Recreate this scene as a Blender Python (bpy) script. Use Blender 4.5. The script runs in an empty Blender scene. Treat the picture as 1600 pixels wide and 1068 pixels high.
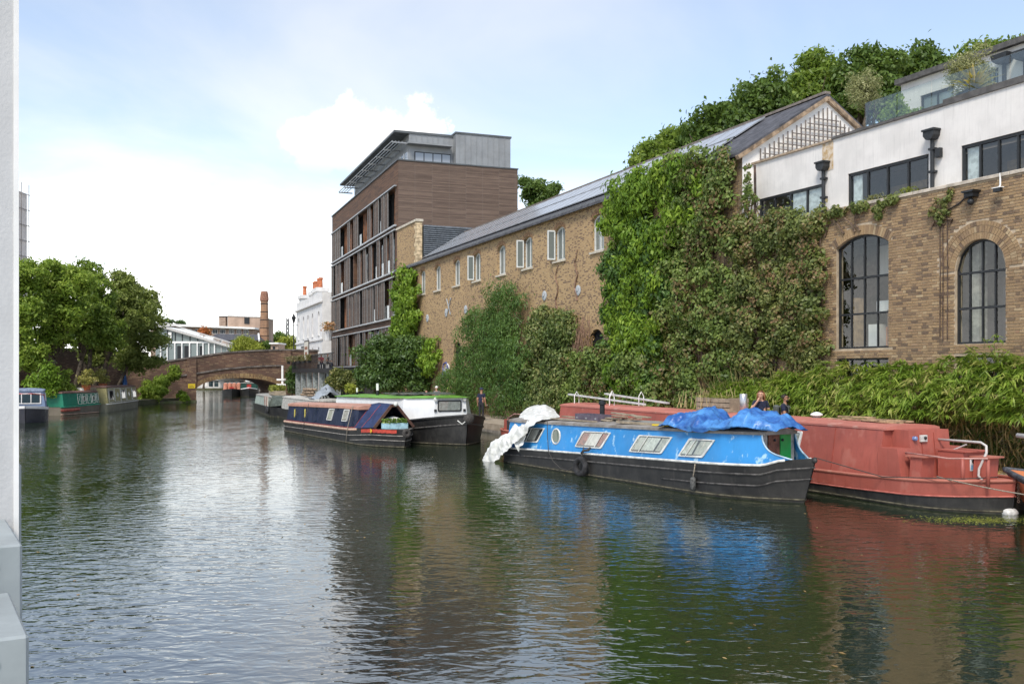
import bpy, bmesh, math, random
import numpy as np
from mathutils import Vector, Matrix
random.seed(7)
RNG = np.random.default_rng(11)
R = math.radians
sc = bpy.context.scene
COL = sc.collection

# ------------------------------------------------------------------ camera
CAMH, FPX, CX, HOR = 2.7, 1500.0, 800.0, 583.0        # eye height over the water, focal length and horizon of the photograph
cam = bpy.data.cameras.new('camera')
cam.sensor_fit = 'HORIZONTAL'; cam.sensor_width = 36.0
cam.lens = 36.0 * FPX / 1600.0
cam.shift_y = (HOR - 534.0) / 1600.0
cam.clip_start = 0.05; cam.clip_end = 6000
camo = bpy.data.objects.new('camera', cam); COL.objects.link(camo)
camo.location = (0, 0, CAMH); camo.rotation_euler = (R(90), 0, 0)
sc.camera = camo

# ------------------------------------------------------------------ light, sky, exposure
SUN_EL, SUN_AZ = 50.0, 198.0                            # azimuth clockwise from +Y (the view direction)
SUN_STRENGTH, SUN_ANGLE = 1.8, 18.0
SKY_STRENGTH, CLOUD = 0.10, 0.49
sc.view_settings.view_transform = 'Standard'
sc.view_settings.look = 'None'
sc.view_settings.exposure = 1.18
sc.view_settings.gamma = 1.0
sc.view_settings.use_curve_mapping = False

sd = bpy.data.lights.new('sun', 'SUN'); sd.energy = SUN_STRENGTH; sd.angle = R(SUN_ANGLE); sd.color = (1.0, 0.93, 0.83)
so = bpy.data.objects.new('sun', sd); COL.objects.link(so)
_d = Vector((math.sin(R(SUN_AZ)) * math.cos(R(SUN_EL)), math.cos(R(SUN_AZ)) * math.cos(R(SUN_EL)), math.sin(R(SUN_EL))))
so.rotation_euler = _d.to_track_quat('Z', 'Y').to_euler()
so.location = _d * 60

class NT:
    """tiny helper to write node trees as expressions"""
    def __init__(s, tree): s.t = tree; s.n = tree.nodes; s.l = tree.links
    def new(s, typ, **kw):
        n = s.n.new(typ)
        for k, v in kw.items(): setattr(n, k, v)
        return n
    def link(s, a, b): s.l.new(a, b)
    def put(s, sock, v):
        if isinstance(v, bpy.types.NodeSocket): s.l.new(v, sock)
        else: sock.default_value = v
    def m(s, op, a, b=0.0, c=0.0, clamp=False):
        n = s.n.new('ShaderNodeMath'); n.operation = op; n.use_clamp = clamp
        s.put(n.inputs[0], a); s.put(n.inputs[1], b); s.put(n.inputs[2], c)
        return n.outputs[0]
    def vm(s, op, a, b=(0, 0, 0)):
        n = s.n.new('ShaderNodeVectorMath'); n.operation = op
        s.put(n.inputs[0], a); s.put(n.inputs[1], b)
        return n.outputs['Value'] if op in ('LENGTH', 'DISTANCE', 'DOT_PRODUCT') else n.outputs[0]
    def mapr(s, v, a, b, c=0.0, d=1.0, smooth=True):
        n = s.n.new('ShaderNodeMapRange'); n.interpolation_type = 'SMOOTHSTEP' if smooth else 'LINEAR'
        for i, x in enumerate((v, a, b, c, d)): s.put(n.inputs[i], x)
        return n.outputs[0]
    def noise(s, vec, scale, detail=3.0, rough=0.5, dist=0.0):
        n = s.n.new('ShaderNodeTexNoise'); s.put(n.inputs['Vector'], vec)
        n.inputs['Scale'].default_value = scale; n.inputs['Detail'].default_value = detail
        n.inputs['Roughness'].default_value = rough; n.inputs['Distortion'].default_value = dist
        return n.outputs[0]
    def mix(s, f, a, b, blend='MIX'):
        n = s.n.new('ShaderNodeMix'); n.data_type = 'RGBA'; n.blend_type = blend
        s.put(n.inputs[0], f)
        for k, v in ((6, a), (7, b)):
            if not isinstance(v, bpy.types.NodeSocket): v = (*v[:3], 1.0)
            s.put(n.inputs[k], v)
        return n.outputs[2]
    def ramp(s, f, stops):
        n = s.n.new('ShaderNodeValToRGB'); e = n.color_ramp.elements
        while len(e) > 1: e.remove(e[0])
        e[0].position, e[0].color = stops[0][0], (*stops[0][1], 1)
        for p, c in stops[1:]:
            q = e.new(p); q.color = (*c, 1)
        s.put(n.inputs[0], f)
        return n.outputs[0]
    def xyz(s, v):
        n = s.n.new('ShaderNodeSeparateXYZ'); s.put(n.inputs[0], v); return n.outputs
    def comb(s, x, y, z):
        n = s.n.new('ShaderNodeCombineXYZ')
        for i, v in enumerate((x, y, z)): s.put(n.inputs[i], v)
        return n.outputs[0]

world = bpy.data.worlds.new('World'); sc.world = world; world.use_nodes = True
W = NT(world.node_tree); W.n.clear()
_out = W.new('ShaderNodeOutputWorld'); _bg = W.new('ShaderNodeBackground')
_sky = W.new('ShaderNodeTexSky', sky_type='NISHITA', sun_disc=False)
_sky.sun_elevation = R(SUN_EL); _sky.sun_rotation = R(SUN_AZ); _sky.air_density = 1.0; _sky.dust_density = 0.3; _sky.ozone_density = 1.4
_dir = W.new('ShaderNodeTexCoord').outputs['Generated']
_x, _y, _z = W.xyz(_dir)
_base = W.vm('MULTIPLY', _sky.outputs[0], (SKY_STRENGTH,) * 3)
_zz = W.m('ADD', W.m('MAXIMUM', _z, 0.0), 0.16)
_flat = W.comb(W.m('DIVIDE', _x, _zz), W.m('DIVIDE', _y, _zz), 0.0)        # clouds lie in a layer
_n1 = W.noise(_flat, 0.9, 6.0, 0.55, 0.5)
_n2 = W.noise(W.vm('ADD', _flat, (7.3, 2.1, 0.0)), 0.34, 3.0, 0.5, 0.2)
_veil = W.mapr(W.m('ADD', W.m('MULTIPLY', _n1, 0.55), W.m('MULTIPLY', _n2, 0.55)), 0.48, 0.76, 0.22, 0.66)
_low = W.mapr(_z, 0.03, 0.33, 0.96, 0.0)                                     # the layer closes up towards the horizon
_lown = W.m('MULTIPLY', _low, W.mapr(_n1, 0.34, 0.62, 0.62, 1.12))
_fac = W.m('MAXIMUM', _veil, W.m('MULTIPLY', _lown, 1.0), clamp=True)
_hue = W.mix(W.mapr(_n1, 0.35, 0.65), (0.93, 0.925, 0.91), (1.0, 0.985, 0.955))
# one heaped cumulus standing over the far end of the canal
_nc = W.n.new('ShaderNodeTexNoise'); _nc.inputs['Scale'].default_value = 26; _nc.inputs['Detail'].default_value = 7; _nc.inputs['Roughness'].default_value = 0.6
W.put(_nc.inputs['Vector'], _dir)
_dw = W.vm('ADD', _dir, W.vm('MULTIPLY', W.vm('SUBTRACT', _nc.outputs['Color'], (0.5, 0.5, 0.5)), (0.065, 0.065, 0.065)))
_cum = None
for (px, py, rr) in ((548, 176, 25), (512, 200, 34), (470, 222, 32), (598, 196, 26), (655, 184, 27), (684, 198, 16), (560, 226, 52), (640, 222, 44), (500, 240, 50), (610, 260, 60)):
    c = Vector(((px - CX) / FPX, 1.0, (HOR - py) / FPX)).normalized()
    k = W.mapr(W.vm('DISTANCE', _dw, tuple(c)), rr / FPX * 0.66, rr / FPX * 1.18, 1.0, 0.0)
    _cum = k if _cum is None else W.m('MAXIMUM', _cum, k)
_cfade = W.mapr(_z, 0.20, 0.255)
_fac = W.m('MAXIMUM', _fac, W.m('MULTIPLY', _cum, W.mapr(_z, 0.17, 0.24, 0.0, 1.0)), clamp=True)
_cl = W.vm('MULTIPLY', _hue, W.comb(*[W.m('MULTIPLY', W.m('ADD', 1.0, W.m('MULTIPLY', W.m('POWER', _low, 1.5), 1.0)), CLOUD)] * 3))
_col = W.mix(_fac, _base, _cl); _col = W.mix(W.m('MULTIPLY', W.m('MULTIPLY', _cum, _cfade), W.mapr(_nc.outputs[0], 0.35, 0.65, 0.55, 1.0)), _col, (CLOUD * 1.30,) * 3)
W.link(_col, _bg.inputs['Color']); _bg.inputs['Strength'].default_value = 1.0
W.link(_bg.outputs[0], _out.inputs['Surface'])

# ------------------------------------------------------------------ geometry helpers
class MB:
    def __init__(s): s.v = []; s.f = []; s.mi = []
    def add(s, vs, fs, m=0):
        b = len(s.v); s.v += [tuple(v) for v in vs]
        for f in fs: s.f.append(tuple(b + i for i in f)); s.mi.append(m)
        return s
    def quad(s, a, b, c, d, m=0): return s.add((a, b, c, d), ((0, 1, 2, 3),), m)
    def box(s, x0, x1, y0, y1, z0, z1, m=0):
        return s.add([(x0, y0, z0), (x1, y0, z0), (x1, y1, z0), (x0, y1, z0), (x0, y0, z1), (x1, y0, z1), (x1, y1, z1), (x0, y1, z1)],
                     [(3, 2, 1, 0), (4, 5, 6, 7), (0, 1, 5, 4), (1, 2, 6, 5), (2, 3, 7, 6), (3, 0, 4, 7)], m)
    def bevbox(s, x0, x1, y0, y1, z0, z1, b=0.01, m=0):
        """box with chamfered vertical edges and top edge"""
        def ring(i, z): return [(x0 + i, y0, z), (x1 - i, y0, z), (x1, y0 + i, z), (x1, y1 - i, z), (x1 - i, y1, z), (x0 + i, y1, z), (x0, y1 - i, z), (x0, y0 + i, z)]
        def inn(i, z): return [(min(max(x, x0 + i), x1 - i), min(max(y, y0 + i), y1 - i), z) for x, y, z in ring(i, z)]
        vs = ring(b, z0) + ring(b, z1 - b) + inn(b, z1)
        fs = [tuple(range(7, -1, -1))]
        for k in range(2):
            for i in range(8): fs.append((k * 8 + i, k * 8 + (i + 1) % 8, k * 8 + 8 + (i + 1) % 8, k * 8 + 8 + i))
        fs.append(tuple(range(16, 24)))
        return s.add(vs, fs, m)
    def prism(s, poly, axis, t0, t1, m=0):
        """poly of 2D points extruded along axis ('x','y','z')"""
        def mk(p, t): return {'x': (t, p[0], p[1]), 'y': (p[0], t, p[1]), 'z': (p[0], p[1], t)}[axis]
        n = len(poly); vs = [mk(p, t0) for p in poly] + [mk(p, t1) for p in poly]
        fs = [tuple(range(n - 1, -1, -1)), tuple(range(n, 2 * n))] + [(i, (i + 1) % n, n + (i + 1) % n, n + i) for i in range(n)]
        return s.add(vs, fs, m)
    def tube(s, pts, r, n=8, m=0, cap=True):
        pts = [Vector(p) for p in pts]; k = len(pts)
        rs = r if isinstance(r, (list, tuple)) else [r] * k
        up = Vector((0, 0, 1)); vs = []; prev = None
        for i, p in enumerate(pts):
            t = (pts[min(i + 1, k - 1)] - pts[max(i - 1, 0)]).normalized()
            if prev is None:
                a = up if abs(t.z) < 0.9 else Vector((1, 0, 0)); u = t.cross(a).normalized()
            else:
                u = (prev - t * prev.dot(t)); u = u.normalized() if u.length > 1e-6 else t.orthogonal().normalized()
            prev = u; w = t.cross(u)
            for j in range(n):
                q = 2 * math.pi * j / n
                vs.append(p + (u * math.cos(q) + w * math.sin(q)) * rs[i])
        fs = []
        for i in range(k - 1):
            for j in range(n):
                a, b = i * n + j, i * n + (j + 1) % n
                fs.append((a, b, b + n, a + n))
        if cap: fs += [tuple(range(n - 1, -1, -1)), tuple(range((k - 1) * n, k * n))]
        return s.add(vs, fs, m)
    def bar(s, a, b, w, h, m=0):
        """rectangular bar from a to b"""
        a, b = Vector(a), Vector(b); t = (b - a).normalized()
        u = t.cross(Vector((0, 0, 1))); u = u.normalized() if u.length > 1e-4 else Vector((1, 0, 0)); v = u.cross(t)
        vs = []
        for p in (a, b):
            for i, j in ((-1, -1), (1, -1), (1, 1), (-1, 1)): vs.append(p + u * (i * w / 2) + v * (j * h / 2))
        return s.add(vs, [(3, 2, 1, 0), (4, 5, 6, 7), (0, 1, 5, 4), (1, 2, 6, 5), (2, 3, 7, 6), (3, 0, 4, 7)], m)
    def lathe(s, prof, c=(0, 0, 0), n=16, m=0):
        vs = []; k = len(prof)
        for r, z in prof:
            for j in range(n):
                q = 2 * math.pi * j / n; vs.append((c[0] + r * math.cos(q), c[1] + r * math.sin(q), c[2] + z))
        fs = []
        for i in range(k - 1):
            for j in range(n):
                a, b = i * n + j, i * n + (j + 1) % n; fs.append((a, b, b + n, a + n))
        fs += [tuple(range(n - 1, -1, -1)), tuple(range((k - 1) * n, k * n))]
        return s.add(vs, fs, m)
    def torus(s, c, axis, Rr, r, n=24, k=10, m=0):
        ax = Vector(axis).normalized(); u = ax.orthogonal().normalized(); w = ax.cross(u); c = Vector(c); vs = []; fs = []
        for i in range(n):
            q = 2 * math.pi * i / n; d = u * math.cos(q) + w * math.sin(q)
            for j in range(k):
                p = 2 * math.pi * j / k; vs.append(c + d * (Rr + r * math.cos(p)) + ax * (r * math.sin(p)))
        for i in range(n):
            for j in range(k):
                fs.append((i * k + j, ((i + 1) % n) * k + j, ((i + 1) % n) * k + (j + 1) % k, i * k + (j + 1) % k))
        return s.add(vs, fs, m)
    def disc(s, c, axis, rx, ry, n=20, m=0, up=(0, 0, 1)):
        ax = Vector(axis).normalized(); w = Vector(up); w = (w - ax * w.dot(ax)).normalized(); u = w.cross(ax); c = Vector(c)
        return s.add([c + u * (rx * math.cos(2 * math.pi * i / n)) + w * (ry * math.sin(2 * math.pi * i / n)) for i in range(n)], [tuple(range(n))], m)
    def ball(s, c, r, n=12, k=8, m=0):
        rr = r if isinstance(r, (tuple, list)) else (r, r, r); vs = []; fs = []
        for i in range(k + 1):
            p = math.pi * i / k
            for j in range(n):
                q = 2 * math.pi * j / n
                vs.append((c[0] + rr[0] * math.sin(p) * math.cos(q), c[1] + rr[1] * math.sin(p) * math.sin(q), c[2] + rr[2] * math.cos(p)))
        for i in range(k):
            for j in range(n):
                fs.append((i * n + j, (i + 1) * n + j, (i + 1) * n + (j + 1) % n, i * n + (j + 1) % n))
        return s.add(vs, fs, m)
    def grid(s, rows, m=0, closed=False):
        """rows: list of equally long point lists"""
        n = len(rows[0]); vs = [p for r in rows for p in r]; fs = []
        for i in range(len(rows) - 1):
            for j in range(n if closed else n - 1):
                a, b = i * n + j, i * n + (j + 1) % n; fs.append((a, b, b + n, a + n))
        return s.add(vs, fs, m)
    def mesh(s, name, mats, smooth=False):
        me = bpy.data.meshes.new(name); me.from_pydata([tuple(v) for v in s.v], [], s.f)
        for m in (mats if isinstance(mats, (list, tuple)) else [mats]): me.materials.append(m)
        if any(s.mi): me.polygons.foreach_set('material_index', s.mi)
        if smooth: me.polygons.foreach_set('use_smooth', [True] * len(me.polygons))
        me.update()
        return me
    def build(s, name, mats, parent=None, smooth=False, loc=None, fix=True):
        me = s.mesh(name, mats, smooth)
        if fix:
            bm = bmesh.new(); bm.from_mesh(me); bmesh.ops.recalc_face_normals(bm, faces=bm.faces); bm.to_mesh(me); bm.free()
        return link(name, me, parent, loc)

def link(name, data, parent=None, loc=None, rot=None):
    o = bpy.data.objects.new(name, data); COL.objects.link(o)
    if parent is not None: o.parent = parent
    if loc is not None: o.location = loc
    if rot is not None: o.rotation_euler = rot
    return o
def tag(o, label, cat, group=None):
    o['label'] = label; o['category'] = cat; o['kind'] = 'thing'
    if group: o['group'] = group
    return o
def thing(name, label, cat, loc=(0, 0, 0), rz=0.0, group=None):
    return tag(link(name, None, None, loc, (0, 0, rz)), label, cat, group)
def struct(o): o['kind'] = 'structure'; return o
def stuff(o): o['kind'] = 'stuff'; return o
def part_label(o, l): o['label'] = l; return o

class Frame:
    """a vertical plane in the place: local x to the right along it, y into it, z up; rays from the eye give sizes on it"""
    def __init__(s, X, Y, theta): s.o = Vector((X, Y, 0)); s.th = theta; s.ex = Vector((math.cos(theta), math.sin(theta), 0)); s.ey = Vector((-math.sin(theta), math.cos(theta), 0))
    def at(s, px, py, depth=0.0):
        d = Vector(((px - CX) / FPX, 1.0, (HOR - py) / FPX)); c = Vector((0, 0, CAMH))
        t = (depth + s.ey.dot(s.o - c)) / s.ey.dot(d); p = c + d * t
        return s.ex.dot(p - s.o), p.z
    def s_(s, px, depth=0.0): return s.at(px, HOR, depth)[0]
    def z_(s, px, py, depth=0.0): return s.at(px, py, depth)[1]
    def world(s, x, y, z=0.0): p = s.o + s.ex * x + s.ey * y; return Vector((p.x, p.y, z))
    def thing(s, name, label, cat, group=None, x=0.0, y=0.0, z=0.0): return thing(name, label, cat, s.world(x, y, z), s.th, group)
def facing(tan_a): return math.atan(tan_a) - math.pi / 2
def on_z(px, py, z=0.0):
    Y = (CAMH - z) * FPX / (py - HOR); return Vector(((px - CX) / FPX * Y, Y, z))
def at_depth(px, py, Y): return Vector(((px - CX) / FPX * Y, Y, CAMH + (HOR - py) / FPX * Y))

# ------------------------------------------------------------------ materials
_M = {}
def mat(name, col, rough=0.7, var=0.15, scale=6.0, bump=0.0, bscale=40.0, metal=0.0, col2=None, spec=0.4, streak=0.0, coords='Object', lo=0.35, hi=0.65):
    if name in _M: return _M[name]
    m = bpy.data.materials.new(name); m.use_nodes = True; T = NT(m.node_tree); p = T.n['Principled BSDF']
    tc = T.new('ShaderNodeTexCoord').outputs[coords]
    f = T.mapr(T.noise(tc, scale, 5.0, 0.6), lo, hi)
    c2 = col2 if col2 else tuple(max(0.0, c * (1 - 2.2 * var)) for c in col)
    c1 = col if col2 else tuple(min(1.0, c * (1 + var * 0.6)) for c in col)
    c = T.mix(f, c2, c1)
    if streak:
        st = T.noise(T.vm('MULTIPLY', tc, (9.0, 9.0, 0.55)), 1.6, 5.0, 0.65)
        c = T.mix(T.m('MULTIPLY', T.mapr(st, 0.5, 0.72), streak), c, tuple(x * 0.45 for x in col))
    T.link(c, p.inputs['Base Color'])
    r = T.mapr(T.noise(tc, scale * 2.3, 3.0), 0.3, 0.7, max(0.02, rough - 0.1), min(1.0, rough + 0.12)); T.link(r, p.inputs['Roughness'])
    p.inputs['Metallic'].default_value = metal
    p.inputs['Specular IOR Level'].default_value = spec
    if bump:
        b = T.new('ShaderNodeBump'); b.inputs['Strength'].default_value = 1.0; b.inputs['Distance'].default_value = bump
        T.link(T.noise(tc, bscale, 4.0, 0.6), b.inputs['Height']); T.link(b.outputs[0], p.inputs['Normal'])
    _M[name] = m; return m
def glass_mat(name, col=(0.02, 0.025, 0.03), rough=0.04, ior=1.52, clear=0.0):
    """window glass: mirrors the sky, with a little see-through where clear > 0"""
    if name in _M: return _M[name]
    m = bpy.data.materials.new(name); m.use_nodes = True; T = NT(m.node_tree); p = T.n['Principled BSDF']; o = T.n['Material Output']
    p.inputs['Base Color'].default_value = (*col, 1); p.inputs['Roughness'].default_value = rough; p.inputs['IOR'].default_value = ior
    tc = T.new('ShaderNodeTexCoord').outputs['Object']
    b = T.new('ShaderNodeBump'); b.inputs['Distance'].default_value = 0.004; T.link(T.noise(tc, 2.2, 2.0), b.inputs['Height']); T.link(b.outputs[0], p.inputs['Normal'])
    if clear:
        g = T.new('ShaderNodeBsdfGlossy'); g.inputs['Roughness'].default_value = rough
        t = T.new('ShaderNodeBsdfTransparent'); t.inputs['Color'].default_value = (0.86, 0.9, 0.88, 1)
        lw = T.new('ShaderNodeLayerWeight'); lw.inputs['Blend'].default_value = 0.5
        mx = T.new('ShaderNodeMixShader'); T.link(T.m('ADD', T.m('MULTIPLY', T.m('POWER', lw.outputs['Facing'], 4.0), 0.9), 1.0 - clear - 0.05, clamp=True), mx.inputs[0]); T.link(t.outputs[0], mx.inputs[1]); T.link(g.outputs[0], mx.inputs[2])
        T.link(mx.outputs[0], o.inputs['Surface'])
    _M[name] = m; return m
def brick_mat(name, c1, c2, c3, mortar, bw=0.225, rh=0.075, dirt=0.35, bump=0.006, var=0.5, grime=(0.06, 0.05, 0.045)):
    if name in _M: return _M[name]
    m = bpy.data.materials.new(name); m.use_nodes = True; T = NT(m.node_tree); p = T.n['Principled BSDF']
    tc = T.new('ShaderNodeTexCoord').outputs['Object']; x, y, z = T.xyz(tc)
    v = T.comb(T.m('ADD', x, y), z, 0.0)
    b = T.new('ShaderNodeTexBrick'); b.offset = 0.5; T.put(b.inputs['Vector'], v)
    for k, q in (('Scale', 1.0), ('Mortar Size', 0.009), ('Mortar Smooth', 0.2), ('Bias', -0.15), ('Brick Width', bw), ('Row Height', rh)): b.inputs[k].default_value = q
    b.inputs['Color1'].default_value = (*c1, 1); b.inputs['Color2'].default_value = (*c2, 1); b.inputs['Mortar'].default_value = (*mortar, 1)
    # a second lattice gives some bricks a third, darker colour
    rnd = T.new('ShaderNodeTexWhiteNoise', noise_dimensions='2D')
    row = T.m('FLOOR', T.m('DIVIDE', z, rh)); off = T.m('MULTIPLY', T.m('MODULO', T.m('ABSOLUTE', row), 2.0), 0.5)
    T.put(rnd.inputs['Vector'], T.comb(T.m('FLOOR', T.m('ADD', T.m('DIVIDE', T.m('ADD', x, y), bw), off)), row, 0.0))
    k3 = T.m('MULTIPLY', T.mapr(rnd.outputs['Value'], 0.62, 0.9), T.m('SUBTRACT', 1.0, b.outputs['Fac']))
    c = T.mix(T.m('MULTIPLY', k3, var * 1.5, clamp=True), b.outputs['Color'], c3)
    big = T.mapr(T.noise(v, 0.35, 5.0, 0.6), 0.4, 0.68)
    c = T.mix(T.m('MULTIPLY', big, dirt), c, grime)
    pale = T.mapr(T.noise(T.vm('ADD', v, (5, 3, 0)), 0.9, 4.0, 0.6), 0.55, 0.75)
    c = T.mix(T.m('MULTIPLY', pale, 0.22), c, tuple(min(1, q * 1.35) for q in c1))
    T.link(c, p.inputs['Base Color']); p.inputs['Roughness'].default_value = 0.9; p.inputs['Specular IOR Level'].default_value = 0.2
    if bump:
        bp = T.new('ShaderNodeBump'); bp.inputs['Distance'].default_value = bump; bp.inputs['Strength'].default_value = 1.0
        h = T.m('ADD', T.m('SUBTRACT', 1.0, b.outputs['Fac']), T.m('MULTIPLY', T.noise(tc, 45, 3.0), 0.6))
        T.link(h, bp.inputs['Height']); T.link(bp.outputs[0], p.inputs['Normal'])
    _M[name] = m; return m
def leaf_mat(name, dark, mid, light, odd=None, trans=0.35, rough=0.5, patch=0.6, gloss=0.35):
    if name in _M: return _M[name]
    m = bpy.data.materials.new(name); m.use_nodes = True; T = NT(m.node_tree); p = T.n['Principled BSDF']; o = T.n['Material Output']
    g = T.new('ShaderNodeNewGeometry'); tc = T.new('ShaderNodeTexCoord').outputs['Object']
    rnd = g.outputs['Random Per Island']
    big = T.noise(tc, patch, 3.0, 0.6)
    dark, mid, light = [tuple(min(1.0, q * w) for q, w in zip(c_, (1.34, 1.18, 1.0))) for c_ in (dark, mid, light)]
    f = T.m('ADD', T.m('MULTIPLY', rnd, 0.6), T.m('MULTIPLY', T.mapr(big, 0.3, 0.7), 0.4))
    c = T.ramp(f, [(0.0, dark), (0.5, mid), (1.0, light)])
    if odd:
        k = T.m('MULTIPLY', T.mapr(T.noise(T.vm('ADD', tc, (3.1, 9.2, 4.4)), patch * 1.3, 4.0, 0.65), 0.44, 0.62), T.m('GREATER_THAN', T.m('FRACT', T.m('MULTIPLY', rnd, 13.7)), 0.5))
        c = T.mix(k, c, odd)
    T.link(c, p.inputs['Base Color']); p.inputs['Roughness'].default_value = rough; p.inputs['Specular IOR Level'].default_value = gloss
    tr = T.new('ShaderNodeBsdfTranslucent'); T.link(T.mix(0.5, c, (0.30, 0.42, 0.06), 'MIX'), tr.inputs['Color'])
    mx = T.new('ShaderNodeMixShader'); mx.inputs[0].default_value = trans
    T.link(p.outputs[0], mx.inputs[1]); T.link(tr.outputs[0], mx.inputs[2]); T.link(mx.outputs[0], o.inputs['Surface'])
    _M[name] = m; return m

# ------------------------------------------------------------------ foliage
def unit(a): return a / np.maximum(np.linalg.norm(a, axis=-1, keepdims=True), 1e-9)
def leaf_object(name, pts, nrm, length, width, mt, parent=None, jitter=0.7, droop=0.4, seed=0, curl=0.12, dirs=None):
    g = np.random.default_rng(seed); n = len(pts)
    nn = unit(nrm + g.normal(0, jitter, (n, 3)))
    d = g.normal(0, 1, (n, 3)) if dirs is None else dirs + g.normal(0, 0.25, (n, 3))
    d[:, 2] -= droop * 1.6
    d = unit(d - nn * np.sum(d * nn, axis=1, keepdims=True)); w = np.cross(nn, d)
    L = (length * g.uniform(0.45, 1.5, n))[:, None]; Wd = (width * g.uniform(0.65, 1.25, n))[:, None]
    v = np.empty((n, 4, 3))
    v[:, 0] = pts - d * L * 0.5; v[:, 2] = pts + d * L * 0.5 - nn * L * curl
    v[:, 1] = pts + w * Wd * 0.5 + nn * L * curl * 0.6 - d * L * 0.08; v[:, 3] = pts - w * Wd * 0.5 + nn * L * curl * 0.6 - d * L * 0.08
    me = bpy.data.meshes.new(name); me.vertices.add(n * 4); me.vertices.foreach_set('co', v.reshape(-1).astype(np.float32))
    me.loops.add(n * 4); me.loops.foreach_set('vertex_index', np.arange(n * 4, dtype=np.int32))
    me.polygons.add(n); me.polygons.foreach_set('loop_start', np.arange(0, n * 4, 4, dtype=np.int32)); me.polygons.foreach_set('loop_total', np.full(n, 4, dtype=np.int32))
    me.materials.append(mt); me.update(calc_edges=True)
    return stuff(link(name, me, parent))
def clump_points(centres, radii, n, g, squash=0.8, shell=0.55, outward=None):
    """points on the outer shells of leaf clumps, with the clump's outward direction"""
    c = np.asarray(centres, float); r = np.asarray(radii, float)
    k = g.choice(len(c), n, p=(r ** 2) / np.sum(r ** 2))
    d = unit(g.normal(0, 1, (n, 3)))
    if outward is not None:
        o = np.asarray(outward, float); neg = np.sum(d * o, axis=1) < -0.15; d[neg] = -d[neg]
    else:
        low = (d[:, 2] < -0.35) & (g.random(n) < 0.6); d[low, 2] *= -1
    q = (shell + (1 - shell) * g.random(n) ** 0.5) * (1 + 0.12 * g.normal(0, 1, n))
    q = np.where(g.random(n) < 0.16, q * g.uniform(1.1, 1.7, n), q)
    p = c[k] + d * (r[k] * q)[:, None] * np.array([1, 1, squash])
    return p, d
def crown_clumps(blobs, per, g, rmin, rmax):
    """blobs: (x, y, z, rx, ry, rz) ellipsoids -> clump centres scattered over and through them"""
    cs, rs = [], []
    vol = np.array([b[3] * b[5] for b in blobs]); cnt = np.maximum(3, (per * vol / vol.sum()).astype(int))
    for b, k in zip(blobs, cnt):
        d = unit(g.normal(0, 1, (k, 3))); q = g.random(k) ** 0.42 * (1 + 0.12 * g.normal(0, 1, k))
        p = np.array(b[:3]) + d * q[:, None] * np.array(b[3:6]); cs.append(p); rs.append(g.uniform(rmin, rmax, k))
    return np.concatenate(cs), np.concatenate(rs)
def limb_mesh(base, tops, r0, g, n=7, fork=0.45):
    """a tapered trunk that forks into limbs reaching the given points"""
    mb = MB(); base = Vector(base); ctr = Vector(np.mean([list(t) for t in tops], axis=0))
    fk = base.lerp(ctr, fork); fk.z = base.z + (ctr.z - base.z) * fork
    mid = base.lerp(fk, 0.5) + Vector((g.normal(0, 0.08), g.normal(0, 0.08), 0)) * (fk - base).length * 0.5
    mb.tube([base - Vector((0, 0, 0.1)), base + (mid - base) * 0.12, mid, fk], [r0 * 1.35, r0, r0 * 0.85, r0 * 0.72], n)
    for t in tops:
        t = Vector(t); m1 = fk.lerp(t, 0.35) + Vector((g.normal(0, .12), g.normal(0, .12), g.normal(0.15, .1))) * (t - fk).length * 0.3
        m2 = fk.lerp(t, 0.72) + Vector((g.normal(0, .12), g.normal(0, .12), g.normal(0, .1))) * (t - fk).length * 0.25
        q = r0 * g.uniform(0.34, 0.52)
        mb.tube([fk - (fk - base) * 0.06, m1, m2, t], [q * 1.15, q, q * 0.6, q * 0.15], 6)
        for _ in range(2):
            e = m2 + Vector(g.normal(0, 1, 3)) * (t - fk).length * 0.15
            mb.tube([m1.lerp(m2, g.uniform(0.2, 0.9)), m2.lerp(e, 0.5), e], [q * 0.5, q * 0.3, q * 0.08], 5)
    return mb
def tree(label, base, blobs, leafmat, leaves=9000, clumps=90, leaf=0.2, rclump=(0.35, 0.75), r0=0.16, group=None, name='tree', cat='tree', seed=1, bark=None, trunk=True, droop=0.4, aspect=0.55, fork=0.45, extra_trunks=()):
    g = np.random.default_rng(seed); t = thing(name, label, cat, base, 0, group)
    loc = [(b[0] - base[0], b[1] - base[1], b[2] - base[2], *b[3:]) for b in blobs]
    cs, rs = crown_clumps(loc, clumps, g, *rclump)
    p, d = clump_points(cs, rs, leaves, g)
    leaf_object('crown', p, d, leaf, leaf * aspect, leafmat, t, droop=droop, seed=seed)
    if trunk:
        sel = g.choice(len(cs), min(len(cs), 12), replace=False)
        mb = limb_mesh((0, 0, 0), [np.array(loc[0][:3]) + (cs[i] - np.array(loc[0][:3])) * 0.72 for i in sel], r0, g, fork=fork)
        mb.build('trunk', bark or BARK, t, smooth=True, fix=False)
        for (dx, dy, lean) in extra_trunks:
            top = Vector((dx + lean, dy, loc[0][2])); mb2 = MB(); mb2.tube([(dx, dy, -0.1), (dx + lean * 0.3, dy, top.z * 0.4), top], [r0 * 0.9, r0 * 0.7, r0 * 0.25], 7); mb2.build('trunk', bark or BARK, t, smooth=True, fix=False)
    return t
BARK = mat('bark', (0.13, 0.10, 0.07), 0.9, 0.3, 5, 0.02, 30)

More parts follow.
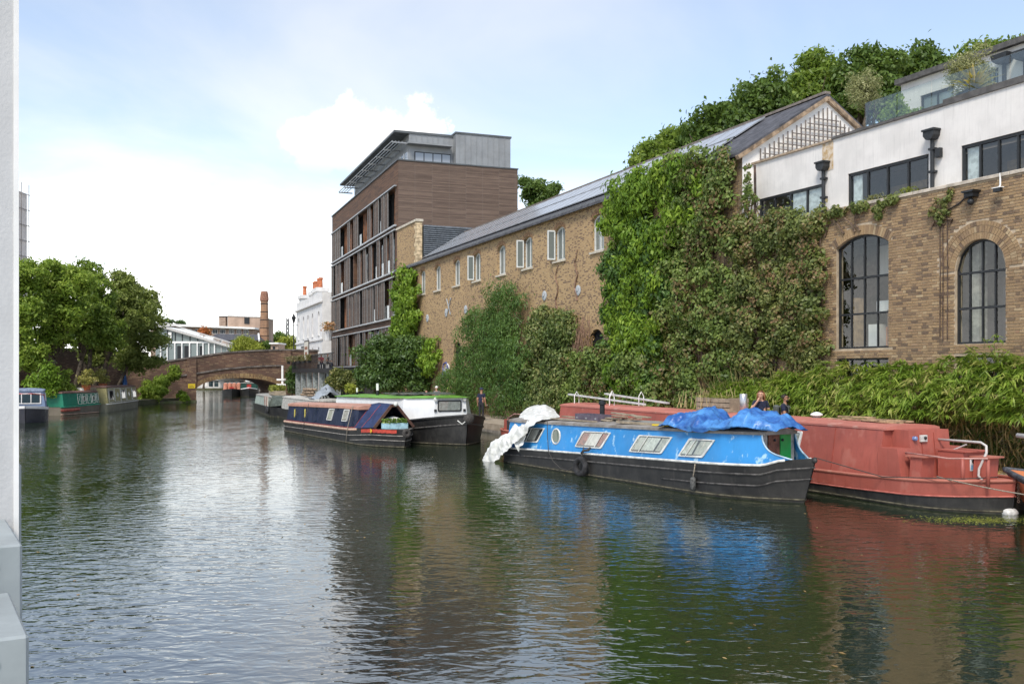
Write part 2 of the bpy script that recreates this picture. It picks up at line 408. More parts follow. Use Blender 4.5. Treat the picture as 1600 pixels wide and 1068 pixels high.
# ================================================================== the place: frames along the canal
FR = Frame(22.75 - 0.473 * 25, 25.0, facing(0.473))          # brick yard wall with the white studios
FW = Frame(7.655, 31.9, facing(0.43)); FW.a = math.atan(0.43)  # long brick warehouse, its near corner
FB = Frame(-8.25, 69.5, facing(0.377))                       # timber clad block, its near corner
FP = Frame(-18.81, 95.0, facing(0.383))                      # white pub
FG = Frame(-29.9, 91.0, math.atan2(5.0, 8.3))                # near face of the bridge
PATH_Z = 0.43

# ------------------------------------------------------------------ ground, water, banks
M_BED = mat('canal_bed', (0.06, 0.06, 0.045), 0.95)
MB().quad((-1500, -300, -1.6), (1500, -300, -1.6), (1500, 3500, -1.6), (-1500, 3500, -1.6)).build('ground', M_BED)
struct(bpy.data.objects['ground'])
def water_mat():
    m = bpy.data.materials.new('canal_water'); m.use_nodes = True; T = NT(m.node_tree); p = T.n['Principled BSDF']
    tc = T.new('ShaderNodeTexCoord').outputs['Object']
    big = T.noise(tc, 0.12, 3.0)
    T.link(T.mix(T.mapr(big, 0.35, 0.65), (0.009, 0.017, 0.007), (0.016, 0.026, 0.011)), p.inputs['Base Color'])
    p.inputs['Roughness'].default_value = 0.04; p.inputs['IOR'].default_value = 3.1; p.inputs['Specular IOR Level'].default_value = 0.6
    v = T.vm('MULTIPLY', tc, (0.6, 1.0, 1.0))
    wav = T.noise(v, 4.6, 2.0, 0.5, 0.6)                       # hand-sized wavelets
    fine = T.noise(T.vm('ADD', v, (4, 8, 1)), 13.0, 2.0, 0.5, 0.3)
    swell = T.noise(T.vm('MULTIPLY', tc, (0.5, 0.7, 1.0)), 0.9, 2.0, 0.5, 0.3)
    calm = T.mapr(T.noise(T.vm('MULTIPLY', tc, (0.35, 0.10, 1.0)), 0.55, 3.0, 0.6), 0.36, 0.64, 0.30, 1.0)   # cat's paws
    h = T.m('MULTIPLY', T.m('ADD', T.m('ADD', T.m('MULTIPLY', wav, 0.020), T.m('MULTIPLY', fine, 0.0042)), T.m('MULTIPLY', swell, 0.016)), calm)
    b = T.new('ShaderNodeBump'); b.inputs['Strength'].default_value = 1.0; b.inputs['Distance'].default_value = 1.0
    T.link(h, b.inputs['Height']); T.link(b.outputs[0], p.inputs['Normal'])
    return m
M_WATER = water_mat()
MB().quad((-90, -40, 0), (60, -40, 0), (60, 190, 0), (-90, 190, 0)).build('water', M_WATER); struct(bpy.data.objects['water'])
KERB = [(24.0, -10.4), (19.1 - 0.473 * 31.9, 31.9), (17.8 - 0.43 * 69, 69.0), (-22.4, 96.5), (-27.0, 107.0), (-34.0, 128.0), (-46.0, 160.0)]
LEFT = [(-33.0, -10.0), (-31.6, 50.0), (-31.6, 66.0), (-32.6, 80.0), (-30.8, 92.0), (-36.5, 108.0), (-47.0, 135.0), (-58.0, 160.0)]
M_PATH = mat('towpath_gravel', (0.36, 0.30, 0.23), 0.95, 0.18, 3.0, 0.01, 60, col2=(0.26, 0.21, 0.15))
M_STONE = mat('kerb_stone', (0.27, 0.24, 0.20), 0.9, 0.25, 2.5, 0.012, 25, col2=(0.13, 0.12, 0.10))
M_EARTH = mat('bank_earth', (0.12, 0.11, 0.07), 0.95, 0.3, 1.5, 0.02, 12, col2=(0.07, 0.08, 0.035))
tp = MB(); tp.prism(KERB + [(900, 160), (900, -10.4)], 'z', -1.5, PATH_Z); struct(tp.build('towpath', M_PATH))
lb = MB(); lb.prism(LEFT[::-1] + [(-900, -10.0), (-900, 160.0)], 'z', -1.5, 0.40); struct(lb.build('bank_left', M_EARTH))
fb = MB(); fb.prism([(-900, 160.05), (900, 160.05), (900, 3400), (-900, 3400)], 'z', -1.5, 0.41); struct(fb.build('bank_far', M_EARTH))
# coping stones along the towpath edge, each its own stone
cw = struct(link('canal_wall', None)); 
def coping(line, z, nlim, w, zt, mt):
    for (a, b) in zip(line[:-1], line[1:]):
        a, b = Vector((*a, 0)), Vector((*b, 0)); L = (b - a).length; d = (b - a) / L; q = 0.0
        inn = Vector((-d.y, d.x, 0)); inn = inn if inn.x * w > 0 else -inn
        while q < L:
            l = random.uniform(0.8, 1.3); p = a + d * q
            if 14 < p.y < nlim:
                mb = MB(); mb.bevbox(0.006, l - 0.006, -0.04 + random.uniform(-0.015, 0.015), 0.36, z - 0.27, z + random.uniform(0.004, 0.03), 0.018)
                o = mb.build('coping_stone', mt, cw); o.location = p; o.rotation_euler = (0, 0, math.atan2(d.y, d.x) if w < 0 else math.atan2(d.y, d.x))
                if (Vector((-math.sin(o.rotation_euler.z), math.cos(o.rotation_euler.z), 0))).dot(inn) < 0:
                    o.rotation_euler.z += math.pi; o.location = a + d * min(q + l, L)
            q += l
coping(KERB[:2], PATH_Z, 33, 1, 0, M_STONE)
wl = MB()
for (a, b) in zip(KERB[:3], KERB[1:4]):
    a, b = Vector((*a, 0)), Vector((*b, 0)); d = (b - a).normalized(); q = 0.0
    o_ = Vector((d.y, -d.x, 0)); o_ = -o_ if o_.x > 0 else o_
    while q < (b - a).length - 0.4:                              # rough stone courses of the canal wall under the coping
        l = random.uniform(0.5, 0.9); p = a + d * q
        if p.y > 14:
            for zc in (-0.1, 0.03):
                e = random.uniform(0.0, 0.03); p1 = p + o_ * (0.02 + e); p2 = p + d * (l - 0.02) + o_ * (0.02 + e)
                wl.quad((p1.x, p1.y, zc), (p2.x, p2.y, zc), (p2.x, p2.y, zc + 0.12), (p1.x, p1.y, zc + 0.12))
        q += l
stuff(wl.build('stone_course', M_STONE, cw))

# ------------------------------------------------------------------ brick bridge
M_BRB = brick_mat('bridge_brick', (0.17, 0.095, 0.065), (0.12, 0.07, 0.05), (0.30, 0.20, 0.12), (0.16, 0.13, 0.11), 0.34, 0.12, 0.55, 0.008, 0.5, (0.045, 0.035, 0.03))
M_BRA = brick_mat('bridge_arch_brick', (0.30, 0.19, 0.09), (0.19, 0.11, 0.06), (0.38, 0.27, 0.13), (0.14, 0.11, 0.09), 0.12, 0.30, 0.4, 0.006, 0.6)
M_COPE = mat('bridge_coping', (0.19, 0.165, 0.145), 0.9, 0.25, 2, 0.01, 20)
sL, sR = FG.s_(305), FG.s_(441); Z_SP, Z_CR = 0.95, 2.25
def arch_z(s, lift=0.0, wide=0.0):
    c, hw = (sL + sR) / 2, (sR - sL) / 2 + wide; t = max(-1.0, min(1.0, (s - c) / hw))
    return Z_SP + lift + (Z_CR - Z_SP) * math.sqrt(max(0.0, 1 - abs(t) ** 2.2))
TOP = [(FG.s_(100), 2.55)] + [FG.at(px, py) for px, py in ((190, 574), (215, 572), (260, 565.5), (300, 559.5), (350, 552), (390, 549), (430, 547.5), (466, 547.5))] + [(FG.s_(500), FG.z_(466, 548))]
def top_z(s):
    for (a, za), (b, zb) in zip(TOP[:-1], TOP[1:]):
        if s <= b: t = (s - a) / (b - a); return za + (zb - za) * t
    return TOP[-1][1]
br = FG.thing('canal_bridge', 'old dark brown brick bridge with low arch spanning the canal', 'bridge')
DEP = 7.5; xs = sorted(set([TOP[0][0] + i * (TOP[-1][0] - TOP[0][0]) / 60 for i in range(61)] + [sL + 0.001, sR - 0.001] + [sL + (sR - sL) * i / 32 for i in range(33)]))
mb = MB()
for a, b in zip(xs[:-1], xs[1:]):
    inside = a >= sL and b <= sR
    la, lb_ = (arch_z(a), arch_z(b)) if inside else (-1.4, -1.4)
    for y in (0.0, DEP): mb.quad((a, y, la), (b, y, lb_), (b, y, top_z(b)), (a, y, top_z(a)))
    mb.quad((a, 0, top_z(a)), (b, 0, top_z(b)), (b, 0.4, top_z(b)), (a, 0.4, top_z(a)))
    mb.quad((a, 0.4, top_z(a)), (b, 0.4, top_z(b)), (b, 0.4, top_z(b) - 1), (a, 0.4, top_z(a) - 1))
    mb.quad((a, 0.4, top_z(a) - 1), (b, 0.4, top_z(b) - 1), (b, DEP, top_z(b) - 1), (a, DEP, top_z(a) - 1))
    if inside: mb.quad((a, 0, la), (b, 0, lb_), (b, DEP, lb_), (a, DEP, la))
for x in (sL, sR): mb.quad((x, 0, -1.4), (x, DEP, -1.4), (x, DEP, Z_SP), (x, 0, Z_SP))
mb.build('spandrel_wall', M_BRB, br, fix=False)
mb = MB()                                                                             # arch ring, proud of the face, voussoir by voussoir
N = 46
ring = br
for i in range(N):
    q0, q1 = math.pi * (1 - i / N), math.pi * (1 - (i + 0.86) / N); c, hw = (sL + sR) / 2, (sR - sL) / 2
    def P(q, e): x = c + (hw + e) * math.copysign(abs(math.cos(q)) ** (2 / 2.2), math.cos(q)); return x, Z_SP + (Z_CR - Z_SP + e) * math.sin(q) ** (1 / 1.0)
    v = [P(q0, 0.0), P(q1, 0.0), P(q1, 0.46), P(q0, 0.46)]
    vm_ = MB(); vm_.prism(v, 'y', -0.05 - random.uniform(0, 0.02), 0.1); vm_.build('voussoir', M_BRA, ring)
mb = MB()
for a, b in zip(xs[:-1], xs[1:]):                                                     # string course over the arch, coping on the parapet
    if a < FG.s_(262) or b > FG.s_(455): continue
    za, zb = min(top_z(a) - 1.55, 9) , min(top_z(b) - 1.55, 9)
    mb.add([(a, -0.10, za), (b, -0.10, zb), (b, 0, zb), (a, 0, za), (a, -0.10, za + 0.14), (b, -0.10, zb + 0.14), (b, 0, zb + 0.14), (a, 0, za + 0.14)], [(0, 1, 5, 4), (0, 3, 2, 1), (4, 5, 6, 7)])
mb.build('string_course', M_COPE, br)
for k in range(len(xs) - 1):
    pass
q = TOP[0][0]
while q < TOP[-1][0] - 0.1:                                                          # coping stones
    e = min(q + 0.9, TOP[-1][0]); za, zb = top_z(q), top_z(e); c = MB(); o_ = 0.008
    c.add([(q + o_, -0.07, za), (e - o_, -0.07, zb), (e - o_, 0.47, zb), (q + o_, 0.47, za), (q + o_, -0.07, za + 0.15), (e - o_, -0.07, zb + 0.15), (e - o_, 0.47, zb + 0.15), (q + o_, 0.47, za + 0.15)],
          [(3, 2, 1, 0), (4, 5, 6, 7), (0, 1, 5, 4), (1, 2, 6, 5), (2, 3, 7, 6), (3, 0, 4, 7)])
    c.build('parapet_coping', M_COPE, br); q = e
for px in (299, 448):
    s0 = FG.s_(px); p = MB(); p.box(s0 - 0.42, s0 + 0.42, -0.16, 0.02, -1.3, top_z(s0) - 0.04); p.build('pilaster', M_BRB, br)
lg = MB(); lg.prism([(FG.s_(196), -4.2), (sL - 0.3, -1.6), (sL + 0.1, -0.2), (sL + 0.1, 0.02), (FG.s_(190), 0.02)], 'z', -1.3, 0.16)
lo = lg.build('stone_ledge', mat('mossy_stone', (0.20, 0.19, 0.12), 0.95, 0.3, 2.0, 0.02, 14, col2=(0.13, 0.15, 0.05)), br)
sg = FG.thing('bridge_sign', 'small yellow warning sign on the bridge left of the arch', 'sign', None, FG.s_(306) - 0.45, -0.19, FG.z_(306, 606))
s_ = MB(); s_.box(-0.30, 0.34, -0.02, 0.0, 0.0, 0.42); s_.build('sign_plate', mat('yellow_paint', (0.75, 0.55, 0.03), 0.5, 0.05), sg)
s_ = MB(); s_.box(-0.20, 0.24, -0.024, -0.02, 0.10, 0.14); s_.box(-0.20, 0.16, -0.024, -0.02, 0.22, 0.26); s_.build('lettering', mat('dark_print', (0.03, 0.03, 0.03), 0.6), sg)

# ------------------------------------------------------------------ things beyond the bridge
def far_frame(Y): return Frame(0.0, Y, 0.0)
M_WHITE = mat('white_paint', (0.78, 0.77, 0.74), 0.6, 0.05, 2.0, streak=0.12)
M_GLASS = glass_mat('window_glass'); M_GLASSB = glass_mat('blue_glass', (0.03, 0.05, 0.06))
M_DARK = mat('dark_steel', (0.025, 0.027, 0.03), 0.5, 0.1, metal=0.3)
M_SLATE = mat('roof_slate', (0.085, 0.085, 0.095), 0.75, 0.2, 3.0, 0.01, 30)
def slab(fr, name, quad, y0, y1, mt, parent):
    """quad of photo points on the frame's front plane, extruded to depth"""
    P = [fr.at(px, py) for px, py in quad]; m = MB(); m.prism(P, 'y', y0, y1); return m.build(name, mt, parent)
F1 = far_frame(128.0)
gb = thing('glass_building', 'glass fronted building with long sloping roof beyond the bridge', 'building', (0, 128, 0))
slab(F1, 'glass_wall', ((243, 508), (386, 549), (386, 585), (243, 585)), 0, 14, glass_mat('far_glazing', (0.16, 0.20, 0.20), 0.06), gb)
slab(F1, 'roof_edge', ((243, 505), (388, 548), (388, 551), (243, 508.6)), -0.5, 0.3, mat('pale_metal', (0.52, 0.50, 0.47), 0.5, 0.1), gb)
slab(F1, 'roof_edge', ((243, 500.6), (392, 546), (392, 547.2), (243, 502.2)), 3.0, 3.4, _M['pale_metal'], gb)
slab(F1, 'transom', ((243, 533), (336, 533), (336, 536), (243, 536)), -0.12, 0.0, M_WHITE, gb)
for px in (252, 262, 274, 285, 297, 309, 318, 327, 336, 346, 355, 364, 372, 380):
    yt = 508 + (px - 243) * 0.2867
    if px <= 336: slab(F1, 'column', ((px - 0.9, 536), (px + 0.9, 536), (px + 0.9, 575), (px - 0.9, 575)), -0.25, -0.01, M_WHITE, gb)
    slab(F1, 'mullion', ((px - 0.5, yt + 2), (px + 0.5, yt + 2), (px + 0.5, 533 if px <= 336 else 575), (px - 0.5, 533 if px <= 336 else 575)), -0.10, -0.005, M_DARK if px < 336 else _M['pale_metal'], gb)
slab(F1, 'stair_tower', ((264, 519), (269, 519), (269, 533), (264, 533)), -0.3, -0.01, M_WHITE, gb)
for (a, b) in ((277, 283), (288, 295), (312, 316)): slab(F1, 'doorway', ((a, 540), (b, 540), (b, 575), (a, 575)), -0.03, 0.0, M_DARK, gb)
F2 = far_frame(170.0)
fl = thing('flats', 'long low block of flats with white roof fascia behind the glass building', 'building', (0, 170, 0))
M_FLB = brick_mat('far_brick', (0.34, 0.25, 0.19), (0.28, 0.19, 0.14), (0.22, 0.15, 0.11), (0.32, 0.28, 0.24), 0.5, 0.17, 0.2, 0.0)
slab(F2, 'wall', ((235, 509), (398, 515), (398, 590), (235, 590)), 0.0, 12, M_FLB, fl)
slab(F2, 'roof_fascia', ((233, 504.6), (400, 511.6), (400, 514.4), (233, 508.4)), -0.8, 12.4, M_WHITE, fl)
for i, (a, b) in enumerate(((262, 271), (276, 286), (290, 299), (305, 314), (319, 328), (332, 340), (344, 352), (358, 366), (370, 377), (381, 389))):
    w = slab(F2, 'window', ((a, 514), (b, 514), (b, 521.5), (a, 521.5)), -0.06, 0.0, M_WHITE, fl)
    for k in range(3):
        x0, x1 = a + 0.5 + (b - a - 0.5) / 3 * k, a + (b - a - 0.5) / 3 * (k + 1)
        slab(F2, 'pane', ((x0, 514.7), (x1, 514.7), (x1, 521), (x0, 521)), -0.08, -0.062, M_GLASS, w)
bb = thing('plant_room', 'brown brick rooftop block with dark louvre above the flats', 'building', (0, 170, 0))
slab(F2, 'wall', ((350.5, 492.5), (403, 494.5), (403, 540), (350.5, 540)), 2.0, 11, mat('brown_render', (0.40, 0.29, 0.22), 0.9, 0.12, 0.5), bb)
slab(F2, 'roof_edge', ((350, 491.3), (403.5, 493.5), (403.5, 495), (350, 493)), 1.9, 11.1, _M['pale_metal'], bb)
slab(F2, 'louvre', ((377, 494.8), (385, 495), (385, 505), (377, 504.6)), 1.9, 1.99, M_DARK, bb)
for px in (361, 372, 390): slab(F2, 'antenna', ((px, 484), (px + .35, 484), (px + .35, 493), (px, 493)), 4, 4.05, M_DARK, bb)
cs_ = thing('brick_stack', 'squat red brick chimney stack on the roof of the flats', 'chimney', (0, 170, 0))
slab(F2, 'stack', ((334, 493), (344.6, 493), (344.6, 512), (334, 512)), 3, 4.2, M_FLB, cs_); slab(F2, 'cap', ((333.6, 492), (345, 492), (345, 493.2), (333.6, 493.2)), 2.9, 4.3, M_DARK, cs_)
F3 = far_frame(146.0)
sl = thing('slate_roofed_workshop', 'red brick workshop with grey slate roof beyond the bridge', 'building', (0, 146, 0))
slab(F3, 'wall', ((322, 531), (405, 531), (405, 590), (322, 590)), 0.0, 8.0, brick_mat('workshop_brick', (0.30, 0.15, 0.10), (0.24, 0.12, 0.08), (0.2, 0.1, 0.07), (0.3, 0.25, 0.2), 0.4, 0.14, 0.2, 0), sl)
m = MB(); A = [F3.at(px, py) for px, py in ((320, 531.5), (406, 531.5), (393, 521), (326, 519.5))]
m.add([(A[0][0], -0.4, A[0][1]), (A[1][0], -0.4, A[1][1]), (A[2][0], 4, A[2][1]), (A[3][0], 4, A[3][1]), (A[0][0], 8.4, A[0][1]), (A[1][0], 8.4, A[1][1])], [(0, 1, 2, 3), (3, 2, 5, 4), (0, 3, 4), (1, 5, 2)])
m.build('roof', M_SLATE, sl)
m = MB(); m.bar((A[1][0], -0.45, A[1][1]), (A[2][0], 4.0, A[2][1] + .1), 0.25, 0.3); m.build('bargeboard', M_WHITE, sl)
ck = at_depth(413, 590, 150.0); ch = thing('mill_chimney', 'tall tapering brick mill chimney beyond the bridge', 'chimney', (ck.x, 150, 0.4))
hC = CAMH + (HOR - 455) / FPX * 150 - 0.4
M_CHB = brick_mat('chimney_brick', (0.37, 0.21, 0.12), (0.30, 0.16, 0.09), (0.22, 0.12, 0.08), (0.30, 0.24, 0.18), 0.4, 0.14, 0.35, 0)
m = MB(); m.lathe([(0.92, 0), (0.84, 4.0), (0.58, hC - 1.6)], n=8); m.build('shaft', M_CHB, ch)
m = MB(); m.lathe([(0.58, hC - 1.6), (0.66, hC - 1.5), (0.70, hC - 1.2), (0.62, hC - 0.4), (0.50, hC)], n=8); m.build('corbelled_head', mat('head_brick', (0.30, 0.15, 0.10), 0.9, 0.2), ch)
for i in range(9):
    z = 3.0 + i * (hC - 5.0) / 8; r = 0.86 + (0.58 - 0.84) * z / (hC - 1.6) + 0.02; m = MB(); m.lathe([(r + 0.02, z), (r + 0.02, z + 0.1)], n=8); m.build('iron_band', M_DARK, ch)
sh = thing('white_kiosk', 'small pale flat roofed building between the chimney and the trees', 'building', (0, 140, 0)); F4 = far_frame(140.0)
slab(F4, 'wall', ((423, 537), (435, 537), (435, 560), (423, 560)), 0, 4, mat('tan_wall', (0.45, 0.32, 0.24), 0.9), sh); slab(F4, 'roof', ((421.5, 535), (436, 535), (436, 537.4), (421.5, 537.4)), -0.4, 4.4, M_WHITE, sh)
slab(F4, 'window', ((426, 541), (430, 541), (430, 547), (426, 547)), -0.03, 0, M_GLASS, sh)
cp = at_depth(447, 560, 230.0); cr = thing('crane', 'slim lattice crane jib against the sky over the far trees', 'crane', (cp.x, 230, 0.4))
a, b = Vector((0.2, 0, 0)), Vector((at_depth(449.5, 500, 230).x - cp.x, 0, at_depth(449, 500, 230).z))
m = MB()
for dx, dy in ((-0.35, -0.35), (0.35, -0.35), (0.35, 0.35), (-0.35, 0.35)): m.bar(a + Vector((dx, dy, 0)), b + Vector((dx * .6, dy * .6, 0)), 0.16, 0.16)
for i in range(16):
    p, q = a.lerp(b, i / 16), a.lerp(b, (i + 1) / 16); s1 = (-1) ** i; m.bar(p + Vector((-.35 * s1, -.35, 0)), q + Vector((.35 * s1, -.35, 0)), 0.1, 0.1); m.bar(p + Vector((-.35 * s1, .35, 0)), q + Vector((.35 * s1, .35, 0)), 0.1, 0.1)
m.build('jib', mat('crane_grey', (0.12, 0.12, 0.13), 0.6), cr)
# bank wall, pale offices and clutter seen through the arch
F5 = far_frame(152.0); fw = thing('waterside_offices', 'pale waterside building with glass front seen through the arch', 'building', (0, 152, 0))
slab(F5, 'wall', ((300, 585), (445, 585), (445, 606), (300, 606)), 0, 6, mat('office_wall', (0.62, 0.62, 0.60), 0.7, 0.1, 0.8), fw)
slab(F5, 'roof_band', ((300, 589), (398, 589), (398, 593.5), (300, 593.5)), -0.3, 0, M_WHITE, fw)
for i in range(11):
    px = 318 + i * 8.5; slab(F5, 'pane', ((px, 595), (px + 6.2, 595), (px + 6.2, 603.5), (px, 603.5)), -0.05, 0, M_GLASSB if i % 3 else M_WHITE, fw)
# scaffolded tower at the left edge
F6 = far_frame(118.0); st = thing('wrapped_tower', 'pale tower block wrapped in scaffold sheeting behind the trees', 'building', (0, 118, 0))
M_SHEET = mat('scaffold_sheet', (0.72, 0.66, 0.62), 0.8, 0.12, 0.6, 0.03, 3.0, col2=(0.62, 0.57, 0.54))
m = MB(); xt6 = (42.0 - CX) / FPX * 130; m.box(-90, xt6, 0, 12, 0.3, CAMH + (HOR - 303) / FPX * 130); m.build('sheeting', M_SHEET, st)
M_SCAF = mat('scaffold_tube', (0.35, 0.30, 0.26), 0.5)
for k in range(9): z_ = 10 + k * 2.1; m = MB(); m.tube([(xt6 + .25, -0.5, z_), (xt6 + .25, 12.3, z_)], .05, 5); m.build('scaffold_tube', M_SCAF, st)
for k in range(7): m = MB(); m.tube([(xt6 + .32, 11.9 - k * 2.0, 0.4), (xt6 + .32, 11.9 - k * 2.0, CAMH + (HOR - 303) / FPX * 130 + 1.2)], .05, 5); m.build('scaffold_tube', M_SCAF, st)

# ------------------------------------------------------------------ white pub by the bridge
M_PUB = mat('pub_render', (0.72, 0.71, 0.69), 0.8, 0.06, 1.2, streak=0.18)
pb = FP.thing('pub', 'white rendered pub with arched windows and tall chimneys beside the bridge', 'pub')
pl, pr = FP.s_(463), FP.s_(503); zc = FP.z_(483, 478.3); 
def openings_wall(mb, s0, s1, z0, z1, ops, y=0.0, deep=0.2, seg=8, mi=0):
    """front face with arched openings (s0, s1, sill, spring, rise) and their reveals"""
    q = s0
    for (a, b, zb, zs, rise) in sorted(ops):
        if a > q: mb.quad((q, y, z0), (a, y, z0), (a, y, z1), (q, y, z1), mi)
        if zb > z0: mb.quad((a, y, z0), (b, y, z0), (b, y, zb), (a, y, zb), mi)
        pts = [(a + (b - a) * i / seg, zs + arch_rise(i / seg, rise, b - a)) for i in range(seg + 1)]
        for (xa, za), (xb, zb2) in zip(pts[:-1], pts[1:]):
            mb.quad((xa, y, za), (xb, y, zb2), (xb, y, z1), (xa, y, z1), mi); mb.quad((xa, y, za), (xa, y + deep, za), (xb, y + deep, zb2), (xb, y, zb2), mi)
        mb.quad((a, y, zb), (a, y + deep, zb), (a, y + deep, zs), (a, y, zs), mi); mb.quad((b, y, zb), (b, y, zs), (b, y + deep, zs), (b, y + deep, zb), mi)
        mb.quad((a, y, zb), (b, y, zb), (b, y + deep, zb), (a, y + deep, zb), mi); q = b
    if q < s1: mb.quad((q, y, z0), (s1, y, z0), (s1, y, z1), (q, y, z1), mi)
def arch_rise(t, rise, w):
    if rise <= 0: return 0.0
    Rr = (w * w / 4 + rise * rise) / (2 * rise); x = (t - 0.5) * w
    return math.sqrt(max(0.0, Rr * Rr - x * x)) - (Rr - rise)
def arched_window(parent, a, b, zb, zs, rise, y, frame, glass, mull=(), trans=(), fw=0.06, sill=None, name='window', fd=0.06):
    """window > frame, pane(s), sill; panes are cut out between the bars"""
    w = link(name, None, parent, (0, 0, 0)); N = 12
    top = lambda s: zs + arch_rise((s - a) / (b - a), rise, b - a)
    fr = MB(); xs_ = [a + (b - a) * i / N for i in range(N + 1)]
    fr.box(a, a + fw, y - fd, y, zb, zs); fr.box(b - fw, b, y - fd, y, zb, zs); fr.box(a + fw, b - fw, y - fd, y, zb, zb + fw)
    for p, q in zip(xs_[:-1], xs_[1:]):
        fr.add([(p, y - fd, top(p) - fw), (q, y - fd, top(q) - fw), (q, y - fd, top(q)), (p, y - fd, top(p)), (p, y, top(p) - fw), (q, y, top(q) - fw), (q, y, top(q)), (p, y, top(p))], [(0, 1, 2, 3), (0, 4, 5, 1), (3, 2, 6, 7)])
    for s in mull: fr.box(s - fw * 0.35, s + fw * 0.35, y - fd * 0.9, y, zb + fw, top(s) - fw * 0.9)
    for z in trans: fr.box(a + fw, b - fw, y - fd * 1.1, y, z - fw * 0.5, z + fw * 0.5)
    fr.build('frame', frame, w, fix=False)
    cols = [a] + sorted(mull) + [b]; rows = [zb] + sorted(trans) + [None]
    for p, q in zip(cols[:-1], cols[1:]):
        for k in range(len(rows) - 1):
            g = MB(); z0 = rows[k]; tilt = random.uniform(-0.006, 0.006); t2 = random.uniform(-0.006, 0.006); y0 = y - fd * 0.35
            if rows[k + 1] is not None: g.quad((p, y0 + tilt, z0), (q, y0 - tilt, z0), (q, y0 - tilt + t2, rows[k + 1]), (p, y0 + tilt + t2, rows[k + 1]))
            else:
                n = 6; pt = [(p + (q - p) * i / n) for i in range(n + 1)]
                for i in range(n): g.quad((pt[i], y0, z0), (pt[i + 1], y0, z0), (pt[i + 1], y0, top(pt[i + 1]) - 0.004), (pt[i], y0, top(pt[i]) - 0.004))
            g.build('pane', glass, w, fix=False)
    if sill is not None:
        m_ = MB(); m_.box(a - 0.09, b + 0.09, -0.09, y, zb - 0.10, zb - 0.004); m_.build('sill', sill, w)
    return w
FLOOR_P = 2.75                                                    # street and terrace level
ups = []; los = []
for px in (466.7, 474.2, 481.2, 488.2, 498.0):
    s0 = FP.s_(px); ups.append((s0 - 0.42, s0 + 0.42, 6.55, 8.55, 0.42))
for px in (466.7, 488.2, 498.0):
    s0 = FP.s_(px); los.append((s0 - 0.42, s0 + 0.42, FLOOR_P + 0.7, FLOOR_P + 2.2, 0.42))
m = MB(); openings_wall(m, pl, pr, 5.9, zc + 0.9, ups, deep=0.25); openings_wall(m, pl, pr, 0.4, 5.9, los, deep=0.25)
m.quad((pr, 0, 0.4), (pr, 7, 0.4), (pr, 7, zc + 0.9), (pr, 0, zc + 0.9)); m.quad((pl, 0, 0.4), (pl, 7, 0.4), (pl, 7, zc + 0.9), (pl, 0, zc + 0.9)); m.quad((pl, 7, 0.4), (pr, 7, 0.4), (pr, 7, zc + 0.9), (pl, 7, zc + 0.9)); m.quad((pl, 0, zc + 0.9), (pr, 0, zc + 0.9), (pr, 7, zc + 0.9), (pl, 7, zc + 0.9))
m.build('wall', M_PUB, pb, fix=False)
m = MB(); m.box(pl - 0.1, pr + 0.1, -0.22, 0.0, zc - 0.1, zc + 0.08); m.box(pl - .12, pr + .12, -0.12, 0.0, 6.0, 6.18); m.build('cornice', M_PUB, pb)
for o_ in ups + los: arched_window(pb, *o_, 0.22, M_WHITE, M_GLASS, mull=[(o_[0] + o_[1]) / 2], trans=[o_[2] + 1.0], fw=0.07, sill=M_PUB)
m = MB(); s0, s1 = FP.s_(473.5), FP.s_(482.5); m.box(s0, s1, -0.08, -0.004, FLOOR_P, 5.3); m.build('doors', M_DARK, pb)
m = MB(); s0, s1 = FP.s_(472.0), FP.s_(482.0); m.box(s0, s1, -0.10, -0.004, 5.4, 5.75); m.build('name_board', mat('pub_board', (0.75, 0.74, 0.70), 0.6), pb)
sx = s0 + 0.12
for k in range(9):
    if k == 3: sx += 0.12
    m = MB(); m.box(sx, sx + (s1 - s0) / 15, -0.112, -0.101, 5.45, 5.70); m.build('letter', mat('dark_print', (0.03, 0.03, 0.03)), pb); sx += (s1 - s0) / 11
for (px, w, ztop, pots) in ((473.5, 1.05, FP.z_(473.5, 453), 1), (490.0, 1.3, FP.z_(490, 446.5), 2), (497.0, 1.5, FP.z_(497, 441), 2)):
    s0 = FP.s_(px, 1.2); ck_ = link('chimney', None, pb)
    m = MB(); m.box(s0 - w, s0 + w, 0.9, 2.0, zc + 0.6, ztop - 0.4); m.box(s0 - w - .15, s0 + w + .15, 0.75, 2.15, ztop - 0.4, ztop); m.build('stack', M_PUB, ck_)
    for k in range(pots):
        m = MB(); m.lathe([(0.24, 0), (0.20, 0.9), (0.26, 0.95), (0.24, 1.15)], (s0 + (k - (pots - 1) / 2) * 1.0, 1.4, ztop), 10); m.build('chimney_pot', mat('terracotta', (0.50, 0.16, 0.07), 0.8), ck_)
# terrace on posts
tr = FP.thing('pub_terrace', 'black steel terrace on posts in front of the pub', 'terrace')
tl, tr_ = FP.s_(456, -3.2), FP.s_(520, -3.2); TZ = FP.z_(485, 575.5, -3.2)
m = MB(); m.box(tl, tr_, -3.2, -0.05, TZ - 0.35, TZ); m.build('deck', M_DARK, tr)
q = tl
while q < tr_:
    m = MB(); m.box(q, q + 0.05, -3.2, -3.14, TZ, TZ + 1.1); m.build('baluster', M_DARK, tr); q += 0.55
m = MB(); m.box(tl, tr_, -3.22, -3.12, TZ + 1.1, TZ + 1.17); m.box(tl, tr_, -3.20, -3.14, TZ + 0.55, TZ + 0.58); m.build('rail', M_DARK, tr)
for i in range(7):
    s0 = tl + 1.0 + i * (tr_ - tl - 1.5) / 6; m = MB(); m.box(s0, s0 + 0.5, -3.0, -2.6, 0.43, TZ - 0.36); m.build('post', mat('terrace_post', (0.30, 0.33, 0.32), 0.7, 0.2), tr)
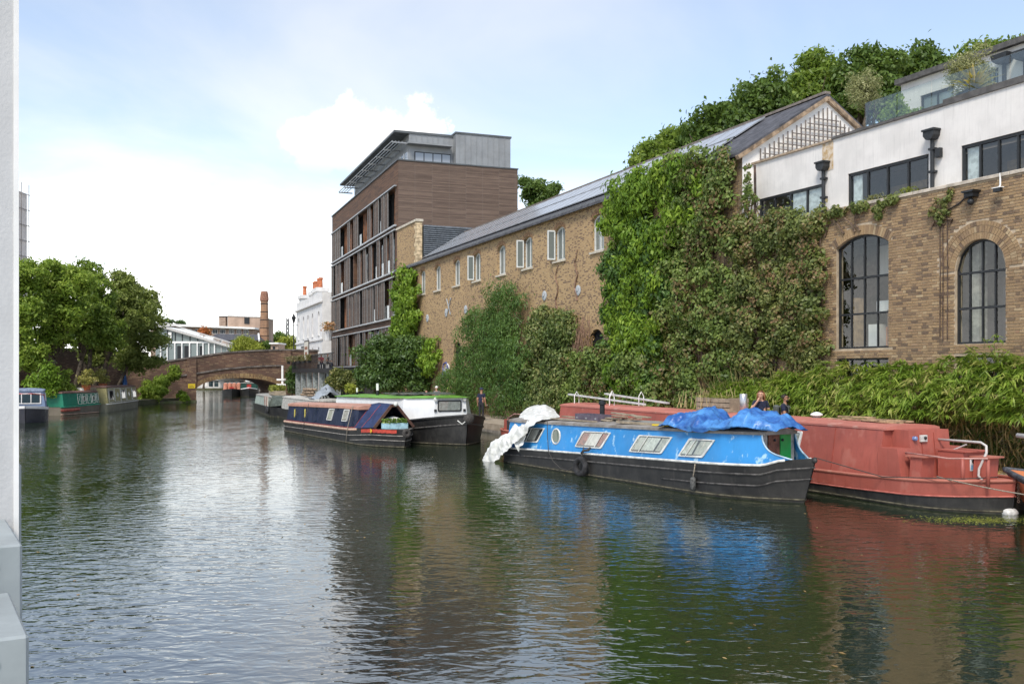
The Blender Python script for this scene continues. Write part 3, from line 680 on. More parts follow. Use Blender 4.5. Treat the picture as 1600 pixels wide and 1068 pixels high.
m = MB(); m.box(tl, tr_ - .2, -0.6, -0.06, 0.43, TZ - 0.36); m.build('back_wall', mat('undercroft', (0.05, 0.05, 0.05), 0.9), tr)
hs = FP.thing('hanging_sign', 'framed pub sign board standing at the terrace edge', 'sign', None, FP.s_(484, -3.0), -3.3, TZ + 0.7)
m = MB(); m.box(-1.25, 1.25, 0, 0.06, 0, 1.75); m.build('frame', mat('sign_frame', (0.10, 0.09, 0.08), 0.6), hs)
m = MB(); m.box(-1.08, 1.08, -0.02, -0.004, 0.12, 1.62); m.build('board', mat('sign_cream', (0.68, 0.64, 0.55), 0.6), hs)
m = MB(); m.box(-0.75, 0.75, -0.03, -0.021, 0.95, 1.2); m.box(-0.55, 0.55, -0.03, -0.021, 0.5, 0.75); m.build('lettering', mat('sign_red', (0.30, 0.12, 0.06), 0.6), hs)
lp = at_depth(459, 590, 100.0); la = thing('street_lamp', 'black lamp post standing at the bridge end beside the pub', 'lamp', (lp.x, 100, 2.4))
zt = at_depth(459, 493, 100.0).z - 2.4; m = MB(); m.lathe([(0.14, 0), (0.10, 0.5), (0.07, 1.2), (0.055, zt - 0.8), (0.09, zt - 0.7)], n=8); m.build('post', M_DARK, la)
m = MB(); m.lathe([(0.10, zt - 0.7), (0.22, zt - 0.25), (0.26, zt - 0.22), (0.12, zt), (0.03, zt + 0.25)], n=8); m.build('lantern', M_DARK, la)
m = MB(); m.bar((-0.45, 0, zt - 1.0), (0.45, 0, zt - 1.0), 0.05, 0.05); m.build('ladder_bar', M_DARK, la)
sp = on_z(435.5, 612, 0.43); sp2 = FG.world(FG.s_(435.5), -1.2, 0.0)
gp = thing('waymark_post', 'white waymark post with boards at the right of the arch', 'sign post', (sp2.x, sp2.y, 0.0))
m = MB(); m.box(-0.09, 0.09, -0.09, 0.09, -0.4, CAMH + (HOR - 571) / FPX * sp2.y); m.build('post', M_WHITE, gp)
for zz in (1.5, 2.0): m = MB(); m.box(-0.55, 0.35, -0.14, -0.11, zz, zz + 0.18); m.build('board', M_WHITE, gp)

# ================================================================== timber clad block
def wood_mat(name, c1, c2, rows=0.085, panel=2.6):
    if name in _M: return _M[name]
    m = bpy.data.materials.new(name); m.use_nodes = True; T = NT(m.node_tree); p = T.n['Principled BSDF']
    tc = T.new('ShaderNodeTexCoord').outputs['Object']; x, y, z = T.xyz(tc); u = T.m('ADD', x, y)
    r = T.m('FLOOR', T.m('DIVIDE', z, rows)); pn = T.m('FLOOR', T.m('DIVIDE', u, panel))
    wn = T.new('ShaderNodeTexWhiteNoise', noise_dimensions='2D'); T.put(wn.inputs['Vector'], T.comb(r, pn, 0.0))
    st = T.noise(T.comb(T.m('MULTIPLY', u, 0.35), 0.0, T.m('MULTIPLY', z, 7.0)), 2.0, 4.0, 0.6)
    f = T.m('ADD', T.m('MULTIPLY', wn.outputs['Value'], 0.55), T.m('MULTIPLY', T.mapr(st, 0.3, 0.7), 0.45))
    c = T.mix(f, c1, c2)
    gap = T.m('LESS_THAN', T.m('FRACT', T.m('DIVIDE', z, rows)), 0.16); c = T.mix(T.m('MULTIPLY', gap, 0.75), c, (0.012, 0.009, 0.007))
    seam = T.m('LESS_THAN', T.m('FRACT', T.m('DIVIDE', u, panel * 0.5)), 0.012); c = T.mix(T.m('MULTIPLY', seam, 0.6), c, (0.20, 0.17, 0.15))
    T.link(c, p.inputs['Base Color']); p.inputs['Roughness'].default_value = 0.8
    b = T.new('ShaderNodeBump'); b.inputs['Distance'].default_value = 0.02; T.link(T.m('SUBTRACT', 1.0, gap), b.inputs['Height']); T.link(b.outputs[0], p.inputs['Normal'])
    _M[name] = m; return m
M_CLAD = wood_mat('timber_cladding', (0.085, 0.056, 0.042), (0.215, 0.150, 0.112))
M_CLAD2 = wood_mat('timber_cladding_front', (0.05, 0.028, 0.018), (0.19, 0.095, 0.048), 0.085, 1.3)
M_SHUT = wood_mat('shutter_louvre', (0.05, 0.034, 0.026), (0.165, 0.115, 0.083), 0.075, 9.0)
M_ORANGE = mat('cedar_panel', (0.24, 0.11, 0.055), 0.7, 0.25, 4.0)
M_ZINC = mat('zinc_sheet', (0.27, 0.28, 0.285), 0.5, 0.06, 1.2, metal=0.25)
M_ZINCD = mat('zinc_dark', (0.10, 0.11, 0.115), 0.55, 0.1, 1.2, metal=0.2)
M_ALU = mat('alu_rail', (0.42, 0.43, 0.44), 0.45, 0.08, 2.0, metal=0.4)
BL = FB.s_(519.0); BD = 9.25; BTOP = FB.z_(622, 250.5)
tb = FB.thing('timber_clad_block', 'tall dark timber clad block with sliding shutters and grey rooftop storey', 'building')
rowsB = [(13.56, 16.3), (10.2, 13.1), (6.85, 9.7), (3.4, 6.15)]
m = MB(); z = 0.43                                                # front wall bands between the window strips, with the strips set back
for (za, zb) in sorted(rowsB): m.box(BL, 0, 0.0, 0.45, z, za); z = zb
m.box(BL, 0, 0.0, 0.45, z, BTOP)
for a, b in ((BL, BL + 0.35), (BL * 0.61, BL * 0.61 + 0.3), (-0.9, -0.002)):
    for (za, zb) in rowsB: m.box(a, b, 0.002, 0.45, za, zb)
m.build('front_cladding', M_CLAD2, tb, fix=False)
m = MB(); m.box(BL + 0.01, -0.02, 0.452, BD, 0.43, BTOP - 0.02); m.build('core', mat('dark_room', (0.02, 0.018, 0.016), 0.9), tb)
m = MB(); m.box(-0.018, 0.06, 0.02, BD, 0.43, BTOP); m.build('side_cladding', M_CLAD, tb); m = MB(); m.box(BL - .06, BL + 0.01, 0.46, BD, 0.43, BTOP); m.build('side_cladding', M_CLAD, tb)
m = MB(); m.box(BL - 0.1, 0.12, -0.08, BD + .05, BTOP + 0.003, BTOP + 0.09); m.build('roof_edge', M_ZINCD, tb)
random.seed(21)
for ri, (za, zb) in enumerate(rowsB):
    for zz, hh in ((zb, 0.09), (za - 0.16, 0.12)):
        r = MB(); r.box(BL + 0.1, -0.35, -0.20, -0.02, zz, zz + hh); r.build('shutter_rail', M_ALU, tb)
    q = BL + 0.4
    while q < -1.2:
        w = 0.86
        if abs(q - BL * 0.61) < 0.6: q += 0.8; continue
        k = random.random()
        if k < 0.68:
            s_ = MB(); dy = random.choice((-0.14, -0.08)); s_.box(q, q + w, dy, dy + 0.05, za + 0.02, zb - 0.01)
            sh_ = s_.build('shutter', M_SHUT, tb)
            e = MB(); e.box(q - 0.03, q + 0.03, dy - 0.012, dy + 0.055, za + 0.02, zb - 0.01); e.box(q + w - 0.03, q + w + 0.03, dy - 0.012, dy + 0.055, za + 0.02, zb - 0.01); e.build('stile', mat('stile_grey', (0.19, 0.185, 0.18), 0.5, 0.1), sh_)
        if k > 0.50:
            g = MB(); g.box(q + 0.06, q + w - 0.02, 0.36, 0.40, za, zb); gw = g.build('window', M_ORANGE if random.random() < 0.5 else M_GLASS, tb)
            g = MB(); g.box(q + 0.02, q + 0.07, 0.30, 0.36, za, zb); g.build('frame', M_ORANGE, gw)
            if random.random() < 0.22:
                g = MB(); g.box(q + 0.1, q + w, -0.03, -0.01, za, za + 0.95); g.build('glass_guard', mat('guard_glass', (0.45, 0.48, 0.48), 0.2), tb)
        q += w + random.uniform(0.02, 0.44)
random.seed(5)
# rooftop storey
zp = FB.z_(614.7, 204, 0.0); p0 = FB.s_(531, 0.0); sE, sE2, yS, yW = -1.25, -0.55, 4.55, 1.15
ph = link('rooftop_storey', None, tb); zb0 = BTOP + .09
m = MB(); m.box(p0 + 1.2, sE, yW, yS, zb0, zp - 0.16); m.build('wall', M_ZINC, ph); m = MB(); m.box(p0 + 1.2, sE2, yS + .002, BD - 0.35, zb0, zp - 0.02); m.build('wall', M_ZINC, ph)
m = MB(); m.box(p0, sE + .08, 0.0, yS, zp - 0.16, zp); m.build('roof', M_ZINCD, ph); m = MB(); m.box(p0 + 1.0, sE2 + .06, yS - .05, BD - 0.28, zp - 0.018, zp + 0.11); m.build('roof', M_ZINCD, ph)
for i in range(9): y = yS + .25 + i * 0.45; e = MB(); e.box(sE2, sE2 + .035, y, y + 0.04, zb0, zp - 0.02); e.build('seam', M_ZINC, ph)
for i in range(8): y = yW + .1 + i * 0.42; e = MB(); e.box(sE, sE + .035, y, y + 0.04, zp - 0.95, zp - 0.16); e.build('seam', M_ZINC, ph)
m = MB(); m.box(sE, sE + .03, 1.55, 4.35, zb0 + .05, zb0 + 0.95); wn_ = m.build('window', M_DARK, ph)
for i in range(4): g = MB(); g.box(sE + .031, sE + .045, 1.62 + i * 0.69, 2.24 + i * 0.69, zb0 + 0.12, zb0 + 0.88); g.build('pane', glass_mat('pale_glass', (0.35, 0.38, 0.42)), wn_)
m = MB(); m.box(sE - .1, sE + .7, 0.9, 4.3, zp - 1.02, zp - 0.90); m.build('canopy', M_ZINC, ph)
m = MB(); m.box(p0 + 1.4, sE - .3, yW - .06, yW - .004, zb0, zb0 + 0.95); m.build('glazing', glass_mat('pale_glass'), ph)
q = p0 + 1.5
while q < sE - .4: e = MB(); e.box(q, q + 0.12, yW - .12, yW - .062, zb0, zb0 + 1.0); e.build('mullion', M_WHITE, ph); q += 1.1
for i in range(9):                                                # brise soleil blades on brackets
    s0 = p0 + 0.2 + i * (sE - 0.4 - p0) / 8; e = MB(); e.box(s0, s0 + 0.08, -0.12, yW, zp - 0.90, zp - 0.81); e.build('bracket', M_ZINC, ph)
for i in range(4):
    y = -0.10 + i * 0.25; e = MB(); e.box(p0 - 0.1, sE - .1, y, y + 0.03, zp - 0.80, zp - 0.73); e.build('sunshade_blade', M_ZINC, ph)

# ================================================================== long brick warehouse
M_BRW = brick_mat('warehouse_brick', (0.44, 0.295, 0.145), (0.37, 0.24, 0.115), (0.15, 0.092, 0.058), (0.37, 0.295, 0.20), 0.125, 0.075, 0.25, 0.006, 0.7, (0.22, 0.14, 0.085))
M_GREYW = mat('grey_window_paint', (0.60, 0.62, 0.60), 0.5, 0.06); M_SILL = mat('stone_sill', (0.52, 0.47, 0.38), 0.8, 0.1)
WL = FW.s_(620.0); EAVE = FW.z_(900, 325.5); RY = 3.5; RZ = FW.at(1290, 150, RY)[1]
wh = FW.thing('brick_warehouse', 'long yellow brick warehouse with small arched windows and solar panelled roof', 'warehouse')
upW, loW = [], []
for px in (633.5, 660.2, 683.7, 713.5, 745.2, 783.4, 824.5, 874.5, 934.0):
    s0 = FW.s_(px); zb = FW.z_(874.5, 406.5); upW.append((s0 - 0.56, s0 + 0.56, zb, zb + 1.35, 0.22))
for px in (714.5, 756, 800, 846, 932, 1005):
    s0 = FW.s_(px); loW.append((s0 - 0.7, s0 + 0.7, 1.0, 3.9, 0.7))
m = MB(); zm = 6.3
openings_wall(m, WL, 0, zm, EAVE, upW, deep=0.22, seg=8); openings_wall(m, WL, 0, 0.43, zm, loW, deep=0.25, seg=10)
m.quad((WL, 0, .43), (WL, 7, .43), (WL, 7, EAVE), (WL, 0, EAVE)); m.quad((WL, 7, .43), (0, 7, .43), (0, 7, EAVE), (WL, 7, EAVE)); m.build('brick_wall', M_BRW, wh, fix=False)
m = MB(); m.box(WL + .2, -0.3, 0.7, 6.7, 0.43, EAVE - 0.1); m.build('interior', mat('dark_room', (0.02, 0.018, 0.016)), wh)
for i, o_ in enumerate(upW):
    w = arched_window(wh, *o_, 0.2, M_GREYW, glass_mat('warehouse_glass', (0.17, 0.19, 0.18), 0.06), mull=[(o_[0] + o_[1]) / 2], fw=0.085, sill=M_SILL)
    a, b, zb, zs, ri = o_
    if i in (4, 6, 7):                                         # one or both casements stand open
        for sgn, hx in ((1, a + 0.05), (-1, b - 0.05)):
            if sgn < 0: continue
            ang = R(100 if sgn > 0 else 72); c = link('casement', None, w, (hx, 0.02, 0), (0, 0, -ang if sgn > 0 else ang)); f = MB(); W2 = 0.38 * sgn
            x0, x1 = min(0, W2), max(0, W2)
            f.box(x0, x0 + .06, -.02, .02, zb + .07, zs + .1); f.box(x1 - .06, x1, -.025, .025, zb + .07, zs + .1); f.box(x0 + .06, x1 - .06, -.025, .025, zb + .07, zb + .14); f.box(x0 + .06, x1 - .06, -.025, .025, zs + .03, zs + .1)
            c2 = f.mesh('casement', M_GREYW); c.name = 'casement'
            cc = link('casement', c2, w, c.location.copy(), c.rotation_euler.copy()); bpy.data.objects.remove(c)
            f = MB(); f.box(x0 + .06, x1 - .06, -.004, .004, zb + .14, zs + .03); gl = f.mesh('pane', glass_mat('casement_glass', (0.15, 0.17, 0.16), 0.08))
            po = link('casement_pane', gl, w, cc.location.copy(), cc.rotation_euler.copy())
    lint = MB()                                                   # soldier course over the opening
    for k in range(9):
        t0, t1 = k / 9, (k + 0.86) / 9; x0, x1 = a - .06 + (b - a + .12) * t0, a - .06 + (b - a + .12) * t1
        z0 = zs + arch_rise(min(1, max(0, t0)), ri, b - a); z1 = zs + arch_rise(min(1, max(0, t1)), ri, b - a)
        lint.add([(x0, -0.012, z0 + .004), (x1, -0.012, z1 + .004), (x1, -0.012, z1 + .22), (x0, -0.012, z0 + .22)], [(0, 1, 2, 3)])
    lint.build('brick_arch', mat('arch_brick', (0.36, 0.21, 0.11), 0.9, 0.3, 9.0), wh, fix=False)
for o_ in loW: arched_window(wh, *o_, 0.22, M_DARK, M_GLASS, mull=[o_[0] + (o_[1] - o_[0]) * k / 3 for k in (1, 2)], trans=[2.1, 3.1], fw=0.06, sill=M_SILL)
# gutter, fascia and roof
m = MB(); m.box(WL - 0.1, 0.05, -0.20, -0.002, EAVE - 0.12, EAVE + 0.03); m.build('gutter', mat('lead_gutter', (0.12, 0.125, 0.13), 0.5, 0.1), wh)
sl_ = (RZ - EAVE) / RY
def roof_z(y): return EAVE + 0.06 + sl_ * y if y <= RY else EAVE + 0.06 + sl_ * (2 * RY - y)
m = MB(); x1 = 0.12
m.add([(WL, -0.25, roof_z(-0.25)), (x1, -0.25, roof_z(-0.25)), (x1, RY, roof_z(RY)), (WL, RY, roof_z(RY)), (x1, 2 * RY + .2, roof_z(2 * RY + .2)), (WL, 2 * RY + .2, roof_z(2 * RY + .2)),
       (WL, -0.25, roof_z(-0.25) - .1), (x1, -0.25, roof_z(-0.25) - .1), (x1, RY, roof_z(RY) - .1), (x1, 2 * RY + .2, roof_z(2 * RY + .2) - .1)],
      [(0, 1, 2, 3), (3, 2, 4, 5), (6, 7, 1, 0), (7, 8, 2, 1), (8, 9, 4, 2)]); m.build('slate_roof', M_SLATE, wh, fix=False)
m = MB(); m.box(WL, x1, RY - 0.12, RY + 0.12, roof_z(RY) - 0.02, roof_z(RY) + 0.07); m.build('ridge_tiles', mat('ridge', (0.20, 0.17, 0.15), 0.85), wh)
M_PV = glass_mat('solar_glass', (0.26, 0.27, 0.29), 0.16, 1.9); M_PVF = mat('panel_frame', (0.45, 0.46, 0.47), 0.4, 0.05, metal=0.5)
pe = FW.s_(1150, 1.8); nv = Vector((0, -sl_, 1)).normalized(); ty = Vector((0, 1, sl_)).normalized(); ln = math.hypot(RY - 0.75, sl_ * (RY - 0.75)) / 2
def pv_mesh(w, l):
    f = MB(); f.box(0, w, 0, 0.03, 0, 0.045); f.box(0, w, l - .03, l, 0, 0.045); f.box(0, .03, .03, l - .03, 0, 0.045); f.box(w - .03, w, .03, l - .03, 0, 0.045); f.box(.03, w - .03, .03, l - .03, 0.0, 0.035, 1)
    return f.mesh('solar_panel', [M_PVF, M_PV])
pvm = pv_mesh(1.02, ln - 0.03); q = pe - 1.04; ang = math.atan(sl_)
while q > WL + 1.0:
    for k in range(2):
        y = 0.35 + k * (RY - 0.6) / 2 * 0.99; o = link('solar_panel', pvm, wh, (q, y, roof_z(y) + 0.07), (ang + random.uniform(-.004, .004), random.uniform(-.003, .003), 0))
    q -= 1.04
# gable end, white painted, with trellis
M_GABLE = mat('old_white_render', (0.80, 0.78, 0.745), 0.85, 0.05, 1.0, 0.006, 12, col2=(0.72, 0.68, 0.61), lo=0.25, hi=0.5)
m = MB(); gp_ = [(0, 0.43), (0, EAVE), (RY, roof_z(RY) - .1), (2 * RY, EAVE), (2 * RY, 0.43)]
m.add([(0.0, y, z) for y, z in gp_] + [(-0.3, y, z) for y, z in gp_], [(0, 1, 2, 3, 4), (0, 5, 6, 1), (1, 6, 7, 2), (2, 7, 8, 3)]); m.build('gable_wall', M_GABLE, wh)
m = MB()
for (ya, yb) in ((-0.25, RY), (2 * RY + .2, RY)): m.bar((0.06, ya, roof_z(ya) - 0.16), (0.06, yb, roof_z(yb) - 0.16), 0.16, 0.14)
m.build('verge', mat('verge_mortar', (0.33, 0.24, 0.16), 0.9, 0.25, 4), wh)
FGa = Frame(FW.o.x, FW.o.y, FW.th + math.pi / 2)                  # the gable plane: local x runs inland
tz = FW.thing('trellis', 'grey wooden trellis fixed to the white gable end', 'trellis', None, 0.0, 0, 0)
def gat(px, py): return FGa.at(px, py, 0.0)
M_LATH = mat('grey_lath', (0.20, 0.17, 0.15), 0.85, 0.2, 8)
y_a, y_b = gat(1187, 250)[0], gat(1338, 200)[0]
zb_ = gat(1187, 250)[1]
nV = 23
for i in range(nV):
    y = y_a + (y_b - y_a) * i / (nV - 1); zt = roof_z(y) - 0.55
    l = MB(); l.box(0.035, 0.06, y - 0.019, y + 0.019, zb_ - 0.4, zt + 0.12 + random.uniform(-.05, .05)); l.build('upright_lath', M_LATH, tz)
k = 0
while True:
    z = zb_ + 0.02 + k * 0.20; k += 1
    ya = y_a if z < roof_z(y_a) - 0.6 else (z + 0.6 - EAVE - .06) / sl_
    yb = y_b if z < roof_z(y_b) - 0.6 else 2 * RY - (z + 0.6 - EAVE - .06) / sl_
    if yb - ya < 0.5 or k > 18: break
    l = MB(); l.box(0.0605, 0.082, ya - 0.05, yb + 0.05, z - 0.016, z + 0.016); l.build('cross_lath', M_LATH, tz)
# brick upstand and louvred plant box where the warehouse meets the timber block
up = FW.thing('brick_upstand', 'yellow brick parapet wall rising at the end of the warehouse', 'wall')
ua, ub = FW.s_(620.5), FW.s_(651.3); uz = FW.z_(640, 351)
m = MB(); m.box(ua, ub, -0.004, 0.35, EAVE - 0.5, uz); m.build('brickwork', M_BRW, up, fix=False)
m = MB(); m.box(ua - .05, ub + .1, -0.08, 0.43, uz + .002, uz + 0.16); m.build('coping', M_SILL, up)
k = 0; z = EAVE
while z < uz - 0.1: m = MB(); m.box(ub - (0.30 if k % 2 else 0.55), ub + 0.03, -0.03, 0.37, z, z + 0.27); m.build('quoin', mat('pale_brick', (0.58, 0.45, 0.28), 0.9, 0.2, 5), up); z += 0.29; k += 1
lv = FW.thing('louvred_plant_box', 'dark grey louvred plant enclosure behind the brick parapet', 'enclosure')
m = MB(); m.box(ua + 0.2, ub - 0.05, 0.5, 8.0, EAVE - 0.5, uz - 0.25); m.build('body', mat('plant_grey', (0.11, 0.125, 0.14), 0.6), lv)
z = EAVE
while z < uz - 0.3: m = MB(); m.add([(ub - .05, .5, z), (ub + .03, .5, z), (ub - .05, .5, z + .12), (ub - .05, 8, z), (ub + .03, 8, z), (ub - .05, 8, z + .12)], [(0, 1, 4, 3), (1, 2, 5, 4), (0, 2, 1)]); m.build('louvre_blade', _M['plant_grey'], lv, fix=False); z += 0.14
m = MB()
for i in range(8): m.box(ub + .03, ub + .045, 1.0 + i * 0.9, 1.08 + i * 0.9, EAVE, uz - 0.28)
# wall ties
for (px, py, r) in ((903.7, 453.6, 0.24), (851, 462, 0.24), (728, 483.6, 0.26), (697.6, 488.5, 0.26), (668, 497, 0.26)):
    s0, z0 = FW.at(px, py); t = MB(); t.lathe([(r, 0), (r, 0.03), (r * 0.8, 0.05), (0.06, 0.06), (0.05, 0.10)], n=18)
    o = t.build('wall_tie', mat('cast_iron_grey', (0.38, 0.40, 0.41), 0.6, 0.15, 6), wh, smooth=False); o.location = (s0, 0.0, z0); o.rotation_euler = (R(90), 0, 0)
s0, z0 = FW.at(702, 479); m = MB(); m.bar((s0 - .35, -0.03, z0 - .5), (s0 + .35, -0.03, z0 + .5), 0.04, 0.07); m.bar((s0 + .35, -0.05, z0 - .5), (s0 - .35, -0.05, z0 + .5), 0.04, 0.07); m.build('cross_tie', _M['cast_iron_grey'], wh)
m = MB()                                                          # graffiti, thin paint on the wall foot
for (px, py, c) in ((696, 575, 0), (697, 583, 1), (700, 596, 2), (704, 602, 2), (695, 588, 0), (699, 578, 1)):
    s0, z0 = FW.at(px, py); mg = MB(); pts = [(s0 + 0.4 * math.cos(q_) + random.uniform(-.08, .08), -0.006 - 0.001 * c, z0 + 0.35 * math.sin(q_) + random.uniform(-.08, .08)) for q_ in np.linspace(0, 5.4, 12)]
    mg.tube(pts, 0.05, 4, 0); mg.build('graffiti', [mat('spray_blue', (0.10, 0.12, 0.35), 0.5), mat('spray_white', (0.6, 0.6, 0.6), 0.5), mat('spray_lime', (0.35, 0.55, 0.08), 0.5)][c], wh)

# ================================================================== brick yard wall with tall arched windows, white studios above
def stock_brick(name, pal):
    if name in _M: return _M[name]
    m = bpy.data.materials.new(name); m.use_nodes = True; T = NT(m.node_tree); p = T.n['Principled BSDF']
    g = T.new('ShaderNodeNewGeometry'); oi = T.new('ShaderNodeObjectInfo'); tc = T.new('ShaderNodeTexCoord').outputs['Object']; gp = g.outputs['Position']
    f = T.m('FRACT', T.m('ADD', T.m('MULTIPLY', g.outputs['Random Per Island'], 1.0), T.m('MULTIPLY', oi.outputs['Random'], 1.0)))
    c = T.ramp(f, pal)
    grain = T.noise(gp, 22.0, 5.0, 0.7); c = T.mix(T.m('MULTIPLY', T.mapr(grain, 0.45, 0.75), 0.45), c, (0.13, 0.095, 0.065))
    soot = T.mapr(T.noise(gp, 0.55, 4.0, 0.6), 0.46, 0.68); c = T.mix(T.m('MULTIPLY', soot, 0.3), c, (0.17, 0.12, 0.08))
    T.link(c, p.inputs['Base Color']); p.inputs['Roughness'].default_value = 0.92; p.inputs['Specular IOR Level'].default_value = 0.2
    b = T.new('ShaderNodeBump'); b.inputs['Distance'].default_value = 0.006; T.link(T.noise(gp, 60.0, 3.0), b.inputs['Height']); T.link(b.outputs[0], p.inputs['Normal'])
    _M[name] = m; return m
M_STOCK = stock_brick('stock_brick', [(0.0, (0.14, 0.10, 0.07)), (0.12, (0.20, 0.138, 0.088)), (0.26, (0.30, 0.205, 0.118)), (0.55, (0.35, 0.24, 0.13)), (0.75, (0.29, 0.195, 0.11)), (0.9, (0.39, 0.275, 0.155)), (0.97, (0.43, 0.33, 0.20)), (1.0, (0.29, 0.17, 0.10))])
M_MORT = mat('lime_mortar', (0.46, 0.37, 0.26), 0.95, 0.12, 4.0, 0.004, 40)
M_STUD = mat('studio_render', (0.68, 0.655, 0.62), 0.85, 0.05, 1.2, 0.002, 30, streak=0.24)
M_BLK = mat('black_window_steel', (0.022, 0.024, 0.026), 0.45, 0.1)
RL = FR.s_(1162.0); RRt = FR.s_(1690.0)
CAPZ = FR.z_(1440, 302.0)
w1a, w1b = FR.s_(1306.5), FR.s_(1388.0); w2a, w2b = FR.s_(1491.5), FR.s_(1571.0)
zb1, zt1 = FR.z_(1347, 544.0), FR.z_(1347, 366.5)
zb2 = FR.z_(1531, 536.5); zt2 = FR.z_(1533, 373.0)
W1 = (w1a, w1b, zb1, FR.z_(1347, 383), zt1 - FR.z_(1347, 383)); W2_ = (w2a, w2b, zb2, zt2 - (w2b - w2a) / 2 * 1.0, (w2b - w2a) / 2 * 0.999)
wall = FR.thing('brick_yard_wall', 'yellow stock brick wall with two tall arched studio windows above the bamboo', 'wall')
LOWZ = 0.43
LO1 = (w1a, w1b, zb1 - 1.25, zb1 - 0.28, 0.0); LO2 = (w2a, w2b, zb2 - 1.25, zb2 - 0.30, 0.0)
m = MB(); zmid = min(zb1, zb2) - 0.16
openings_wall(m, RL, RRt, zmid, CAPZ, [W1, W2_], y=0.012, deep=0.26, seg=14)
openings_wall(m, RL, RRt, LOWZ, zmid, [LO1, LO2], y=0.012, deep=0.26)
m.quad((RRt, .012, LOWZ), (RRt, .5, LOWZ), (RRt, .5, CAPZ), (RRt, .012, CAPZ)); m.quad((RL, .012, CAPZ), (RRt, .012, CAPZ), (RRt, .6, CAPZ), (RL, .6, CAPZ))
m.build('mortar_backing', M_MORT, wall, fix=False)
# bricks laid in Flemish bond, real pieces
def in_open(a, b, z0, z1):
    for (x0, x1, zb, zs, ri) in (W1, W2_, LO1, LO2):
        if b <= x0 or a >= x1: continue
        xc = max(x0, min(x1, (a + b) / 2)); 
        zt = zs + arch_rise((xc - x0) / (x1 - x0), ri, x1 - x0)
        if z1 > zb - 0.01 and z0 < zt + (0.30 if ri > 1e-3 and ri < 0.6 else 0.0): return True
    x0, x1 = W2_[0], W2_[1]; cx, cz = (x0 + x1) / 2, W2_[3]; r = (x1 - x0) / 2
    xm, zm_ = (a + b) / 2, (z0 + z1) / 2
    if zm_ > cz - 0.05 and math.hypot(xm - cx, zm_ - cz) < r + 0.50: return True
    return False
bricks = []; row = 0; z = LOWZ + 0.9; CH = 0.075; random.seed(3)
while z + CH < CAPZ - 0.0:
    x = RL - random.uniform(0, 0.02) - (0.0 if row % 2 else 0.16); k = 0
    while x < RRt:
        L = 0.215 if k % 2 == 0 else 0.1025; a, b = x + 0.0, x + L
        if b > RL + 0.02 and not in_open(a, b, z, z + 0.065):
            aa, bb_ = a, b
            for (x0, x1, zb, zs, ri) in (W1, W2_):
                zt = zs + ri
                if zb - 0.01 < z + 0.03 < zs:
                    pass
            bricks.append((max(aa, RL), bb_, z, z + 0.065))
        elif b > RL + 0.02:
            for (x0, x1, zb, zs, ri) in (W1, W2_, LO1, LO2):            # closers at the jambs
                if zb < z + 0.03 < zs:
                    if a < x0 < b and x0 - a > 0.03: bricks.append((a, x0 - 0.004, z, z + 0.065))
                    if a < x1 < b and b - x1 > 0.03: bricks.append((x1 + 0.004, b, z, z + 0.065))
        x += L + 0.010; k += 1
    z += CH; row += 1
def img_size(b):                                                        # nearness to the eye
    p = FR.world((b[0] + b[1]) / 2, 0); return (b[1] - b[0]) / p.y if 1300 < CX + p.x / p.y * FPX < 1600 else 0
order = sorted(range(len(bricks)), key=lambda i: -img_size(bricks[i]) - (0.002 if FR.z_(1440, 545) < bricks[i][2] < CAPZ else -1))
singles = set(order[:230])
def one_brick(mb, a, b, z0, z1, rnd=True):
    y = -random.uniform(0.0, 0.007) if rnd else -0.004; e = 0.004
    vs = [(a, 0.012, z0), (b, 0.012, z0), (b, 0.012, z1), (a, 0.012, z1), (a + e, y, z0 + e), (b - e, y, z0 + e), (b - e, y, z1 - e), (a + e, y, z1 - e)]
    mb.add(vs, [(4, 5, 6, 7), (0, 1, 5, 4), (1, 2, 6, 5), (2, 3, 7, 6), (3, 0, 4, 7)])
sm = {}
rest = MB()
for i, b in enumerate(bricks):
    if i in singles:
        L = round(b[1] - b[0], 2)
        if L not in sm:
            t = MB(); one_brick(t, 0, b[1] - b[0], 0, 0.065, False); sm[L] = t.mesh('brick', M_STOCK)
        link('brick', sm[L], wall, (b[0], random.uniform(-0.003, 0.003), b[2]))
    else: one_brick(rest, *b)
stuff(rest.build('brickwork', M_STOCK, wall, fix=False))
# arches: rings of single voussoir bricks
def ring_arch(cx, cz, r0, dr, n, q0=0.0, q1=math.pi, name='arch_brick'):
    for i in range(n):
        a0 = q1 - (q1 - q0) * (i + 0.06) / n; a1 = q1 - (q1 - q0) * (i + 0.94) / n
        pts = [(cx + r * math.cos(a), cz + r * math.sin(a)) for r, a in ((r0, a0), (r0, a1), (r0 + dr, a1), (r0 + dr, a0))]
        v = MB(); v.prism(pts, 'y', -0.004 - random.uniform(0, .006), 0.011); v.build(name, M_STOCK, wall)
cx2 = (w2a + w2b) / 2; r2 = (w2b - w2a) / 2
ring_arch(cx2, W2_[3], r2 + 0.006, 0.155, 34); ring_arch(cx2, W2_[3], r2 + 0.172, 0.155, 40); ring_arch(cx2, W2_[3], r2 + 0.338, 0.11, 42)
ri = W1[4]; Rr = ((w1b - w1a) ** 2 / 4 + ri * ri) / (2 * ri); c1x = (w1a + w1b) / 2; c1z = W1[3] + ri - Rr; hq = math.asin((w1b - w1a) / 2 / Rr) * 1.04
ring_arch(c1x, c1z, Rr + 0.006, 0.26, 26, math.pi / 2 - hq, math.pi / 2 + hq)
M_ROOMGL = glass_mat('studio_glass', (0.03, 0.035, 0.035), 0.02, 1.5, clear=0.86)
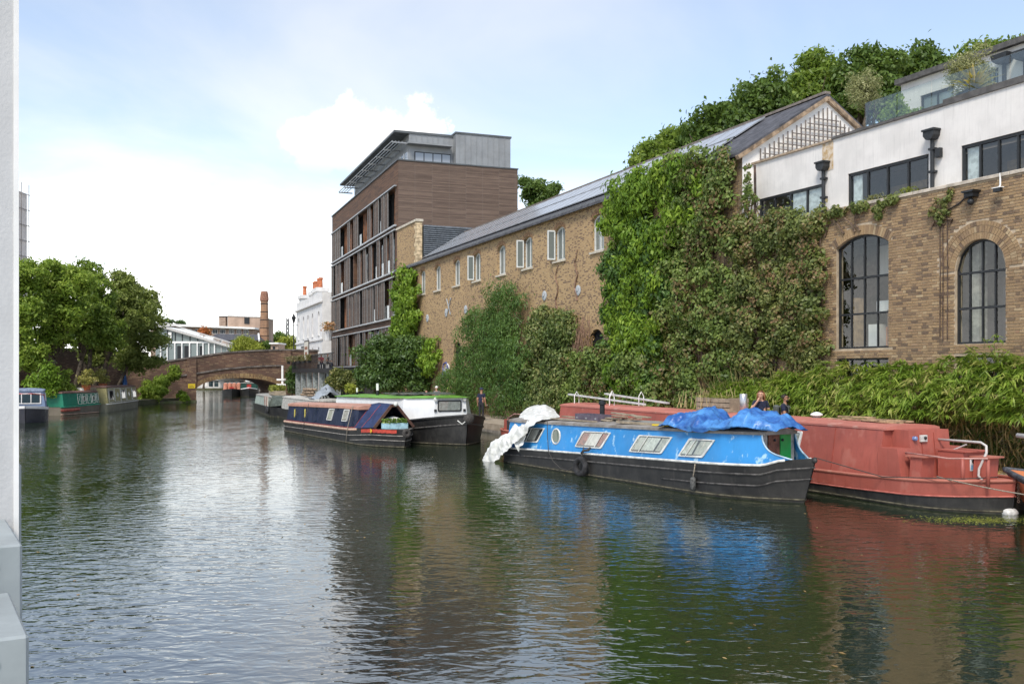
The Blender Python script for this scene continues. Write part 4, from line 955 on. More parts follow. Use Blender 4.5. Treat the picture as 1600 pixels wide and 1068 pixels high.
for (o_, lo, tr_) in ((W1, LO1, ((1347, 433), (1347, 489.5))), (W2_, LO2, ((1531, 424.0), (1531, 480.0)))):
    a, b = o_[0], o_[1]; n = 4
    arched_window(wall, *o_, 0.16, M_BLK, M_ROOMGL, mull=[a + (b - a) * k / n for k in (1, 2, 3)], trans=[FR.z_(px, py) for px, py in tr_], fw=0.055, fd=0.06)
    arched_window(wall, *lo, 0.16, M_BLK, M_ROOMGL, mull=[a + (b - a) * k / n for k in (1, 2, 3)], fw=0.05)
    sp_ = MB(); sp_.box(a, b, 0.06, 0.16, lo[3], o_[2]); sp_.build('spandrel_panel', mat('spandrel_grey', (0.27, 0.25, 0.235), 0.6, 0.15) if o_ is W1 else M_BLK, wall)
# capping stones
q = RL
while q < RRt:
    e = min(q + random.uniform(0.85, 1.1), RRt); c = MB(); c.bevbox(q + .004, e - .004, -0.045, 0.62, CAPZ + .002, CAPZ + 0.085, 0.012)
    c.build('capping_stone', mat('capping_stone', (0.50, 0.44, 0.36), 0.85, 0.18, 3, 0.005, 40), wall); q = e
# rooms behind the tall windows
rm = FR.thing('studio_interior', 'dim studio room with shelves seen through the tall arched windows', 'room')
m = MB(); x0, x1 = RL + 0.5, RRt - 0.2
m.quad((x0, 5, .45), (x1, 5, .45), (x1, 5, CAPZ - .3), (x0, 5, CAPZ - .3)); m.quad((x0, .45, CAPZ - .3), (x1, .45, CAPZ - .3), (x1, 5, CAPZ - .3), (x0, 5, CAPZ - .3)); m.quad((x0, .45, .45), (x1, .45, .45), (x1, 5, .45), (x0, 5, .45)); m.quad((x0, .45, .45), (x0, 5, .45), (x0, 5, CAPZ - .3), (x0, .45, CAPZ - .3)); m.quad((x1, .45, .45), (x1, 5, .45), (x1, 5, CAPZ - .3), (x1, .45, CAPZ - .3))
m.build('wall', mat('studio_inside', (0.24, 0.21, 0.17), 0.9, 0.3, 1.2), rm, fix=False)
m = MB(); m.box(x0, x1, 0.5, 4.98, zb1 - 0.25, zb1 - 0.12); m.build('mezzanine', mat('studio_floor', (0.18, 0.14, 0.10), 0.8), rm)
m = MB(); m.box(w1a + .2, w1b - .1, 1.5, 1.56, zt1 - 1.0, zt1 - .15); m.build('white_panel', M_WHITE, rm)
for (xa, za, w, h, mt) in ((w1a + .7, zb1, .38, .7, M_WHITE), (w1a + 1.35, zb1, .55, .6, mat('orange_cloth', (0.6, 0.22, 0.07), 0.8)), (w1b - .55, zb1, .5, 1.1, mat('oak_shelf', (0.30, 0.16, 0.08), 0.7)), (w1a + .1, zb1, .12, 1.5, mat('timber', (0.40, 0.26, 0.13), 0.8)), (w1a + 1.0, zb1 + 1.0, .5, .35, M_WHITE), (w2a + .06, zb2, .22, 3.0, mat('net_curtain', (0.50, 0.49, 0.42))), (w2a + 1.3, zb2, .6, .8, mat('timber', (0.4, 0.26, 0.13))), (w2b - .5, zb2 + .9, .4, .5, M_DARK)):
    m = MB(); m.box(xa, xa + w, 0.55, 0.85, za, za + h); m.build('furnishing', mt, rm)
for k in range(3):
    m = MB(); m.box(w1a + .9, w1b - .05, 1.2, 1.5, zb1 + .75 + k * .55, zb1 + .79 + k * .55); m.build('shelf', _M['oak_shelf'], rm)
    for j in range(6): m = MB(); x_ = w1a + .95 + j * .18; m.box(x_, x_ + random.uniform(.05, .14), 1.22, 1.45, zb1 + .792 + k * .55, zb1 + .85 + k * .55 + random.uniform(.1, .3)); m.build('book', random.choice((M_WHITE, M_DARK, _M['timber'], _M['orange_cloth'])), rm)
# conduits, lamp, camera on the wall
cd = FR.thing('wall_conduits', 'thin dark conduits running down the brick wall beside the arched window', 'pipes')
for px in (1470, 1474.5, 1481.5):
    s0 = FR.s_(px); c = MB(); c.tube([(s0, -0.03, FR.z_(px, 530)), (s0 + .01, -0.03, FR.z_(px, 430)), (s0, -0.03, FR.z_(px, 335))], 0.013, 6); c.build('conduit', mat('rusty_conduit', (0.10, 0.065, 0.05), 0.8, 0.3), cd)
c = MB(); pp = [(1479, 335), (1482, 328), (1490, 324), (1500, 318), (1508, 310), (1518, 309)]; c.tube([(FR.at(*p)[0], -0.03, FR.at(*p)[1]) for p in pp], 0.018, 6); c.build('cable', M_BLK, cd)
s0, z0 = FR.at(1523, 305); lt = FR.thing('security_lamp', 'black floodlight and round sensor under the capping stones', 'lamp', None, s0, 0, z0)
c = MB(); c.box(-.14, .12, -.22, -.01, -.05, .05); c.prism([(-.14, .05), (.16, .05), (.2, .10), (-.16, .10)], 'y', -.3, -.01); c.build('housing', M_BLK, lt); c = MB(); c.ball((0, -.14, -.17), .085); c.build('sensor', M_BLK, lt, smooth=True); c = MB(); c.tube([(0, -.1, -.05), (0, -.14, -.1)], .02); c.build('stalk', M_BLK, lt)
s0, z0 = FR.at(1571, 296.5); sc_ = FR.thing('security_camera', 'white security camera on a bracket near the right end of the wall', 'camera', None, s0, 0, z0)
c = MB(); c.box(-.17, .02, -.22, -.12, -.05, .04); c.build('body', M_BLK, sc_); c = MB(); c.tube([(-.1, -.14, .03), (-.1, -.05, .12), (-.12, -.03, .42)], .02, 8); c.build('bracket', M_WHITE, sc_); c = MB(); c.box(-.2, .05, -.23, -.11, .041, .06); c.build('hood', M_WHITE, sc_)

# ------------------------------------------------------------------ white studios set back above the wall
ST = 0.42
def Rat(px, py, d=ST): return FR.at(px, py, d)
stb = FR.thing('white_studios', 'white rendered studio building with black framed windows above the brick wall', 'building')
z2 = Rat(1450, 173.5)[1]; z1_ = Rat(1240, 238.5)[1]; xs1, xs2, xs3 = Rat(1166, 300)[0], Rat(1301, 300)[0], RRt
bands = [(Rat(1186, 300)[0], Rat(1286, 300)[0], CAPZ + .09, Rat(1240, 298)[1], 4, xs1, xs2, z1_), (Rat(1325, 300)[0], Rat(1451, 300)[0], CAPZ + .09, Rat(1388, 256)[1], 4, None, None, 0), (Rat(1502, 300)[0], Rat(1620, 300)[0], CAPZ + .09, Rat(1550, 216)[1], 4, None, None, 0)]
m = MB(); B1 = [(bands[0][0], bands[0][1], bands[0][2], bands[0][3], 0.0)]; B2 = [(b[0], b[1], b[2], b[3], 0.0) for b in bands[1:]]
openings_wall(m, xs1, xs2, CAPZ - .2, z1_, B1, y=ST, deep=.15); openings_wall(m, xs2, xs3, CAPZ - .2, z2, B2, y=ST, deep=.15)
m.quad((xs1, ST, CAPZ - .2), (xs1, 6, CAPZ - .2), (xs1, 6, z1_), (xs1, ST, z1_)); m.quad((xs2, ST, z1_), (xs2, 6, z1_), (xs2, 6, z2), (xs2, ST, z2)); m.quad((xs3, ST, CAPZ - .2), (xs3, 6, CAPZ - .2), (xs3, 6, z2), (xs3, ST, z2))
m.quad((xs1, ST, z1_), (xs2, ST, z1_), (xs2, 6, z1_), (xs1, 6, z1_)); m.quad((xs2, ST, z2), (xs3, ST, z2), (xs3, 9, z2), (xs2, 9, z2)); m.build('wall', M_STUD, stb, fix=False)
m = MB(); m.quad((xs1 + .1, 5.5, CAPZ), (xs3 - .1, 5.5, CAPZ), (xs3 - .1, 5.5, z1_), (xs1 + .1, 5.5, z1_)); m.quad((xs1 + .1, ST + .2, CAPZ), (xs3 - .1, ST + .2, CAPZ), (xs3 - .1, 5.5, CAPZ), (xs1 + .1, 5.5, CAPZ)); m.build('room', mat('studio_inside', (0.34, 0.33, 0.30)), stb, fix=False)
M_STGL = glass_mat('studio_upper_glass', (0.03, 0.035, 0.035), 0.02, 1.6, clear=0.84)
for i, (a, b, z0, z1, n, *_r) in enumerate(bands):
    arched_window(stb, a, b, z0, z1, 0.0, ST + .10, M_BLK, M_STGL, mull=[a + (b - a) * k / n for k in range(1, n)], fw=0.075, fd=.07)
    if i == 0:
        m = MB(); m.box((a + b) / 2 + .04, b - .08, ST + .11, ST + .13, z0 + .07, z1 - .07); m.build('blind', mat('roller_blind', (0.62, 0.66, 0.66), 0.7), stb)
    else:
        m = MB(); m.box(a + .1, a + .42, ST + .13, ST + .16, z0 + .07, z1 - .08); m.build('curtain', mat('roller_blind', (0.62, 0.66, 0.66)), stb)
        m = MB(); m.box(a + .1, b - .1, ST + 1.6, ST + 2.2, z0, z0 + .75); m.build('desk', _M['timber'], stb)
for (px, d) in ((1301, 0), (1475, 1)):
    pass
m = MB(); m.box(xs1 - .03, xs2, ST - .07, ST + .25, z1_, z1_ + .06); m.build('roof_capping', mat('weathered_capping', (0.40, 0.31, 0.22), 0.9, 0.2), stb)
m = MB(); m.box(xs2, Rat(1475, 300)[0], ST - .06, ST + .3, z2, z2 + .07); m.box(Rat(1475, 300)[0], xs3, ST - .05, ST + .3, z2, z2 + .16); m.build('roof_capping', mat('dark_capping', (0.10, 0.095, 0.09), 0.7), stb)
m = MB(); a, zz = Rat(1290, 232); m.box(xs2 - .42, xs2 + .03, ST - .012, ST - .004, z1_ - .85, z1_ - .02); m.build('bare_patch', mat('bare_brick', (0.42, 0.28, 0.13), 0.9, 0.35, 7, col2=(0.60, 0.52, 0.42)), stb)
for (px, py) in ((1290.5, 262), (1461, 213)):                             # rainwater hoppers and downpipes
    s0, z0 = Rat(px, py); h = link('downpipe', None, stb); c = MB(); c.prism([(s0 - .17, z0 + .12), (s0 + .17, z0 + .12), (s0 + .17, z0), (s0 + .09, z0 - .1), (s0 - .09, z0 - .1), (s0 - .17, z0)], 'y', ST - .26, ST - .01); c.box(s0 - .20, s0 + .20, ST - .29, ST - .01, z0 + .12, z0 + .17); c.build('hopper', M_BLK, h)
    c = MB(); c.tube([(s0, ST - .1, z0 - .1), (s0, ST - .1, CAPZ + .09)], 0.055, 10); c.build('pipe', M_BLK, h)
    for f in (.35, .8): c = MB(); zz = CAPZ + .09 + (z0 - CAPZ - .2) * f; c.box(s0 - .09, s0 + .09, ST - .16, ST - .01, zz, zz + .06); c.build('collar', M_BLK, h)
s0, z0 = Rat(1465.5, 240); c = MB(); c.box(s0, s0 + .16, ST - .12, ST - .01, z0 - .12, z0 + .12); c.build('vent', M_BLK, stb)
# roof terrace: glass balustrade and upper storey
gl = FR.thing('glass_balustrade', 'frameless glass balustrade along the roof terrace edge', 'balustrade'); D2 = 0.9
q = FR.s_(1352, D2)
while q < xs3:
    c = MB(); c.box(q, q + 1.16, D2, D2 + .02, z2 + .05, z2 + .95); c.build('glass_panel', glass_mat('balustrade_glass', (0.3, 0.4, 0.38), 0.02, 1.5, clear=0.86), gl); q += 1.19
c = MB(); c.box(FR.s_(1352, D2), xs3, D2 - .03, D2 + .05, z2 + .0, z2 + .05); c.build('base_channel', M_ALU, gl)
D3 = 3.3; ps = FR.thing('rooftop_studio', 'white rooftop studio with dark roof edge above the terrace', 'building'); xa = FR.s_(1408, D3); zt3 = FR.z_(1500, 101.5, D3)
o1 = (FR.s_(1438, D3), FR.s_(1490, D3), z2 + .3, FR.z_(1460, 143, D3), 0.0); o2 = (FR.s_(1542, D3), FR.s_(1560, D3), z2 + .1, FR.z_(1550, 108, D3), 0.0)
m = MB(); openings_wall(m, xa, xs3 + 2, z2, zt3, [o1, o2], y=D3, deep=.15); m.quad((xa, D3, z2), (xa, 8, z2), (xa, 8, zt3), (xa, D3, zt3)); m.quad((xa, D3, zt3), (xs3 + 2, D3, zt3), (xs3 + 2, 8, zt3), (xa, 8, zt3)); m.build('wall', M_STUD, ps, fix=False)
for o_ in (o1, o2): arched_window(ps, *o_, D3 + .1, M_BLK, glass_mat('sky_glass', (0.20, 0.24, 0.24), 0.03, 1.7), mull=[(o_[0] + o_[1]) / 2], fw=.07)
m = MB(); m.box(xa - .12, xs3 + 2, D3 - .16, D3 + .1, zt3 + .002, zt3 + .16); m.box(xa - .12, xa + .1, D3 + .1, 8, zt3 + .002, zt3 + .16); m.build('roof_edge', mat('dark_capping', (0.1, 0.095, 0.09)), ps)
for px, py in ((1573, 92), (1606, 86)):
    s0, z0 = FR.at(px, py, D3); h = link('downpipe', None, ps); c = MB(); c.prism([(s0 - .26, z0 + .1), (s0 + .26, z0 + .1), (s0 + .22, z0 - .06), (s0 + .1, z0 - .16), (s0 - .1, z0 - .16), (s0 - .22, z0 - .06)], 'y', D3 - .34, D3 - .01); c.build('hopper', M_BLK, h); c = MB(); c.tube([(s0, D3 - .1, z0 - .14), (s0, D3 - .1, z2)], .06, 10); c.build('pipe', M_BLK, h)

# ------------------------------------------------------------------ corner of the white house at the left edge, with grey flashings
nh = thing('house_corner', 'white rendered house corner with two grey metal flashings at the left edge', 'building', (0, 0, 0))
Yw = 2.9; PH = R(32)
def corner(px, Yq): return Vector(((px - CX) / FPX * Yq, Yq, 0))
nh.location = corner(27.0, Yw); nh.rotation_euler = (0, 0, PH)
m = MB(); m.box(-5, 0, 0, 5, -1.5, 7.5); m.build('wall', mat('house_render', (0.50, 0.50, 0.495), 0.85, 0.03, 5.0, 0.0015, 90, streak=0.10), nh)
m = MB(); m.box(-.010, .004, -.004, .010, -1.5, 7.5); m.build('edge_bead', M_WHITE, nh)
M_FLASH = mat('grey_flashing', (0.33, 0.365, 0.37), 0.45, 0.08, 3.0, 0.002, 6, metal=0.1, streak=0.2)
for (px, py, Yq, dp, nm) in ((33.5, 724.0, 3.2, .28, 'return_trim'), (35.0, 849.0, 2.45, .50, 'flashing'), (45.5, 991.0, 1.95, .45, 'flashing')):
    zq = CAMH + (HOR - py) / FPX * Yq; d = corner(px, Yq) - nh.location; x_, y_ = d.x * math.cos(PH) + d.y * math.sin(PH), -d.x * math.sin(PH) + d.y * math.cos(PH)
    c = MB(); c.bevbox(-3.0 if nm == 'flashing' else x_ - .06, x_, y_, y_ + dp, -1.5, zq, .006); c.build(nm, M_FLASH, nh)
    if nm == 'flashing':
        for k in range(3): c = MB(); c.lathe([(.006, 0), (.006, .003)], n=8); o = c.build('rivet', M_ALU, nh); o.location = (x_ - .06, y_ - .001, zq - .05 - k * .16); o.rotation_euler = (R(90), 0, 0)

# ================================================================== boats
def paint(name, col, rough=0.4, wear=None, amt=0.5, wscale=3.0, streak=0.25):
    """old marine paint: faded patches, streaks and chips"""
    if name in _M: return _M[name]
    m = bpy.data.materials.new(name); m.use_nodes = True; T = NT(m.node_tree); p = T.n['Principled BSDF']
    tc = T.new('ShaderNodeTexCoord').outputs['Object']
    c = T.mix(T.mapr(T.noise(tc, 0.8, 5.0, 0.6), 0.35, 0.65), tuple(q * 0.86 for q in col), tuple(min(1, q * 1.07) for q in col))
    st = T.noise(T.vm('MULTIPLY', tc, (7.0, 7.0, 0.5)), 1.7, 5.0, 0.65); c = T.mix(T.m('MULTIPLY', T.mapr(st, 0.5, 0.72), streak), c, tuple(q * 0.55 for q in col))
    if wear:
        w = T.noise(T.vm('MULTIPLY', tc, (1.0, 1.0, 0.62)), wscale, 4.0, 0.62); c = T.mix(T.m('MULTIPLY', T.mapr(w, 0.575, 0.66), amt), c, wear)
    chip = T.mapr(T.noise(tc, 11.0, 5.0, 0.75), 0.655, 0.70); c = T.mix(T.m('MULTIPLY', chip, 0.5), c, (0.10, 0.06, 0.04))
    T.link(c, p.inputs['Base Color']); T.link(T.mapr(T.noise(tc, 3.0, 3.0), 0.3, 0.7, rough - 0.1, rough + 0.2), p.inputs['Roughness'])
    b = T.new('ShaderNodeBump'); b.inputs['Distance'].default_value = 0.012; T.link(T.noise(tc, 1.6, 3.0), b.inputs['Height']); T.link(b.outputs[0], p.inputs['Normal'])
    _M[name] = m; return m
def hull_black(name='blacking', moss=0.5):
    if name in _M: return _M[name]
    m = bpy.data.materials.new(name); m.use_nodes = True; T = NT(m.node_tree); p = T.n['Principled BSDF']
    tc = T.new('ShaderNodeTexCoord').outputs['Object']; x, y, z = T.xyz(tc)
    c = T.mix(T.mapr(T.noise(tc, 2.0, 5.0, 0.65), 0.35, 0.7), (0.008, 0.008, 0.008), (0.026, 0.025, 0.023))
    c = T.mix(T.m('MULTIPLY', T.mapr(T.noise(T.vm('MULTIPLY', tc, (6, 6, 0.6)), 2.0, 4.0, 0.6), 0.52, 0.75), 0.5), c, (0.055, 0.05, 0.045))
    lo = T.m('MULTIPLY', T.mapr(z, 0.02, 0.13, 1.0, 0.0), T.mapr(T.noise(tc, 5.0, 4.0), 0.35, 0.6)); c = T.mix(T.m('MULTIPLY', lo, moss), c, (0.09, 0.085, 0.05))
    T.link(c, p.inputs['Base Color']); p.inputs['Roughness'].default_value = 0.55
    _M[name] = m; return m
M_HULL = hull_black()
def rpoly(pts, r=0.04, n=3):
    out = []; k = len(pts)
    for i in range(k):
        p = Vector(pts[i]); a = (Vector(pts[i - 1]) - p).normalized(); b = (Vector(pts[(i + 1) % k]) - p).normalized()
        for j in range(n + 1):
            t = j / n; q0, q1 = p + a * r, p + b * r; out.append(q0.lerp(p, t).lerp(p.lerp(q1, t), t))
    return out
class Boat:
    def __init__(s, name, label, fr, L, B, g, r=None, xb=None, xs=1.2, rake=0.5, pb=2.2, stern_w=0.8, hull=None, band=None, band_h=0.0, inset=0.10, tumble=0.12, group=None, cat='boat', deck=None, ps=2.0, row0=None):
        s.fr, s.L, s.B, s.G, s.Rf = fr, L, B, g, r; s.xb = xb if xb else L - 2.4; s.xs = xs; s.rake = rake; s.pb = pb; s.sw = stern_w; s.inset = inset; s.tum = tumble; s.ps = ps
        s.t = fr.thing(name, label, cat, group); s.hull_m = hull or M_HULL
        N = 46; X = [xs * (i / 10) ** 1.5 for i in range(10)] + list(np.linspace(xs, s.xb, 14))[:-1] + [s.xb + (L - s.xb) * (1 - (1 - i / (N - 24)) ** 1.6) for i in range(N - 23)]
        m = MB(); rows_n, rows_f = [], []
        for x in X:
            gz = s.g(x); xb_ = s.botx(x); wt, wb = s.wt(x), s.wb(x); zz = [-0.35, 0.0, 0.24 * gz / 0.5, gz - (band_h or 0.12), gz]
            rn = []
            for z in zz:
                f = (z + 0.35) / (gz + 0.35); fx = f ** 0.9; rn.append((xb_ + (x - xb_) * fx, -(wb + (wt - wb) * f), z))
            rows_n.append(rn); rows_f.append([(a, -b, c) for a, b, c in rn])
        for rows in (rows_n, rows_f):
            for i in range(len(X) - 1):
                for j in range(4):
                    m.quad(rows[i][j], rows[i + 1][j], rows[i + 1][j + 1], rows[i][j + 1], 1 if (j == 3 and band) else 0)
        for j in range(4): m.quad(rows_n[0][j], rows_f[0][j], rows_f[0][j + 1], rows_n[0][j + 1], 1 if (j == 3 and band) else 0)
        m.build('hull', [s.hull_m, band or s.hull_m], s.t, smooth=False)
        m = MB()
        for i in range(len(X) - 1):
            a, b = rows_n[i][4], rows_n[i + 1][4]; m.quad((a[0], a[1] + .02, a[2] - .03), (b[0], b[1] + .02, b[2] - .03), (b[0], -b[1] - .02, b[2] - .03), (a[0], -a[1] - .02, a[2] - .03))
        m.build('deck', deck or mat('boat_deck', (0.20, 0.19, 0.18), 0.8, 0.2), s.t, fix=False)
        s.X, s.rn = X, rows_n
    def g(s, x): return float(np.interp(x, s.G[0], s.G[1]))
    def r(s, x): return float(np.interp(x, s.Rf[0], s.Rf[1]))
    def wt(s, x):
        h = s.B / 2
        if x < s.xs: return h * (s.sw + (1 - s.sw) * math.sqrt(max(0, 1 - (1 - x / s.xs) ** s.ps)))
        if x > s.xb: return max(0.015, h * (1 - ((x - s.xb) / (s.L - s.xb)) ** s.pb))
        return h
    def wb(s, x):
        w = s.wt(x)
        if x > s.xb: t = (x - s.xb) / (s.L - s.xb); return max(0.01, w * (0.96 - 0.3 * t))
        return w * 0.96
    def botx(s, x):
        if x > s.xb: return s.xb + (x - s.xb) * (s.L - s.rake - s.xb) / (s.L - s.xb)
        if x < s.xs: return x + (s.xs - x) * 0.10
        return x
    def line(s, frac=None, dz=None, x0=0.0, x1=None, out=0.012):
        """points along the near hull side at a height fraction or below the gunwale"""
        pts = []; x1 = x1 if x1 is not None else s.L
        for x in [q for q in s.X if x0 <= q <= x1]:
            gz = s.g(x); z = gz + dz if dz is not None else gz * frac; f = (z + .35) / (gz + .35); bx = s.botx(x); wt, wb = s.wt(x), s.wb(x)
            pts.append((bx + (x - bx) * f ** .9, -(wb + (wt - wb) * f) - out, z))
        return pts
    def strake(s, name='rubbing_strake', r=0.022, mt=None, both=True, **k):
        p = s.line(**k); m = MB(); m.tube(p, r, 6); m.build(name, mt or s.hull_m, s.t, smooth=True, fix=False)
        if both: m = MB(); m.tube([(a, -b, c) for a, b, c in p], r, 6); m.build(name, mt or s.hull_m, s.t, smooth=True, fix=False)
    def cw(s, x): return max(0.05, s.wt(x) - s.inset)
    def side(s, x, f, out=0.0, near=True):
        g0, r0 = s.g(x), s.r(x); y = s.cw(x) - s.tum * f + out; return (x, -y if near else y, g0 + (r0 - g0) * f)
    def fz(s, x, z): return (z - s.g(x)) / (s.r(x) - s.g(x))
    def cabin(s, xa, xc, wall, roofm, over=0.04, camber=0.07, ends=(True, True), n=24, edge=0.05):
        m = MB(); X = np.linspace(xa, xc, n)
        for near in (True, False):
            for a, b in zip(X[:-1], X[1:]): m.quad(s.side(a, 0, near=near), s.side(b, 0, near=near), s.side(b, 1, near=near), s.side(a, 1, near=near))
        for x, e in ((xa, ends[0]), (xc, ends[1])):
            if e: m.quad(s.side(x, 0), s.side(x, 0, near=False), s.side(x, 1, near=False), s.side(x, 1))
        c = m.build('cabin', wall, s.t, fix=False)
        m = MB(); rows = []
        for x in np.linspace(xa - 0.05, xc + 0.08, n):
            w = s.cw(x) - s.tum + over; z = s.r(x); rows.append([(x, -w, z - edge), (x, -w, z + .012), (x, -w * .8, z + .012 + camber * .5), (x, -w * .4, z + .012 + camber * .9), (x, 0, z + .012 + camber), (x, w * .4, z + .012 + camber * .9), (x, w * .8, z + .012 + camber * .5), (x, w, z + .012), (x, w, z - edge)])
        m.grid(rows, closed=True); m.add(rows[0], [tuple(range(9))]); m.add(rows[-1], [tuple(range(8, -1, -1))]); m.build('roof', roofm, s.t)
        return c
    def rtop(s, x, y=0.0): w = s.cw(x) - s.tum; return s.r(x) + 0.012 + 0.07 * (1 - (y / w) ** 2)
    def pix(s, px, py, out=0.0): return s.fr.at(px, py, -s.B / 2 + s.inset * 0.9 + s.tum * .5 - out)
    def window(s, corners, frame, glass, r=0.05, fw=0.045, curtains=(), back=None, name='window', near=True):
        """corners: (x, z) on the cabin side"""
        w = link(name, None, s.t); P = lambda x, z, o: s.side(x, s.fz(x, z), o, near)
        o3 = rpoly([(x, z, 0) for x, z in corners], r); c = Vector((sum(p.x for p in o3) / len(o3), sum(p.y for p in o3) / len(o3), 0))
        def shrink(p, d): v = p - c; l = v.length; return c + v * max(0, (1 - d / max(l, 1e-6)))
        i3 = [shrink(p, fw * 1.25) for p in o3]; m = MB(); n = len(o3)
        A = [P(p.x, p.y, 0.0) for p in o3]; B_ = [P(p.x, p.y, 0.028) for p in o3]; C = [P(p.x, p.y, 0.028) for p in i3]; D = [P(p.x, p.y, 0.006) for p in i3]
        for i in range(n):
            j = (i + 1) % n; m.quad(A[i], A[j], B_[j], B_[i]); m.quad(B_[i], B_[j], C[j], C[i]); m.quad(C[i], C[j], D[j], D[i])
        m.build('frame', frame, w, fix=False)
        m = MB(); m.add([P(p.x, p.y, 0.006) for p in i3], [tuple(range(n))]); m.build('backing', back or mat('dark_room', (0.02, 0.018, 0.016)), w, fix=False)
        for (q, cm) in curtains:
            xs_ = [p.x for p in i3]; zs_ = [p.y for p in i3]; 
            m = MB(); k = 8; pts = []
            (a0, b0, a1, b1) = q                                     # fractions along bottom and top edges
            bl, brr, trr, tll = [Vector(c_) for c_ in (corners[3], corners[2], corners[1], corners[0])]
            for i in range(k + 1):
                t = i / k; bo = bl.lerp(brr, a0 + (b0 - a0) * t); to = tll.lerp(trr, a1 + (b1 - a1) * t); bo, to = bo.lerp(to, .14), to.lerp(bo, .12)
                o = 0.009 + 0.004 * math.sin(i * 2.6); pts.append((P(bo.x, bo.y, o), P(to.x, to.y, o)))
            for i in range(k): m.quad(pts[i][0], pts[i + 1][0], pts[i + 1][1], pts[i][1])
            m.build('curtain', cm, w, fix=False)
        m = MB(); m.add([P(p.x, p.y, 0.016) for p in i3], [tuple(range(n))]); m.build('pane', glass, w, fix=False)
        return w
    def porthole(s, x, z, r, frame, near=True):
        w = link('porthole', None, s.t); c = Vector(s.side(x, s.fz(x, z), 0.012, near)); ax = (0, -1 if near else 1, .08)
        m = MB(); m.torus(c, ax, r, 0.025, 22, 6); m.build('rim', frame, w, smooth=True, fix=False); m = MB(); m.disc(c, ax, r, r); m.build('pane', glass_mat('port_glass', (0.10, 0.13, 0.10)), w, fix=False)
M_CLEARG = glass_mat('boat_glass', (0.03, 0.03, 0.03), 0.03, 1.5, clear=0.80)
M_ALUF = mat('window_alu', (0.62, 0.62, 0.58), 0.45, 0.12, 6.0)
M_CURT = mat('net_curtain', (0.50, 0.49, 0.42), 0.9, 0.2, 9.0, 0.01, 20); M_CURTW = mat('white_blind', (0.72, 0.66, 0.60), 0.9, 0.08); M_CURTR = mat('red_curtain', (0.36, 0.11, 0.07), 0.9, 0.25, 9.0)
M_ROPE = mat('rope', (0.30, 0.26, 0.20), 0.95, 0.2, 30); M_ROPED = mat('dark_rope', (0.06, 0.055, 0.05), 0.9, 0.2, 30)
M_TYRE = mat('tyre_rubber', (0.03, 0.03, 0.032), 0.8, 0.3, 8.0)
def near_frame(P, tan_a, B): f = Frame(P[0], P[1], facing(tan_a)); o = f.world(0, B / 2); return Frame(o.x, o.y, f.th)
def rope(label, pts, r=0.014, mt=None, group=None, sag=0.0, n=10, name='mooring_rope'):
    P = [Vector(p) for p in pts]; 
    if sag and len(P) == 2: P = [P[0].lerp(P[1], i / n) - Vector((0, 0, sag * 4 * (i / n) * (1 - i / n))) for i in range(n + 1)]
    b = P[0].copy(); m = MB(); m.tube([p - b for p in P], r, 6); o = m.build(name, mt or M_ROPE, None, smooth=True, fix=False); o.location = b
    return tag(o, label, 'rope', group)

# ------------------------------------------------------------------ blue narrowboat
P0 = on_z(778.5, 720.7); fbl = near_frame((P0.x, P0.y), 0.571, 2.0)
def nearp(px, py): return fbl.at(px, py, -1.0)
Lb = fbl.at(1275, 717, 0.0)[0]; x_a, z_a = nearp(801, 699.7); x_b, z_b = nearp(1170, 728.2); z_stem = fbl.at(1274, 717, 0)[1]
xr0, zr0 = fbl.at(831, 658.5, -.85); xr1, zr1 = fbl.at(1163, 676, -.85)
bl = Boat('blue_narrowboat', 'faded blue narrowboat with black hull and tarpaulins on its roof', fbl, Lb, 2.0, ([-0.2, x_a, x_b, Lb - 0.6, Lb], [z_a - .02, z_a, z_b, z_stem - .06, z_stem + .02]), ([0, xr0, xr1, Lb], [zr0 - .02, zr0, zr1, zr1 + .02]),
          xb=Lb - 2.5, rake=0.45, xs=0.9, deck=mat('grey_foredeck', (0.38, 0.39, 0.40), 0.6, 0.1))
M_BLUE = paint('sky_blue_paint', (0.025, 0.225, 0.53), 0.45, (0.36, 0.55, 0.68), 0.85, 4.6, 0.18); M_ROOFG = mat('grey_roof', (0.28, 0.265, 0.245), 0.85, 0.2, 2.5, 0.004, 30, col2=(0.17, 0.15, 0.13))
xce = fbl.at(1168, 700, -.9)[0]
bl.cabin(0.25, xce, M_BLUE, M_ROOFG, ends=(True, False))
M_LINE = mat('white_coachline', (0.66, 0.66, 0.62), 0.6, 0.15, 6.0)
bl.strake('gunwale_line', 0.03, M_LINE, dz=0.0, x1=xce + 0.55, out=-.01); bl.strake(dz=-0.20, r=0.024, mt=mat('worn_strake', (0.085, 0.08, 0.075), 0.6, 0.3, 8)); bl.strake(dz=-0.44, x0=Lb - 4.2, r=.02, mt=_M['worn_strake']); bl.strake(frac=0.07, r=0.02, mt=mat('weedy_edge', (0.10, 0.09, 0.06), 0.8, 0.3, 8))
